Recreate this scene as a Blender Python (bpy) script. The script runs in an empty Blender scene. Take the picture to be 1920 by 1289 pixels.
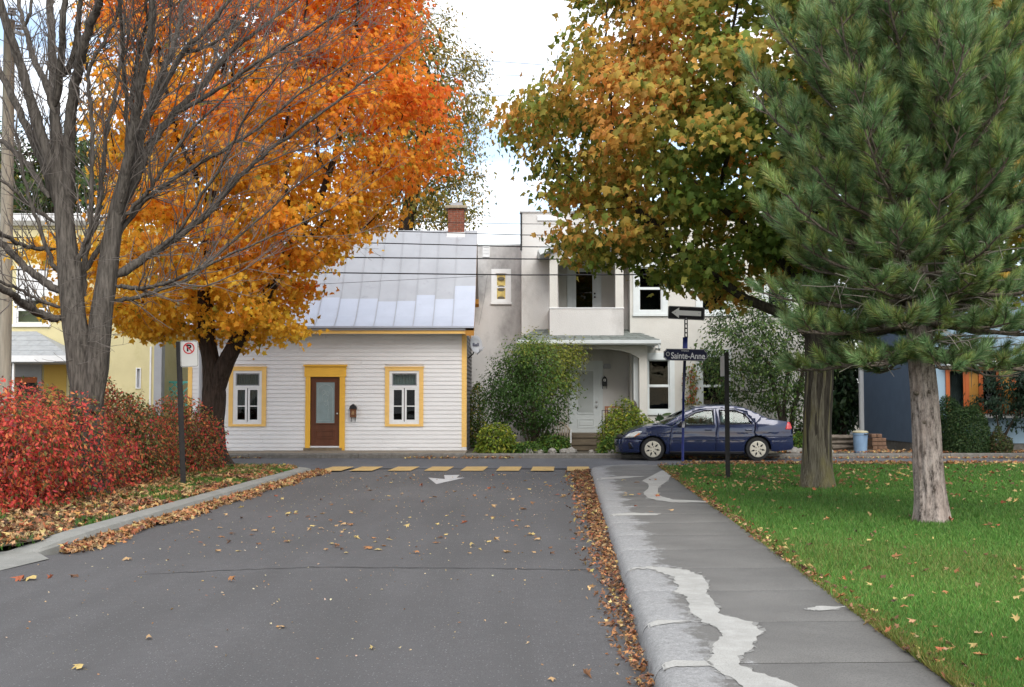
import bpy, bmesh, math, random
import numpy as np
from mathutils import Vector, Matrix
from mathutils.geometry import tessellate_polygon

random.seed(7)
rng = np.random.default_rng(7)
scene = bpy.context.scene
col = scene.collection
R = math.radians

# ------------------------------------------------------------------ camera
F, CX, CY, EYE = 2200.0, 960.0, 644.5, 1.57        # focal length in photo pixels, picture centre, eye height (m)
TH = math.atan((750 - CY) / F)                      # horizon lies at row 750 of the photograph
cam_data = bpy.data.cameras.new('camera')
cam_data.sensor_width = 36.0
cam_data.lens = F / 1920 * 36.0
cam_data.clip_end = 2000
cam = bpy.data.objects.new('camera', cam_data)
cam.location = (0, 0, EYE)
cam.rotation_euler = (math.pi / 2 + TH, 0, 0)
col.objects.link(cam)
scene.camera = cam

# ------------------------------------------------------------------ sky and sun (bright thin overcast)
SUN_EL, SUN_AZ = R(42), R(168)          # sun behind the camera, a little to the right
world = bpy.data.worlds.new('World')
scene.world = world
world.use_nodes = True
wn, wl = world.node_tree.nodes, world.node_tree.links
wn.clear()
w_out = wn.new('ShaderNodeOutputWorld')
w_sky = wn.new('ShaderNodeTexSky')
w_sky.sky_type = 'NISHITA'
w_sky.sun_disc = False
w_sky.sun_elevation = SUN_EL
w_sky.sun_rotation = SUN_AZ
w_bg = wn.new('ShaderNodeBackground')
w_bg.inputs['Strength'].default_value = 0.12
w_cloud = wn.new('ShaderNodeBackground')
w_cloud.inputs['Color'].default_value = (0.985, 0.99, 1.0, 1)
w_cloud.inputs['Strength'].default_value = 0.94
w_mix = wn.new('ShaderNodeMixShader')
w_tc = wn.new('ShaderNodeTexCoord')
w_map = wn.new('ShaderNodeMapping')
w_map.inputs['Scale'].default_value = (1.6, 1.6, 5.5)
w_map.inputs['Location'].default_value = (0.35, 0.2, 0.4)
w_noise = wn.new('ShaderNodeTexNoise')
w_noise.inputs['Scale'].default_value = 2.2
w_noise.inputs['Detail'].default_value = 6
w_ramp = wn.new('ShaderNodeValToRGB')
w_ramp.color_ramp.elements[0].position = 0.40
w_ramp.color_ramp.elements[0].color = (0.12, 0.12, 0.12, 1)
w_ramp.color_ramp.elements[1].position = 0.58
wl.new(w_tc.outputs['Generated'], w_map.inputs['Vector'])
wl.new(w_map.outputs['Vector'], w_noise.inputs['Vector'])
wl.new(w_noise.outputs['Fac'], w_ramp.inputs['Fac'])
wl.new(w_sky.outputs['Color'], w_bg.inputs['Color'])
wl.new(w_ramp.outputs['Color'], w_mix.inputs['Fac'])
wl.new(w_bg.outputs['Background'], w_mix.inputs[1])
wl.new(w_cloud.outputs['Background'], w_mix.inputs[2])
wl.new(w_mix.outputs['Shader'], w_out.inputs['Surface'])

sun_data = bpy.data.lights.new('sun', 'SUN')
sun_data.energy = 1.5
sun_data.angle = R(40)
sun_data.color = (1.0, 0.96, 0.9)
sun = bpy.data.objects.new('sun', sun_data)
_d = Vector((math.sin(SUN_AZ) * math.cos(SUN_EL), math.cos(SUN_AZ) * math.cos(SUN_EL), math.sin(SUN_EL)))
sun.rotation_euler = _d.to_track_quat('Z', 'Y').to_euler()
sun.location = _d * 60
col.objects.link(sun)

scene.view_settings.view_transform = 'Standard'
scene.view_settings.look = 'None'
scene.view_settings.exposure = 1.08
scene.view_settings.gamma = 1.0
scene.view_settings.use_curve_mapping = False
scene.cycles.use_denoising = True
scene.cycles.denoising_prefilter = 'ACCURATE'
scene.cycles.max_bounces = 10
scene.cycles.diffuse_bounces = 7
scene.cycles.glossy_bounces = 3
scene.cycles.transmission_bounces = 8
scene.cycles.transparent_max_bounces = 12
scene.cycles.caustics_reflective = False
scene.cycles.caustics_refractive = False

# ------------------------------------------------------------------ helpers
def at(px, py, Y):
    """photo pixel + real distance -> point in the place"""
    dx, dv = (px - CX) / F, (CY - py) / F
    s = Y / (math.cos(TH) - dv * math.sin(TH))
    return Vector((dx * s, Y, EYE + (math.sin(TH) + dv * math.cos(TH)) * s))

def X(px, Y): return at(px, 750, Y).x
def Z(py, Y): return at(960, py, Y).z

def gr(px, py, h=0.0):
    dx, dv = (px - CX) / F, (CY - py) / F
    s = (h - EYE) / (math.sin(TH) + dv * math.cos(TH))
    return Vector((dx * s, (math.cos(TH) - dv * math.sin(TH)) * s, h))

ORIG = {}
def orig(o):
    v = ORIG.get(o.name)
    return v if v is not None else Vector((0, 0, 0))

def tag(o, label=None, cat=None, group=None, kind=None):
    if label: o['label'] = label
    if cat: o['category'] = cat
    if group: o['group'] = group
    if kind: o['kind'] = kind
    return o

def thing(name, loc, label, cat, group=None):
    o = bpy.data.objects.new(name, None)
    o.empty_display_size = 0.2
    o.location = loc
    col.objects.link(o)
    ORIG[o.name] = Vector(loc)
    return tag(o, label, cat, group)

def link_mesh(name, me, mat, parent=None, world_origin=None):
    """mesh already relative to the parent's origin"""
    if mat is not None and len(me.materials) == 0:
        me.materials.append(mat)
    o = bpy.data.objects.new(name, me)
    col.objects.link(o)
    if parent is not None:
        o.parent = parent
        ORIG[o.name] = orig(parent)
    else:
        ORIG[o.name] = Vector(world_origin) if world_origin is not None else Vector((0, 0, 0))
        o.location = ORIG[o.name]
    return o

class MB:
    def __init__(self):
        self.v, self.f = [], []
    def add(self, vs, fs):
        n = len(self.v)
        self.v += [tuple(p) for p in vs]
        self.f += [tuple(i + n for i in f) for f in fs]
        return self
    def box(self, x0, x1, y0, y1, z0, z1):
        return self.add([(x0, y0, z0), (x1, y0, z0), (x1, y1, z0), (x0, y1, z0), (x0, y0, z1), (x1, y0, z1), (x1, y1, z1), (x0, y1, z1)],
                        [(0, 3, 2, 1), (4, 5, 6, 7), (0, 1, 5, 4), (1, 2, 6, 5), (2, 3, 7, 6), (3, 0, 4, 7)])
    def poly(self, pts):
        return self.add(pts, [tuple(range(len(pts)))])
    def prism_y(self, poly, y0, y1):           # poly in (x,z), counter-clockwise seen from -y
        n = len(poly)
        vs = [(p[0], y0, p[1]) for p in poly] + [(p[0], y1, p[1]) for p in poly]
        return self.add(vs, [tuple(range(n)), tuple(range(2 * n - 1, n - 1, -1))] + [(i, i + n, (i + 1) % n + n, (i + 1) % n) for i in range(n)])
    def prism_x(self, poly, x0, x1):           # poly in (y,z)
        n = len(poly)
        vs = [(x0, p[0], p[1]) for p in poly] + [(x1, p[0], p[1]) for p in poly]
        return self.add(vs, [tuple(range(n - 1, -1, -1)), tuple(range(n, 2 * n))] + [(i, (i + 1) % n, (i + 1) % n + n, i + n) for i in range(n)])
    def prism_z(self, poly, z0, z1):           # poly in (x,y) counter-clockwise
        n = len(poly)
        vs = [(p[0], p[1], z0) for p in poly] + [(p[0], p[1], z1) for p in poly]
        return self.add(vs, [tuple(range(n - 1, -1, -1)), tuple(range(n, 2 * n))] + [(i, (i + 1) % n, (i + 1) % n + n, i + n) for i in range(n)])
    def tube(self, pts, rad, n=8, cap=True):
        v, f = tube_np(np.array([tuple(p) for p in pts], float), np.broadcast_to(np.array(rad, float), (len(pts),)), n)
        k = len(v)
        fs = [tuple(q) for q in f]
        if cap:
            fs += [tuple(range(n - 1, -1, -1)), tuple(range(k - n, k))]
        return self.add([tuple(p) for p in v], fs)
    def lathe(self, prof, c, n=16, axis='z'):   # prof: (radius, offset)
        vs, fs = [], []
        for r, h in prof:
            for i in range(n):
                a = 2 * math.pi * i / n
                if axis == 'z': vs.append((c[0] + r * math.cos(a), c[1] + r * math.sin(a), c[2] + h))
                else: vs.append((c[0] + r * math.cos(a), c[1] + h, c[2] + r * math.sin(a)))
        for j in range(len(prof) - 1):
            for i in range(n):
                q = (j * n + i, j * n + (i + 1) % n, (j + 1) * n + (i + 1) % n, (j + 1) * n + i)
                fs.append(q if axis == 'z' else q[::-1])
        fs.append(tuple(range(n - 1, -1, -1)) if axis == 'z' else tuple(range(n)))
        k = (len(prof) - 1) * n
        fs.append(tuple(range(k, k + n)) if axis == 'z' else tuple(range(k + n - 1, k - 1, -1)))
        return self.add(vs, fs)
    def build(self, name, mat, parent=None, smooth=False, bevel=0.0, kind=None, loc=None):
        o0 = orig(parent) if parent is not None else (Vector(loc) if loc is not None else Vector((0, 0, 0)))
        me = bpy.data.meshes.new(name)
        me.from_pydata([(p[0] - o0.x, p[1] - o0.y, p[2] - o0.z) for p in self.v], [], self.f)
        me.update()
        if smooth:
            me.polygons.foreach_set('use_smooth', [True] * len(me.polygons))
        o = link_mesh(name, me, mat, parent, o0 if parent is None else None)
        if bevel:
            m = o.modifiers.new('bevel', 'BEVEL'); m.width = bevel; m.segments = 2; m.limit_method = 'ANGLE'; m.angle_limit = R(40)
        if kind: o['kind'] = kind
        return o

def tube_np(P, rad, n=6, ridge=None):
    """ring mesh along a polyline"""
    k = len(P)
    T = np.gradient(P, axis=0)
    T /= np.linalg.norm(T, axis=1, keepdims=True) + 1e-9
    ref = np.array([0.0, 1.0, 0.0]) if abs(T[:, 1]).mean() < 0.8 else np.array([1.0, 0.0, 0.0])
    U = np.cross(T, ref); U /= np.linalg.norm(U, axis=1, keepdims=True) + 1e-9
    W = np.cross(T, U)
    a = np.arange(n) * 2 * math.pi / n
    r = np.repeat(rad[:, None], n, axis=1)
    if ridge is not None:
        r = r * ridge(np.linspace(0, 1, k)[:, None], a[None, :])
    V = P[:, None, :] + r[..., None] * (np.cos(a)[None, :, None] * U[:, None, :] + np.sin(a)[None, :, None] * W[:, None, :])
    i, j = np.meshgrid(np.arange(k - 1), np.arange(n), indexing='ij')
    Q = np.stack([i * n + j, (i + 1) * n + j, (i + 1) * n + (j + 1) % n, i * n + (j + 1) % n], -1).reshape(-1, 4)
    return V.reshape(-1, 3), Q

def np_mesh(name, V, Fa, mat, parent=None, colr=None, smooth=False, kind=None, loc=None):
    """V (n,3) world, Fa (m,3|4) -> one mesh object; colr (n,3) optional colour of each vertex"""
    V = np.asarray(V, np.float32); Fa = np.asarray(Fa, np.int32)
    o0 = orig(parent) if parent is not None else (Vector(loc) if loc is not None else Vector((0, 0, 0)))
    me = bpy.data.meshes.new(name)
    k = Fa.shape[1]
    me.vertices.add(len(V)); me.vertices.foreach_set('co', (V - np.array(o0, np.float32)).ravel())
    me.loops.add(Fa.size); me.loops.foreach_set('vertex_index', Fa.ravel())
    me.polygons.add(len(Fa)); me.polygons.foreach_set('loop_start', np.arange(0, Fa.size, k, dtype=np.int32))
    try:
        me.polygons.foreach_set('loop_total', np.full(len(Fa), k, np.int32))
    except Exception:
        pass
    if smooth: me.polygons.foreach_set('use_smooth', np.ones(len(Fa), bool))
    me.update(calc_edges=True)
    if colr is not None:
        ca = me.color_attributes.new('tint', 'FLOAT_COLOR', 'POINT')
        c4 = np.ones((len(V), 4), np.float32); c4[:, :3] = colr
        ca.data.foreach_set('color', c4.ravel())
    o = link_mesh(name, me, mat, parent, o0 if parent is None else None)
    if kind: o['kind'] = kind
    return o

# ------------------------------------------------------------------ materials
def nodes_of(m):
    m.use_nodes = True
    return m.node_tree.nodes, m.node_tree.links, m.node_tree.nodes['Principled BSDF']

def noise(N, L, vec, scale, detail=4, rough=0.55):
    t = N.new('ShaderNodeTexNoise')
    t.inputs['Scale'].default_value = scale; t.inputs['Detail'].default_value = detail; t.inputs['Roughness'].default_value = rough
    L.new(vec, t.inputs['Vector'])
    return t.outputs['Fac']

def position(N, L, scale=(1, 1, 1), local=True):
    g = N.new('ShaderNodeTexCoord').outputs['Object'] if local else N.new('ShaderNodeNewGeometry').outputs['Position']
    mp = N.new('ShaderNodeMapping'); mp.inputs['Scale'].default_value = scale
    L.new(g, mp.inputs['Vector'])
    return mp.outputs['Vector']

def ramp(N, L, fac, stops):
    r = N.new('ShaderNodeValToRGB')
    e = r.color_ramp.elements
    while len(e) < len(stops): e.new(0.5)
    for s, (p, c) in zip(e, stops):
        s.position = p; s.color = (*c, 1)
    L.new(fac, r.inputs['Fac'])
    return r.outputs['Color']

def mixc(N, L, fac, a, b, mode='MIX'):
    m = N.new('ShaderNodeMix'); m.data_type = 'RGBA'; m.blend_type = mode
    if isinstance(fac, float): m.inputs['Factor'].default_value = fac
    else: L.new(fac, m.inputs['Factor'])
    for s, x in (('A', a), ('B', b)):
        i = [q for q in m.inputs if q.name == s and q.type == 'RGBA'][0]
        if isinstance(x, tuple): i.default_value = (*x, 1)
        else: L.new(x, i)
    return [q for q in m.outputs if q.type == 'RGBA'][0]

def bump(N, L, B, height, strength, dist=0.01):
    b = N.new('ShaderNodeBump'); b.inputs['Strength'].default_value = strength; b.inputs['Distance'].default_value = dist
    L.new(height, b.inputs['Height']); L.new(b.outputs['Normal'], B.inputs['Normal'])

def M(name, c, rough=0.8, var=0.18, scale=3.0, bmp=0.0, bscale=60.0, metal=0.0, spec=0.3, stain=None, stain_scale=1.2, stain_lo=0.55, stain_hi=0.75, stretch=(1, 1, 1), coat=0.0):
    m = bpy.data.materials.new(name)
    N, L, B = nodes_of(m)
    p = position(N, L, stretch)
    n1 = noise(N, L, p, scale, 6)
    lo = tuple(x * (1 - var) for x in c); hi = tuple(min(1, x * (1 + var)) for x in c)
    cc = ramp(N, L, n1, [(0.3, lo), (0.7, hi)])
    if stain:
        n2 = noise(N, L, p, stain_scale, 8, 0.65)
        f = ramp(N, L, n2, [(stain_lo, (0, 0, 0)), (stain_hi, (1, 1, 1))])
        cc = mixc(N, L, f, cc, stain)
    L.new(cc, B.inputs['Base Color'])
    B.inputs['Roughness'].default_value = rough
    B.inputs['Metallic'].default_value = metal
    B.inputs['Specular IOR Level'].default_value = spec
    if coat:
        B.inputs['Coat Weight'].default_value = coat; B.inputs['Coat Roughness'].default_value = 0.04
    if bmp:
        bump(N, L, B, noise(N, L, p, bscale, 5), bmp)
    return m

def leaf_mat(name, transl=0.35, rough=0.55, spec=0.25):
    m = bpy.data.materials.new(name)
    N, L, B = nodes_of(m)
    a = N.new('ShaderNodeAttribute'); a.attribute_name = 'tint'
    L.new(a.outputs['Color'], B.inputs['Base Color'])
    B.inputs['Roughness'].default_value = rough; B.inputs['Specular IOR Level'].default_value = spec
    t = N.new('ShaderNodeBsdfTranslucent'); L.new(a.outputs['Color'], t.inputs['Color'])
    mx = N.new('ShaderNodeMixShader'); mx.inputs['Fac'].default_value = transl
    L.new(B.outputs['BSDF'], mx.inputs[1]); L.new(t.outputs['BSDF'], mx.inputs[2])
    L.new(mx.outputs['Shader'], N['Material Output'].inputs['Surface'])
    return m

def glass_mat(name, tint=(0.75, 0.8, 0.8), refl=0.10, rough=0.02):
    m = bpy.data.materials.new(name)
    N, L, B = nodes_of(m)
    N.remove(B)
    tr = N.new('ShaderNodeBsdfTransparent'); tr.inputs['Color'].default_value = (*tint, 1)
    gl = N.new('ShaderNodeBsdfGlossy'); gl.inputs['Roughness'].default_value = rough
    p = position(N, L, (1, 1, 1))
    b = N.new('ShaderNodeBump'); b.inputs['Strength'].default_value = 0.06; b.inputs['Distance'].default_value = 0.05
    L.new(noise(N, L, p, 2.5, 1), b.inputs['Height']); L.new(b.outputs['Normal'], gl.inputs['Normal'])
    lw = N.new('ShaderNodeLayerWeight'); lw.inputs['Blend'].default_value = 0.5
    pw = N.new('ShaderNodeMath'); pw.operation = 'POWER'; pw.inputs[1].default_value = 4.0
    L.new(lw.outputs['Facing'], pw.inputs[0])
    ad = N.new('ShaderNodeMath'); ad.operation = 'MULTIPLY_ADD'; ad.inputs[1].default_value = 0.85; ad.inputs[2].default_value = refl
    L.new(pw.outputs[0], ad.inputs[0])
    mx = N.new('ShaderNodeMixShader')
    L.new(ad.outputs[0], mx.inputs['Fac']); L.new(tr.outputs[0], mx.inputs[1]); L.new(gl.outputs[0], mx.inputs[2])
    L.new(mx.outputs[0], N['Material Output'].inputs['Surface'])
    return m

def bark_mat(name, dark, light, moss=None, zs=0.22, scale=26, strength=0.9, plates=False):
    m = bpy.data.materials.new(name)
    N, L, B = nodes_of(m)
    p = position(N, L, (1, 1, zs))
    n = noise(N, L, p, scale, 6, 0.65)
    h = n
    if plates:
        n2 = noise(N, L, position(N, L, (1, 1, 0.45)), 55, 5, 0.7)
        n = noise(N, L, p, 15, 8, 0.72)
        mm = N.new('ShaderNodeMath'); mm.operation = 'MULTIPLY_ADD'; mm.inputs[1].default_value = 0.45
        L.new(n2, mm.inputs[0]); L.new(n, mm.inputs[2])
        h = mm.outputs[0]
        c = ramp(N, L, h, [(0.60, dark), (0.70, tuple(0.5 * (a + b) for a, b in zip(dark, light))), (0.86, light)])
        pk = ramp(N, L, noise(N, L, p, 5, 4), [(0.45, (0, 0, 0)), (0.65, (0.5, 0.5, 0.5))])
        c = mixc(N, L, pk, c, (0.28, 0.215, 0.18), 'MIX') if moss is None else c
    else:
        c = ramp(N, L, n, [(0.35, dark), (0.68, light)])
    if moss:
        f = ramp(N, L, noise(N, L, position(N, L, (1, 1, 0.5)), 3.5, 6), [(0.45, (0, 0, 0)), (0.7, (0.75, 0.75, 0.75))])
        c = mixc(N, L, f, c, moss)
    L.new(c, B.inputs['Base Color'])
    B.inputs['Roughness'].default_value = 0.9; B.inputs['Specular IOR Level'].default_value = 0.15
    bump(N, L, B, h, strength, 0.02)
    return m
# ------------------------------------------------------------------ ground, roads, kerbs
def asphalt(name, c0, speck, patch):
    m = bpy.data.materials.new(name)
    N, L, B = nodes_of(m)
    p = position(N, L)
    big = ramp(N, L, noise(N, L, p, 0.35, 5, 0.6), [(0.35, tuple(x * 0.86 for x in c0)), (0.68, tuple(x * 1.16 for x in c0))])
    pl = noise(N, L, position(N, L, (1.6, 0.18, 1)), 1.2, 5)
    md = noise(N, L, p, 9, 6, 0.7)
    big = mixc(N, L, ramp(N, L, md, [(0.35, (0.45, 0.45, 0.45)), (0.65, (0, 0, 0))]), big, tuple(x * 0.72 for x in c0))
    big = mixc(N, L, ramp(N, L, pl, [(0.42, (0, 0, 0)), (0.66, (0.8, 0.8, 0.8))]), big, patch)
    v = N.new('ShaderNodeTexVoronoi'); v.inputs['Scale'].default_value = 42; L.new(p, v.inputs['Vector'])
    sp = ramp(N, L, v.outputs['Distance'], [(0.0, (1, 1, 1)), (0.26, (0, 0, 0))])
    rnd = N.new('ShaderNodeSeparateColor'); L.new(v.outputs['Color'], rnd.inputs[0])
    st = N.new('ShaderNodeMath'); st.operation = 'GREATER_THAN'; st.inputs[1].default_value = 0.62; L.new(rnd.outputs[0], st.inputs[0])
    mu = N.new('ShaderNodeMath'); mu.operation = 'MULTIPLY'; L.new(st.outputs[0], mu.inputs[0]); L.new(sp, mu.inputs[1])
    c = mixc(N, L, mu.outputs[0], big, speck)
    fine = noise(N, L, p, 160, 3, 0.7)
    c = mixc(N, L, ramp(N, L, fine, [(0.38, (0.8, 0.8, 0.8)), (0.6, (0, 0, 0))]), c, tuple(x * 0.45 for x in c0))
    L.new(c, B.inputs['Base Color'])
    B.inputs['Roughness'].default_value = 0.85; B.inputs['Specular IOR Level'].default_value = 0.25
    bump(N, L, B, fine, 0.55, 0.006)
    return m

def concrete(name, c0, light, amount=(0.5, 0.72), sc=1.3, bmp=0.5):
    m = bpy.data.materials.new(name)
    N, L, B = nodes_of(m)
    p = position(N, L)
    c = ramp(N, L, noise(N, L, p, 1.1, 6, 0.6), [(0.3, tuple(x * 0.85 for x in c0)), (0.7, tuple(x * 1.15 for x in c0))])
    f = ramp(N, L, noise(N, L, p, sc * 5, 8, 0.72), [(amount[0], (0, 0, 0)), (amount[1], (1, 1, 1))])
    c = mixc(N, L, f, c, light)
    d = noise(N, L, p, 120, 4, 0.7)
    c = mixc(N, L, ramp(N, L, d, [(0.35, (0.55, 0.55, 0.55)), (0.55, (0, 0, 0))]), c, tuple(x * 0.5 for x in c0))
    L.new(c, B.inputs['Base Color'])
    B.inputs['Roughness'].default_value = 0.9; B.inputs['Specular IOR Level'].default_value = 0.2
    bump(N, L, B, noise(N, L, p, 70, 6, 0.75), bmp, 0.006)
    return m

m_asphalt = asphalt('street_asphalt', (0.120, 0.117, 0.118), (0.40, 0.40, 0.40), (0.088, 0.086, 0.085))
m_asphalt2 = asphalt('avenue_asphalt', (0.125, 0.128, 0.138), (0.20, 0.20, 0.21), (0.092, 0.093, 0.10))
m_slab = concrete('sidewalk_concrete', (0.155, 0.151, 0.142), (0.20, 0.195, 0.18), (0.5, 0.75), 0.6)
m_kerb_worn = concrete('worn_kerb_concrete', (0.165, 0.165, 0.163), (0.30, 0.305, 0.30), (0.44, 0.66), 2.2, 0.9)
m_kerb = concrete('kerb_concrete', (0.235, 0.235, 0.215), (0.30, 0.295, 0.275), (0.5, 0.75), 1.0)
m_kerb_far = concrete('avenue_kerb_concrete', (0.14, 0.13, 0.115), (0.22, 0.21, 0.19), (0.45, 0.7), 1.6)
def worn_slab():
    m = bpy.data.materials.new('sidewalk_concrete_worn_at_kerb')
    N, L, B = nodes_of(m)
    p = position(N, L)
    c0 = ramp(N, L, noise(N, L, p, 1.4, 8, 0.65), [(0.3, (0.130, 0.126, 0.118)), (0.7, (0.185, 0.180, 0.168))])
    fine = noise(N, L, p, 110, 4, 0.75)
    c0 = mixc(N, L, ramp(N, L, fine, [(0.36, (0.7, 0.7, 0.7)), (0.56, (0, 0, 0))]), c0, (0.075, 0.073, 0.07))
    cw = ramp(N, L, noise(N, L, p, 26, 8, 0.8), [(0.34, (0.21, 0.21, 0.208)), (0.66, (0.36, 0.36, 0.352))])
    cw = mixc(N, L, ramp(N, L, fine, [(0.36, (0.6, 0.6, 0.6)), (0.52, (0, 0, 0))]), cw, (0.09, 0.09, 0.09))
    at_ = N.new('ShaderNodeAttribute'); at_.attribute_name = 'tint'
    ad = N.new('ShaderNodeMath'); ad.operation = 'MULTIPLY_ADD'; ad.inputs[1].default_value = 1.1
    L.new(noise(N, L, position(N, L, (1.5, 1, 1)), 4.5, 9, 0.75), ad.inputs[0])
    L.new(at_.outputs['Fac'], ad.inputs[2])
    f = ramp(N, L, ad.outputs[0], [(0.86, (0, 0, 0)), (1.0, (1, 1, 1))])
    L.new(mixc(N, L, f, c0, cw), B.inputs['Base Color'])
    B.inputs['Roughness'].default_value = 0.9; B.inputs['Specular IOR Level'].default_value = 0.2
    bump(N, L, B, noise(N, L, p, 90, 6, 0.78), 0.6, 0.004)
    return m
m_walk = worn_slab()
m_patch = concrete('cement_repair', (0.36, 0.355, 0.33), (0.47, 0.465, 0.44), (0.45, 0.8), 1.2, 0.25)
m_smear = concrete('cement_smear', (0.235, 0.231, 0.217), (0.29, 0.285, 0.27), (0.45, 0.75), 2.0, 0.4)
m_walk_far = concrete('avenue_sidewalk_concrete', (0.23, 0.195, 0.15), (0.30, 0.26, 0.20), (0.5, 0.8), 1.0)
m_soil = M('soil', (0.055, 0.045, 0.03), 0.95, 0.3, 4, 0.6, 40)
m_turf = M('turf_soil', (0.035, 0.062, 0.016), 0.95, 0.3, 5, 0.6, 60)
m_dirt = M('gravel_ground', (0.13, 0.115, 0.09), 0.95, 0.3, 3, 0.7, 70, stain=(0.06, 0.07, 0.025), stain_scale=0.6)
m_crack = M('crack_black', (0.018, 0.018, 0.018), 0.9)
m_yellow_paint = M('worn_yellow_paint', (0.44, 0.295, 0.105), 0.75, 0.15, 6, 0.3, 90, stain=(0.16, 0.13, 0.10), stain_scale=9, stain_lo=0.54, stain_hi=0.72)
m_white_paint = M('worn_white_paint', (0.42, 0.42, 0.42), 0.75, 0.12, 6, 0.3, 90, stain=(0.17, 0.17, 0.17), stain_scale=9, stain_lo=0.56, stain_hi=0.74)

def right_edge(y): return 0.457 + 0.0478 * y          # kerb foot on the right of the street
def lawn_edge(y): return 1.92 + 0.048 * y             # sidewalk / lawn
def left_edge(y): return -5.0 + 0.032 * y             # kerb foot on the left
Y_AV0, Y_AV1 = 26.3, 31.3                              # near and far kerb of the avenue
KERB = 0.14

base = MB().poly([(-400, -60, -0.06), (400, -60, -0.06), (400, 900, -0.06), (-400, 900, -0.06)]).build('ground', m_soil)
tag(base, 'bare soil ground reaching to the horizon', 'ground', kind='structure')

# street sheet with gentle cross fall, avenue sheet 4 mm above it
vs, fs = [], []
ys = [-4, 2, 6, 10, 12, 15, 18, 21, 24, 26.0, 26.6]
for y in ys:
    a, b = left_edge(y) - (2.2 if y < 11.9 else 0.02), right_edge(y) + 0.02
    for k in range(7):
        t = k / 6
        vs.append((a + (b - a) * t, y, 0.0 + 0.02 * math.sin(math.pi * t)))
for j in range(len(ys) - 1):
    for k in range(6):
        q = j * 7 + k
        fs.append((q, q + 1, q + 8, q + 7))
street = tag(MB().add(vs, fs).build('road', m_asphalt, smooth=True), 'grey asphalt side street strewn with leaves', 'road', kind='structure')
avenue = MB()
avenue.poly([(-60, 25.2, 0.014), (left_edge(26) - 0.6, 25.2, 0.014), (left_edge(26), 26.45, 0.028), (right_edge(26), 26.45, 0.028), (right_edge(26) + 0.4, 25.2, 0.014), (70, 25.2, 0.014), (70, Y_AV1 + 0.1, 0.014), (-60, Y_AV1 + 0.1, 0.014)])
avenue = tag(avenue.build('cross_road', m_asphalt2), 'bluish grey asphalt avenue crossing in front of the houses', 'road', kind='structure')

# thermal crack across the street
cr = MB(); prev = None
pts = []
for i in range(60):
    t = i / 59
    px = 130 + t * 990
    py = 1083 - 18 * min(1, t * 2.2) + 4 * max(0, t - 0.55)
    g = gr(px, py, 0.016)
    tt = (g.x - left_edge(g.y)) / (right_edge(g.y) - left_edge(g.y))
    g.z = 0.005 + 0.02 * math.sin(math.pi * max(0, min(1, tt)))
    g.y += random.uniform(-0.03, 0.03)
    pts.append(g)
for a, b in zip(pts, pts[1:]):
    w0 = random.uniform(0.006, 0.018)
    cr.poly([(a.x, a.y - w0, a.z), (b.x, b.y - w0, b.z), (b.x, b.y + 0.006, b.z), (a.x, a.y + 0.006, a.z)])
cr.build('crack', m_crack, street)
def hairline(pts, w=0.004, wob=0.02):
    b = MB(); P = []
    for (a, c) in zip(pts, pts[1:]):
        for k in range(14):
            g = gr(a[0] + (c[0] - a[0]) * k / 14, a[1] + (c[1] - a[1]) * k / 14, 0.01)
            g.x += random.uniform(-wob, wob); g.y += random.uniform(-wob, wob)
            tt = (g.x - left_edge(g.y)) / (right_edge(g.y) - left_edge(g.y))
            g.z = 0.0045 + 0.02 * math.sin(math.pi * max(0, min(1, tt)))
            P.append(g)
    for a, c in zip(P, P[1:]):
        d = (c - a); n_ = Vector((-d.y, d.x, 0)).normalized() * random.uniform(0.4, 1.2) * w
        b.poly([tuple(a - n_), tuple(c - n_), tuple(c + n_), tuple(a + n_)])
    b.build('hairline_crack', m_crack, street)
hairline([(0, 1102), (60, 1088), (140, 1082)], 0.006)

# crosswalk blocks and arrow
for px in (632, 688, 758, 824, 890, 955, 1018, 1084):
    g = gr(px, 881.5)
    b = MB()
    w = 0.25; yy0, yy1 = 25.55, 27.15
    mid = 26.35
    x0 = lambda y: g.x + (y - mid) * 0.05
    b.poly([(x0(yy0) - w, yy0, 0.033), (x0(yy0) + w, yy0, 0.033), (x0(yy1) + w, yy1, 0.033), (x0(yy1) - w, yy1, 0.033)])
    b.build('crosswalk_block', m_yellow_paint, avenue)
aw = [(803, 896), (834, 898.5), (833, 891.3), (862, 890.8), (856, 896.2), (872, 896), (818, 908)]
MB().poly([tuple(gr(x, y, 0.0235)) for x, y in aw[::-1]]).build('painted_arrow', m_white_paint, street)

# ---- sidewalk on the right: one slab after another, each with its rounded kerb edge
side = thing('sidewalk', (right_edge(14), 14, 0), 'concrete sidewalk with rounded kerb and pale cement repairs beside the lawn', 'sidewalk')
side['kind'] = 'structure'
joints_px = [1244, 1167, 1108, 1066, 1031, 1004, 981, 965, 951, 938]
jy = sorted(gr(1300, p, KERB).y for p in joints_px)
first = jy[0]
jy = [first - 1.37 * k for k in range(6, 0, -1)] + jy
while jy[-1] < 25.2: jy.append(jy[-1] + 1.35)
jy[-1] = 25.0
def side_profile(y, wob=0.0):
    a, b = right_edge(y), lawn_edge(y)
    return [(a, -0.03), (a + 0.01, 0.05), (a + 0.028, 0.10), (a + 0.06, 0.13), (a + 0.11, KERB + 0.002), (a + 0.42, KERB + 0.004)], [(a + 0.42, KERB + 0.004), (b, KERB + 0.012), (b, -0.03)]
PROF = [(0.0, -0.03, 1.0), (0.01, 0.05, 1.0), (0.028, 0.10, 1.0), (0.06, 0.13, 1.0), (0.11, KERB + 0.002, 0.85), (0.2, KERB + 0.003, 0.55), (0.32, KERB + 0.0036, 0.36), (0.5, KERB + 0.0045, 0.12), (0.8, KERB + 0.006, 0.0), (None, KERB + 0.012, 0.0), (None, -0.03, 0.0)]
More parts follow.
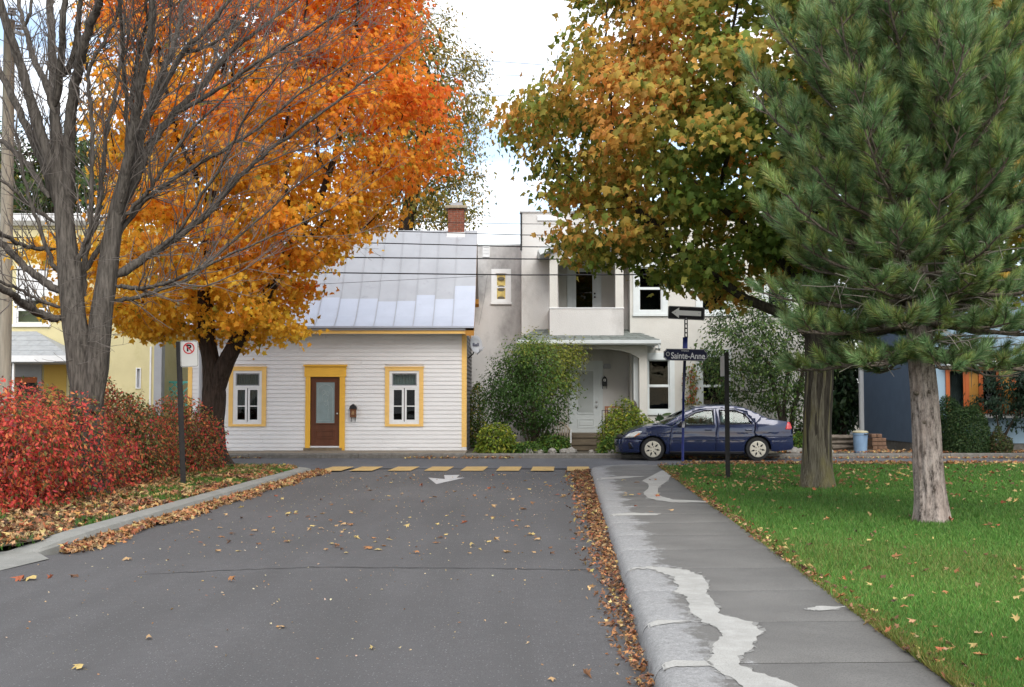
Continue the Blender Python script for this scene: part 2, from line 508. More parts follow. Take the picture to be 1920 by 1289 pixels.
for y0, y1 in zip(jy, jy[1:]):
    n = 9
    g0, g1 = y0 + 0.008, y1 - 0.008
    V, Fq, Cc = [], [], []
    q = len(PROF)
    for k in range(n):
        y = g0 + (g1 - g0) * k / (n - 1) if 0 < k < n - 1 else (g0 if k == 0 else g1)
        if k == 1: y = g0 + 0.02
        if k == n - 2: y = g1 - 0.02
        for d_, z_, w_ in PROF:
            x_ = lawn_edge(y) if d_ is None else right_edge(y) + d_
            jx = 0.005 * math.sin(y * 13 + z_ * 40) if z_ < 0.135 and d_ is not None else 0
            V.append((x_ + jx, y, z_ - (0.006 if k in (0, n - 1) and z_ > 0.04 else 0)))
            Cc.append((w_ + (0.16 if k in (0, 1, n - 2, n - 1) and w_ < 0.5 else 0),) * 3)
    for k in range(n - 1):
        for i in range(q - 1):
            Fq.append((k * q + i, (k + 1) * q + i, (k + 1) * q + i + 1, k * q + i + 1))
    np_mesh('slab', V, Fq, m_walk, side, np.array(Cc))
# corner quadrant at the avenue
arc = []
cx_, cy_, rr = right_edge(25) + 1.35, 25.0, 1.35
for k in range(9):
    a = math.pi - math.pi / 2 * k / 8
    arc.append((cx_ + rr * math.cos(a), cy_ + rr * math.sin(a)))
inner = lambda p, d: (p[0] + (cx_ - p[0]) / rr * d, p[1] + (cy_ - p[1]) / rr * d)
vs, fs = [], []
ring = [(0.0, -0.03), (0.012, 0.06), (0.03, 0.10), (0.06, 0.125), (0.12, 0.135), (0.42, 0.137)]
for p in arc:
    for d, z in ring:
        q = inner(p, d); vs.append((q[0], q[1], z))
n = len(ring)
for k in range(8):
    for i in range(n - 1):
        fs.append((k * n + i, (k + 1) * n + i, (k + 1) * n + i + 1, k * n + i + 1))
MB().add(vs, fs).build('corner_kerb', m_kerb_worn, side)
pl = [inner(p, 0.415) for p in arc] + [(lawn_edge(25.2) + 0.9, 25.92), (lawn_edge(25.0), 25.0)]
MB().prism_z([(p[0], p[1]) for p in pl][::-1], 0.0, 0.139).build('corner_slab', m_slab, side)

# cement repairs: ragged pale sheets on the slabs
def slab_z(x, y):
    a, b = right_edge(y), lawn_edge(y)
    if x < a + 0.42: return float(np.interp(x, [a, a + 0.01, a + 0.028, a + 0.06, a + 0.11, a + 0.42], [0.0, 0.05, 0.10, 0.13, KERB + 0.002, KERB + 0.004]))
    return KERB + 0.004 + 0.008 * (x - a - 0.42) / (b - a - 0.42)
def patch(pxs, name='cement_patch', jag=2.0, sub=5, lift=0.0045, mat=None):
    if mat is None:
        patch(pxs, 'cement_smear', jag * 2.6, sub + 3, 0.0025, m_smear)
    pts = []
    for (a, b) in zip(pxs, pxs[1:] + pxs[:1]):
        for k in range(sub):
            t = k / sub
            f = min(1.0, 8.0 / max(4, abs(a[0] - b[0]) + abs(a[1] - b[1])) * sub) if sub > 1 else 1
            x = a[0] + (b[0] - a[0]) * t + random.uniform(-jag, jag) * 1.6 * f
            y = a[1] + (b[1] - a[1]) * t + random.uniform(-jag, jag) * 0.5 * f
            g_ = gr(x, y, KERB + 0.006)
            g_.x = max(g_.x, right_edge(g_.y) + 0.05)
            pts.append((g_.x, g_.y, slab_z(g_.x, g_.y) + lift))
    bm = bmesh.new()
    fl_ = tessellate_polygon([[Vector(p) for p in pts]])
    MB().add(pts, [tuple(t) for t in fl_]).build(name, mat or m_patch, side)
    bm.free()
main_l = [(1172, 1068), (1200, 1066), (1232, 1070), (1262, 1083), (1270, 1100), (1266, 1110), (1288, 1120), (1296, 1148), (1318, 1166), (1345, 1176), (1355, 1190), (1336, 1208), (1338, 1226), (1325, 1241), (1345, 1258), (1378, 1276), (1400, 1300)]
main_r = [(1520, 1300), (1465, 1275), (1420, 1262), (1385, 1247), (1386, 1232), (1412, 1220), (1414, 1205), (1430, 1185), (1410, 1168), (1352, 1153), (1340, 1132), (1322, 1110), (1330, 1100), (1316, 1080), (1290, 1070), (1240, 1063), (1190, 1064)]
patch(main_l + main_r, sub=6, jag=2.6)
patch([(1228, 1242), (1262, 1238), (1330, 1240), (1338, 1249), (1250, 1250), (1228, 1250)])
patch([(1197, 1166), (1240, 1162), (1300, 1165), (1250, 1170), (1198, 1174)])
patch([(1512, 1143), (1535, 1139), (1588, 1140), (1560, 1146), (1522, 1147)])
patch([(1205, 902), (1240, 884), (1262, 886), (1255, 900), (1232, 916), (1236, 930), (1262, 938), (1328, 941), (1330, 944), (1260, 943), (1216, 936), (1206, 928), (1218, 912)], sub=3, jag=1.2)
patch([(1130, 965), (1180, 962), (1240, 964), (1230, 967), (1136, 967.5)], jag=1)
patch([(1118, 897), (1165, 893.5), (1210, 894), (1170, 897.5), (1120, 899)], jag=1)

# ---- lawns (raised earth sheets under the grass)
def lawn_h(x, y): return KERB - 0.005 + 0.03 * math.sin(x * 0.5 + 1) * math.sin(y * 0.35)
vs, fs = [], []
nx, ny = 24, 34
for j in range(ny + 1):
    y = 1.0 + (26.25 - 1.0) * j / ny
    for i in range(nx + 1):
        t = i / nx
        xa = lawn_edge(y) + 0.01
        if y > 25.0: xa = max(xa, lawn_edge(25) + (y - 25.0) * 1.0)
        x = xa + (34 - xa) * t * t
        vs.append((x, y, (lawn_h(x, y) if j < ny else 0.05) * 1.0 + (0.0 if i else 0.0)))
for j in range(ny):
    for i in range(nx):
        q = j * (nx + 1) + i
        fs.append((q, q + 1, q + nx + 2, q + nx + 1))
lawn = tag(MB().add(vs, fs).build('lawn', m_turf, smooth=True), 'green park lawn under the pine to the right of the sidewalk', 'lawn', kind='structure')
vs, fs = [], []
for j in range(ny + 1):
    y = 11.3 + (26.15 - 11.3) * j / ny
    for i in range(nx + 1):
        t = i / nx
        xa = left_edge(y) - 0.27
        if y > 24.6: xa -= (y - 24.6) ** 2 * 0.35
        if y < 12.2: xa -= (12.2 - y) * 0.5
        vs.append((xa - (34 + xa) * t * t, y, (0.105 + 0.02 * math.sin(xa * 3 + y * 1.3 + i * 0.4)) if j < ny else 0.03))
for j in range(ny):
    for i in range(nx):
        q = j * (nx + 1) + i
        fs.append((q, q + nx + 1, q + nx + 2, q + 1))
verge = tag(MB().add(vs, fs).build('verge', m_soil, smooth=True), 'earth verge with thin grass and leaves in front of the red hedge', 'verge', kind='structure')

# ---- left kerb, stone by stone
kerb = thing('kerb', (left_edge(18), 18, 0), 'pale concrete kerb running along the leaf-covered verge', 'kerb')
kerb['kind'] = 'structure'
ks = [11.55, 13.6, 15.7, 17.9, 20.2, 22.6, 24.7]
for y0, y1 in zip(ks, ks[1:]):
    n = 6
    vs, fs = [], []
    for k in range(n):
        y = y0 + 0.008 + (y1 - y0 - 0.016) * k / (n - 1)
        a = left_edge(y) + 0.01 * math.sin(y * 9)
        low = max(0.0, 1 - (y - 11.55) / 1.1) if y < 12.65 else 0.0
        h = KERB * (1 - 0.85 * low)
        a -= 0.22 * low
        for dx_, z in ((0.0, -0.03), (-0.01, h * 0.6), (-0.035, h * 0.95), (-0.07, h), (-0.27, h + 0.005), (-0.275, -0.03)):
            vs.append((a + dx_, y, z))
    q = 6
    for k in range(n - 1):
        for i in range(q - 1):
            fs.append((k * q + i, (k + 1) * q + i, (k + 1) * q + i + 1, k * q + i + 1)[::-1])
    fs += [tuple(range(q))[::-1], tuple(range((n - 1) * q, n * q))]
    MB().add(vs, fs).build('kerb_stone', m_kerb, kerb, smooth=False)
vs, fs = [], []
for k in range(7):                      # bend into the avenue
    a = k / 6
    y = 24.71 + 1.15 * math.sin(a * 1.4); x = left_edge(24.7) - 1.35 * (1 - math.cos(a * 1.4))
    nx_, ny_ = -math.cos(a * 1.4), -math.sin(a * 1.4)
    for d, z in ((0, -0.03), (0.01, 0.08), (0.035, 0.115), (0.07, 0.12), (0.25, 0.122), (0.255, -0.03)):
        vs.append((x + nx_ * d, y + ny_ * d, z))
for k in range(6):
    for i in range(5):
        fs.append((k * 6 + i, (k + 1) * 6 + i, (k + 1) * 6 + i + 1, k * 6 + i + 1)[::-1])
MB().add(vs, fs).build('kerb_stone', m_kerb, kerb)
# dropped driveway apron at the lower left
drv = MB().poly([tuple(gr(-420, 1200, 0.016)), tuple(gr(-160, 1115, 0.016)), tuple(gr(0, 1070, 0.016)), tuple(gr(92, 1048, 0.016)), tuple(gr(60, 1030, 0.05)), tuple(gr(0, 1034, 0.05)), tuple(gr(-420, 1075, 0.05))])
tag(drv.build('driveway', m_kerb), 'pale concrete driveway apron at the bottom left corner', 'driveway', kind='structure')

# ---- far side of the avenue
far = thing('far_sidewalk', (-4, Y_AV1 + 1, 0), 'narrow concrete sidewalk and kerb along the front of the white house', 'sidewalk')
far['kind'] = 'structure'
x = -44.0
while x < 40:
    w = random.uniform(2.2, 3.0)
    j = random.uniform(-0.008, 0.008)
    b = MB().prism_x([(Y_AV1, -0.02), (Y_AV1 + 0.25, -0.02), (Y_AV1 + 0.25, KERB + j), (Y_AV1 + 0.06, KERB + j), (Y_AV1 + 0.015, KERB - 0.03 + j)], x + 0.01, x + w)
    b.build('kerb_stone', m_kerb_far, far)
    if x < -2.0:
        x1 = min(x + w, -1.25)
        MB().box(x + 0.006, x1, Y_AV1 + 0.256, 33.19, -0.02, KERB + 0.004 + j * 0.4).build('slab', m_walk_far, far)
    x += w
yard = MB()
vs, fs = [], []
for j in range(25):
    y = Y_AV1 + 0.24 + j * 2.5
    for i in range(53):
        xx = -52 + i * 2.0
        vs.append((xx, y, 0.085 + (0.03 * math.sin(xx * 1.3) * math.cos(y) if j else 0)))
for j in range(24):
    for i in range(52):
        q = j * 53 + i
        fs.append((q, q + 1, q + 54, q + 53))
tag(yard.add(vs, fs).build('far_yard', m_dirt, smooth=True), 'earth and gravel yards around the houses across the avenue', 'yard', kind='structure')
# ------------------------------------------------------------------ buildings
m_clap = M('white_clapboard_paint', (0.70, 0.70, 0.70), 0.6, 0.05, 2.5, 0.25, 30, stain=(0.54, 0.54, 0.54), stain_scale=2.2, stain_lo=0.58, stain_hi=0.82, stretch=(0.35, 1, 1.5))
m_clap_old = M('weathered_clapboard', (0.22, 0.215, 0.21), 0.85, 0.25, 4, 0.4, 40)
m_yel = M('yellow_trim_paint', (0.80, 0.51, 0.16), 0.55, 0.06, 4, 0.15, 40, stain=(0.62, 0.40, 0.16), stain_scale=5, stain_lo=0.6, stain_hi=0.8)
m_yel2 = M('golden_door_trim_paint', (0.76, 0.43, 0.055), 0.5, 0.05, 4, 0.12, 40)
m_ochre = M('ochre_gable_board', (0.42, 0.20, 0.035), 0.6, 0.12, 3)
m_wht = M('white_frame_paint', (0.72, 0.73, 0.73), 0.5, 0.04, 6)
m_silver = M('aluminium_roof_paint', (0.335, 0.347, 0.37), 0.42, 0.07, 1.8, 0.12, 14, metal=0.15, spec=0.4, stain=(0.235, 0.24, 0.25), stain_scale=3.2, stain_lo=0.6, stain_hi=0.78)
m_silver2 = M('fresh_aluminium_roof_paint', (0.41, 0.445, 0.52), 0.38, 0.05, 1.8, 0.10, 14, metal=0.15, spec=0.4, stain=(0.32, 0.35, 0.41), stain_scale=3, stain_lo=0.62, stain_hi=0.8)
m_brick = M('red_brick', (0.22, 0.075, 0.045), 0.9, 0.35, 9, 0.6, 60, stain=(0.10, 0.05, 0.035), stain_scale=7)
m_mortar = M('mortar', (0.26, 0.22, 0.18), 0.95, 0.2, 12)
m_cap = M('chimney_cap_concrete', (0.30, 0.26, 0.19), 0.9, 0.2, 6, 0.4)
m_door_br = M('brown_stained_door', (0.105, 0.036, 0.016), 0.42, 0.18, 3, 0.1, 20, stretch=(3, 3, 0.4))
m_frost = M('frosted_door_glass', (0.20, 0.26, 0.265), 0.25, 0.12, 5, spec=0.6)
m_etch = M('etched_line', (0.42, 0.48, 0.48), 0.4, 0.05)
m_glass = glass_mat('window_glass', (0.62, 0.68, 0.68), 0.012)
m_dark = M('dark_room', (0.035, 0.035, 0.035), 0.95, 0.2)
m_curtain = M('grey_curtain', (0.22, 0.23, 0.22), 0.9, 0.15, 8, stretch=(8, 1, 0.4))
m_lace = M('lace_curtain', (0.48, 0.50, 0.47), 0.9, 0.2, 30)
m_blackmetal = M('black_metal', (0.02, 0.02, 0.022), 0.5, 0.2)
m_steel = M('steel', (0.45, 0.45, 0.45), 0.35, 0.1, metal=0.8)
m_dish = M('grey_dish', (0.33, 0.34, 0.36), 0.5, 0.06)
m_stucco = M('grey_stucco', (0.54, 0.53, 0.51), 0.92, 0.07, 1.3, 0.8, 45, stain=(0.30, 0.285, 0.27), stain_scale=0.9, stain_lo=0.52, stain_hi=0.78, stretch=(1, 1, 0.55))
m_stucco_d = M('weathered_grey_stucco', (0.52, 0.51, 0.50), 0.92, 0.12, 1.2, 0.8, 45, stain=(0.16, 0.155, 0.155), stain_scale=0.8, stain_lo=0.46, stain_hi=0.72, stretch=(1, 1, 0.6))
m_stucco_w = M('warm_stucco', (0.55, 0.54, 0.50), 0.92, 0.07, 1.5, 0.7, 45, stain=(0.48, 0.46, 0.42), stain_scale=1.2, stain_lo=0.55, stain_hi=0.8)
m_pale = M('pale_blue_white_trim', (0.60, 0.64, 0.64), 0.55, 0.05, 4)
m_doorw = M('white_panel_door', (0.56, 0.60, 0.60), 0.5, 0.04, 4)
m_shingle = M('grey_green_shingle', (0.17, 0.19, 0.175), 0.9, 0.25, 6, 0.6, 60)
m_shingle2 = M('blue_grey_shingle', (0.26, 0.275, 0.29), 0.9, 0.15, 7, 0.5, 60)
m_shingle3 = M('pale_grey_shingle', (0.33, 0.345, 0.355), 0.9, 0.12, 7, 0.5, 60)
m_porchwood = M('brown_deck_boards', (0.12, 0.095, 0.065), 0.8, 0.25, 5, 0.3, 30, stretch=(0.4, 1, 1))
m_cream = M('yellow_stucco', (0.60, 0.54, 0.31), 0.92, 0.07, 1.4, 0.6, 40, stain=(0.50, 0.45, 0.22), stain_scale=2.0, stain_lo=0.52, stain_hi=0.8)
m_cream2 = M('deep_yellow_stucco', (0.60, 0.40, 0.10), 0.92, 0.08, 1.4, 0.6, 40)
m_blue_shaded = M('shaded_blue_render', (0.085, 0.125, 0.185), 0.85, 0.07, 2.5, 0.35, 60)  # side wall blue, darkened so the colour itself carries the wall's shade
m_blue_lt = M('pale_blue_board', (0.27, 0.38, 0.47), 0.7, 0.07, 2, stretch=(4, 1, 0.2))
m_orange = M('orange_frame_paint', (0.40, 0.10, 0.025), 0.5, 0.08, 4)
m_amber = M('amber_panel', (0.36, 0.17, 0.03), 0.5, 0.15, 3)
m_wood_cap = M('weathered_wood', (0.17, 0.135, 0.09), 0.85, 0.25, 6, 0.4, 40)
m_teal = M('teal_lattice_paint', (0.12, 0.50, 0.46), 0.6, 0.08, 5)
m_stain_pane = M('stained_glass', (0.55, 0.42, 0.12), 0.35, 0.35, 7, spec=0.6)

def cells(x0, x1, z0, z1, holes):
    xs = sorted({x0, x1, *[v for h in holes for v in h[:2]]}); zs = sorted({z0, z1, *[v for h in holes for v in h[2:]]})
    xs = [v for v in xs if x0 <= v <= x1]; zs = [v for v in zs if z0 <= v <= z1]
    for a, b in zip(xs, xs[1:]):
        run = None
        for c, d in zip(zs, zs[1:]):
            inside = any(h[0] - 1e-6 <= a and b <= h[1] + 1e-6 and h[2] - 1e-6 <= c and d <= h[3] + 1e-6 for h in holes)
            if inside:
                if run: yield (a, b, *run)
                run = None
            else:
                run = (run[0], d) if run else (c, d)
        if run: yield (a, b, *run)

def wall(parent, name, mat, x0, x1, z0, z1, y0, y1, holes=()):
    b = MB()
    for (a, c, d, e) in cells(x0, x1, z0, z1, holes):
        b.box(a, c, y0, y1, d, e)
    return b.build(name, mat, parent)

def frame(b, x0, x1, z0, z1, w, y0, y1, wb=None, wt=None):
    wb = w if wb is None else wb; wt = w if wt is None else wt
    b.box(x0, x0 + w, y0, y1, z0 + wb, z1 - wt).box(x1 - w, x1, y0, y1, z0 + wb, z1 - wt)
    b.box(x0, x1, y0, y1, z1 - wt, z1).box(x0, x1, y0, y1, z0, z0 + wb)
    return b

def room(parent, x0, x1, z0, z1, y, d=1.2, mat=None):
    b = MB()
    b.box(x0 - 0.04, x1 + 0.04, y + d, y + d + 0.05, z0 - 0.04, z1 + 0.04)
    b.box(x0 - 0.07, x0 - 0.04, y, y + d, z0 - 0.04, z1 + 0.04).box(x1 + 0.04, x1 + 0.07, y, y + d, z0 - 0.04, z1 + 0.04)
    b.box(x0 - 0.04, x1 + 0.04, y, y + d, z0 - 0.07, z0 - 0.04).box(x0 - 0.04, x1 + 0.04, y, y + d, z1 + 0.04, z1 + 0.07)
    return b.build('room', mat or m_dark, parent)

# ======== white clapboard house
YW = 33.2
wx0, wx1 = X(352, YW), X(875, YW)
wz0, wz1 = KERB - 0.02, Z(622, YW)
wh = thing('clapboard_house', ((wx0 + wx1) / 2, YW, 0.1), 'small white clapboard house with yellow trim and silver metal roof', 'house')
def rect(px0, px1, py0, py1, Y=YW): return (X(px0, Y), X(px1, Y), Z(py1, Y), Z(py0, Y))
win_rects = [rect(429, 499, 689, 800), rect(722, 794, 689, 800)]
door_cas = rect(573, 647, 686, 846)
door_leaf = rect(582, 637, 707, 838)
holes = []
for (a, b, c, d) in win_rects: holes.append((a + 0.12, b - 0.12, c + 0.06, d - 0.12))
holes.append(door_leaf)
wall(wh, 'sheathing', m_clap, wx0, wx1, wz0, wz1, YW + 0.03, YW + 0.16, holes)
rowh = (wz1 - wz0) / 29
cuts = win_rects + [door_cas]
for r in range(29):
    a, b = wz0 + r * rowh, wz0 + (r + 1) * rowh
    segs = [(wx0 + 0.12, wx1 - 0.14)]
    for (c0, c1, d0, d1) in cuts:
        if b > d0 + 0.01 and a < d1 - 0.01:
            segs = [s for (s0, s1) in segs for s in ((s0, min(s1, c0)), (max(s0, c1), s1)) if s[1] - s[0] > 0.02]
    j = random.uniform(-0.002, 0.002)
    for (s0, s1) in segs:
        pieces = [(s0, s1)]
        if s1 - s0 > 3:
            m_ = s0 + (s1 - s0) * random.uniform(0.3, 0.7); pieces = [(s0, m_ - 0.002), (m_ + 0.002, s1)]
        for (p0, p1) in pieces:
            y_b = YW - 0.003 + j
            MB().prism_x([(y_b, a + 0.002), (YW + 0.028, a + 0.002), (YW + 0.028, b + 0.012), (YW + 0.014, b + 0.012)], p0, p1).build('clapboard', m_clap, wh)
# corner boards
MB().box(wx1 - 0.14, wx1, YW - 0.012, YW + 0.1, wz0 + 0.12, wz1).build('corner_board', m_yel, wh)
MB().box(wx0, wx0 + 0.12, YW - 0.012, YW + 0.1, wz0 + 0.12, wz1).build('corner_board', m_yel, wh)
MB().box(wx1 - 0.13, wx1 - 0.004, YW - 0.008, YW + 0.1, wz0, wz0 + 0.118).build('corner_block', m_clap, wh)
dsp = MB().tube([(X(374, 33.0), 33.1, wz1), (X(374, 33.0), 33.1, 1.2), (X(376, 33.0), 33.08, 0.9)], 0.05, 8)
dsp.build('downspout', m_dish, wh)
# windows
for wi, (a, b, c, d) in enumerate(win_rects):
    cas = frame(MB(), a, b, c, d, 0.12, YW - 0.03, YW + 0.03, 0.065, 0.10)
    cas.box(a - 0.025, b + 0.025, YW - 0.045, YW - 0.028, d - 0.012, d + 0.02)
    w = cas.build('window', m_yel, wh)
    ia, ib, ic, idd = a + 0.12, b - 0.12, c + 0.065, d - 0.10
    fr = frame(MB(), ia, ib, ic, idd, 0.07, YW - 0.012, YW + 0.05)
    tz = idd - 0.07 - 0.36
    fr.box(ia + 0.07, ib - 0.07, YW - 0.012, YW + 0.05, tz - 0.055, tz)
    fr.build('window_frame', m_wht, w)
    mid = (ia + ib) / 2
    tr = frame(MB(), ia + 0.07, ib - 0.07, tz, idd - 0.07, 0.03, YW + 0.012, YW + 0.045)
    tr.build('transom_sash', m_dish, w)
    MB().box(ia + 0.10, ib - 0.10, YW + 0.026, YW + 0.03, tz + 0.03, idd - 0.10).build('pane', m_glass, w)
    for (s0, s1) in ((ia + 0.07, mid - 0.012), (mid + 0.012, ib - 0.07)):
        sb = frame(MB(), s0, s1, ic + 0.07, tz - 0.055, 0.055, YW - 0.005, YW + 0.04)
        zm = ic + 0.07 + (tz - 0.055 - ic - 0.07) * 0.46
        sb.box(s0 + 0.055, s1 - 0.055, YW, YW + 0.036, zm - 0.014, zm + 0.014)
        sb.build('casement_sash', m_wht, w)
        MB().box(s0 + 0.055, s1 - 0.055, YW + 0.018, YW + 0.022, ic + 0.125, zm - 0.014).build('pane', m_glass, w)
        MB().box(s0 + 0.055, s1 - 0.055, YW + 0.018, YW + 0.022, zm + 0.014, tz - 0.11).build('pane', m_glass, w)
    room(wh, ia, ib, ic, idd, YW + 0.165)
    cu = MB()
    n = 60
    zlo, zhi = (ic + 0.42, idd) if wi == 0 else (tz - 0.02, idd)
    for k in range(n):
        x0_, x1_ = ia + (ib - ia) * k / n, ia + (ib - ia) * (k + 1) / n
        y0_, y1_ = YW + 0.12 + 0.018 * math.sin(k * 1.1), YW + 0.12 + 0.018 * math.sin((k + 1) * 1.1)
        cu.poly([(x0_, y0_, zlo), (x1_, y1_, zlo), (x1_, y1_, zhi), (x0_, y0_, zhi)])
    cu.build('curtain', m_curtain if wi == 0 else m_lace, w, smooth=True)
# door
a, b, c, d = door_cas
la, lb, lc, ld = door_leaf
dc = MB()
dc.box(a, la, YW - 0.04, YW + 0.03, c, ld).box(lb, b, YW - 0.04, YW + 0.03, c, ld)
dc.box(a - 0.03, b + 0.03, YW - 0.045, YW + 0.03, ld, d - 0.02).box(a - 0.06, b + 0.06, YW - 0.08, YW + 0.03, d - 0.02, d + 0.025)
dc.build('door_casing', m_yel2, wh)
dr = MB()
dr.box(la + 0.012, lb - 0.012, YW + 0.02, YW + 0.07, lc + 0.02, ld - 0.012)
door = dr.build('door', m_door_br, wh)
pw = lb - la
fx0, fx1 = la + pw * 0.19, lb - pw * 0.17
fz0, fz1 = lc + (ld - lc) * 0.335, ld - (ld - lc) * 0.075
frame(MB(), fx0 - 0.03, fx1 + 0.03, fz0 - 0.03, fz1 + 0.03, 0.035, YW + 0.0, YW + 0.021).build('glass_frame', m_door_br, door, bevel=0.006)
MB().box(fx0, fx1, YW + 0.012, YW + 0.018, fz0, fz1).build('door_glass', m_frost, door)
xm = (fx0 + fx1) / 2
et = MB()
aw_ = (fx1 - fx0) * 0.40
arcp = [(xm - aw_, YW + 0.009, fz0 + 0.08)] + [(xm - aw_ * math.cos(t), YW + 0.009, fz1 - 0.25 + 0.18 * math.sin(t)) for t in np.linspace(0, math.pi, 13)] + [(xm + aw_, YW + 0.009, fz0 + 0.08), (xm - aw_, YW + 0.009, fz0 + 0.08)]
et.tube(arcp, 0.004, 4, False)
for cxx, czz, rr_ in ((0.0, 0.62, 0.09), (-0.05, 0.75, 0.05), (0.06, 0.72, 0.045), (0.02, 0.5, 0.06)):
    cpt = [(xm + cxx + rr_ * math.cos(t), YW + 0.009, fz0 + (fz1 - fz0) * czz + rr_ * 1.3 * math.sin(t)) for t in np.linspace(0, 2 * math.pi, 14)]
    et.tube(cpt, 0.003, 4, False)
et.tube([(xm + 0.05, YW + 0.009, fz0 + 0.12), (xm + 0.1, YW + 0.009, fz0 + 0.45), (xm + 0.04, YW + 0.009, fz0 + 0.75)], 0.003, 4, False)
et.build('etching', m_etch, door)
frame(MB(), la + pw * 0.18, lb - pw * 0.17, lc + 0.22, lc + 0.47, 0.03, YW + 0.006, YW + 0.021).build('raised_panel', m_door_br, door, bevel=0.006)
MB().box(la + pw * 0.26, lb - pw * 0.25, YW + 0.01, YW + 0.021, lc + 0.28, lc + 0.41).build('raised_panel', m_door_br, door, bevel=0.008)
MB().lathe([(0.012, 0.03), (0.028, 0.01), (0.03, -0.015), (0.018, -0.03)], (lb - 0.07, YW + 0.0, lc + 0.93), 12, 'y').build('door_knob', m_steel, door, smooth=True)
MB().box(la, lb, YW - 0.02, YW + 0.08, lc - 0.02, lc + 0.018).build('threshold', m_wht, wh)
stp = MB().box(a - 0.02, b - 0.08, YW - 0.22, YW - 0.03, KERB + 0.006, KERB + 0.075)
stp.build('door_step', m_wood_cap, wh)
# mailbox by the door: pitched cap, body, two hooks
mbx = thing('mailbox', at(662, 775, YW - 0.05), 'small rusty brown mailbox with pitched cap hung beside the brown door', 'mailbox')
m_rust = M('rusty_brown_metal', (0.16, 0.065, 0.03), 0.6, 0.35, 14, 0.3, 50, metal=0.3)
m_copper = M('copper_relief', (0.33, 0.20, 0.10), 0.5, 0.3, 20, metal=0.4)
q = lambda px, py: (X(px, YW), Z(py, YW))
MB().prism_y([q(657.5, 783), q(668.5, 783), q(668.5, 766), q(657.5, 766)], YW - 0.13, YW - 0.006).build('body', m_rust, mbx, bevel=0.008)
MB().prism_y([q(655.5, 767), q(670.5, 767), q(668, 761.5), q(663, 757.5), q(658, 761.5)], YW - 0.145, YW - 0.006).build('cap', m_blackmetal, mbx)
MB().prism_y([q(660, 778), q(666, 778), q(665, 772), q(663, 770), q(661, 772)], YW - 0.137, YW - 0.129).build('emblem', m_copper, mbx)
for px in (659.5, 667):
    MB().tube([(X(px, YW), YW - 0.05, Z(783, YW)), (X(px, YW), YW - 0.05, Z(789, YW)), (X(px, YW), YW - 0.09, Z(791, YW)), (X(px, YW), YW - 0.11, Z(788, YW))], 0.009, 6).build('paper_hook', m_blackmetal, mbx)
# roof
rx0, rx1 = wx0 - 0.22, -1.06
ridgeY, ridgeZ = 35.93, 6.77
prof = [(32.75, 3.60), (33.0, 3.73), (33.3, 3.93), (33.6, 4.18), (33.95, 4.50), (34.3, 4.88), (ridgeY, ridgeZ)]
back = [(ridgeY + (ridgeY - y) * 0.97, z) for y, z in prof[:-1]]
roof = MB()
full = prof + back[::-1]
under = [(y, z - 0.09) for y, z in full[::-1]]
roof.prism_x(full + under, rx0 + 0.01, rx1 - 0.012)
roof = roof.build('roof', m_silver, wh)
seam = [X(400 + (775 + k * 95) / 2.58, 32.9) for k in range(-16, 5)]
edges = [rx0] + [s for s in seam if s > rx0 + 0.15] + [rx1]
patch_z = [4.12, 4.62, 5.0]
for e0, e1 in zip(edges, edges[1:]):
    jz = random.uniform(-0.12, 0.15)
    last = e1 == edges[-1]
    split = Z(560, 33.9) + jz + (0.45 if last else 0)
    for nm, mt, sel in (('roof_sheet', m_silver2, lambda z: z <= split), ('roof_sheet', m_silver, lambda z: z >= split)):
        pf = []
        for (ya, za), (yb, zb) in zip(prof, prof[1:]):
            if sel(za): pf.append((ya, za))
            if (za - split) * (zb - split) < 0:
                t = (split - za) / (zb - za); pf.append((ya + (yb - ya) * t, split))
        if sel(prof[-1][1]): pf.append(prof[-1])
        if len(pf) < 2: continue
        lift = 0.006 if mt is m_silver2 else 0.004
        b = MB()
        up = [(y - 0.004, z + lift) for y, z in pf]; up2 = [(y - 0.007, z + lift + 0.004) for y, z in pf]
        b.prism_x(up2 + up[::-1], e0 + 0.006, e1 - 0.006)
        b.build(nm, mt, roof)
for s in edges[1:-1]:
    b = MB()
    sk = 0.0
    pf = [(y - 0.012, z + 0.012) for y, z in prof]; pt = [(y - 0.024, z + 0.026) for y, z in prof]
    b.prism_x(pt + pf[::-1], s - 0.009, s + 0.009)
    b.build('standing_seam', m_silver, roof)
for (s0, s1, z) in ((5, 6, 5.2), (6, 7, 5.18), (7, 8, 5.2), (9, 10, 5.75)):
    pass
MB().box(rx0, rx1, 32.70, 32.76, 3.575, 3.625).build('drip_edge', m_silver2, roof)
MB().box(rx0 + 0.02, rx1 - 0.015, 32.78, 32.83, Z(626, 32.78), 3.57).build('fascia', m_yel, roof)
MB().box(rx0 + 0.02, rx1 - 0.03, 32.832, 33.23, 3.42, 3.45).build('soffit', m_clap, roof)
for seg in (prof, back[::-1]):
    up = [(y, z - 0.02) for y, z in seg]; lo = [(y, z - 0.24) for y, z in seg]
    MB().prism_x(up + lo[::-1], wx1 - 0.02, rx1 - 0.012 + 0.006).build('rake_board', m_ochre, roof)
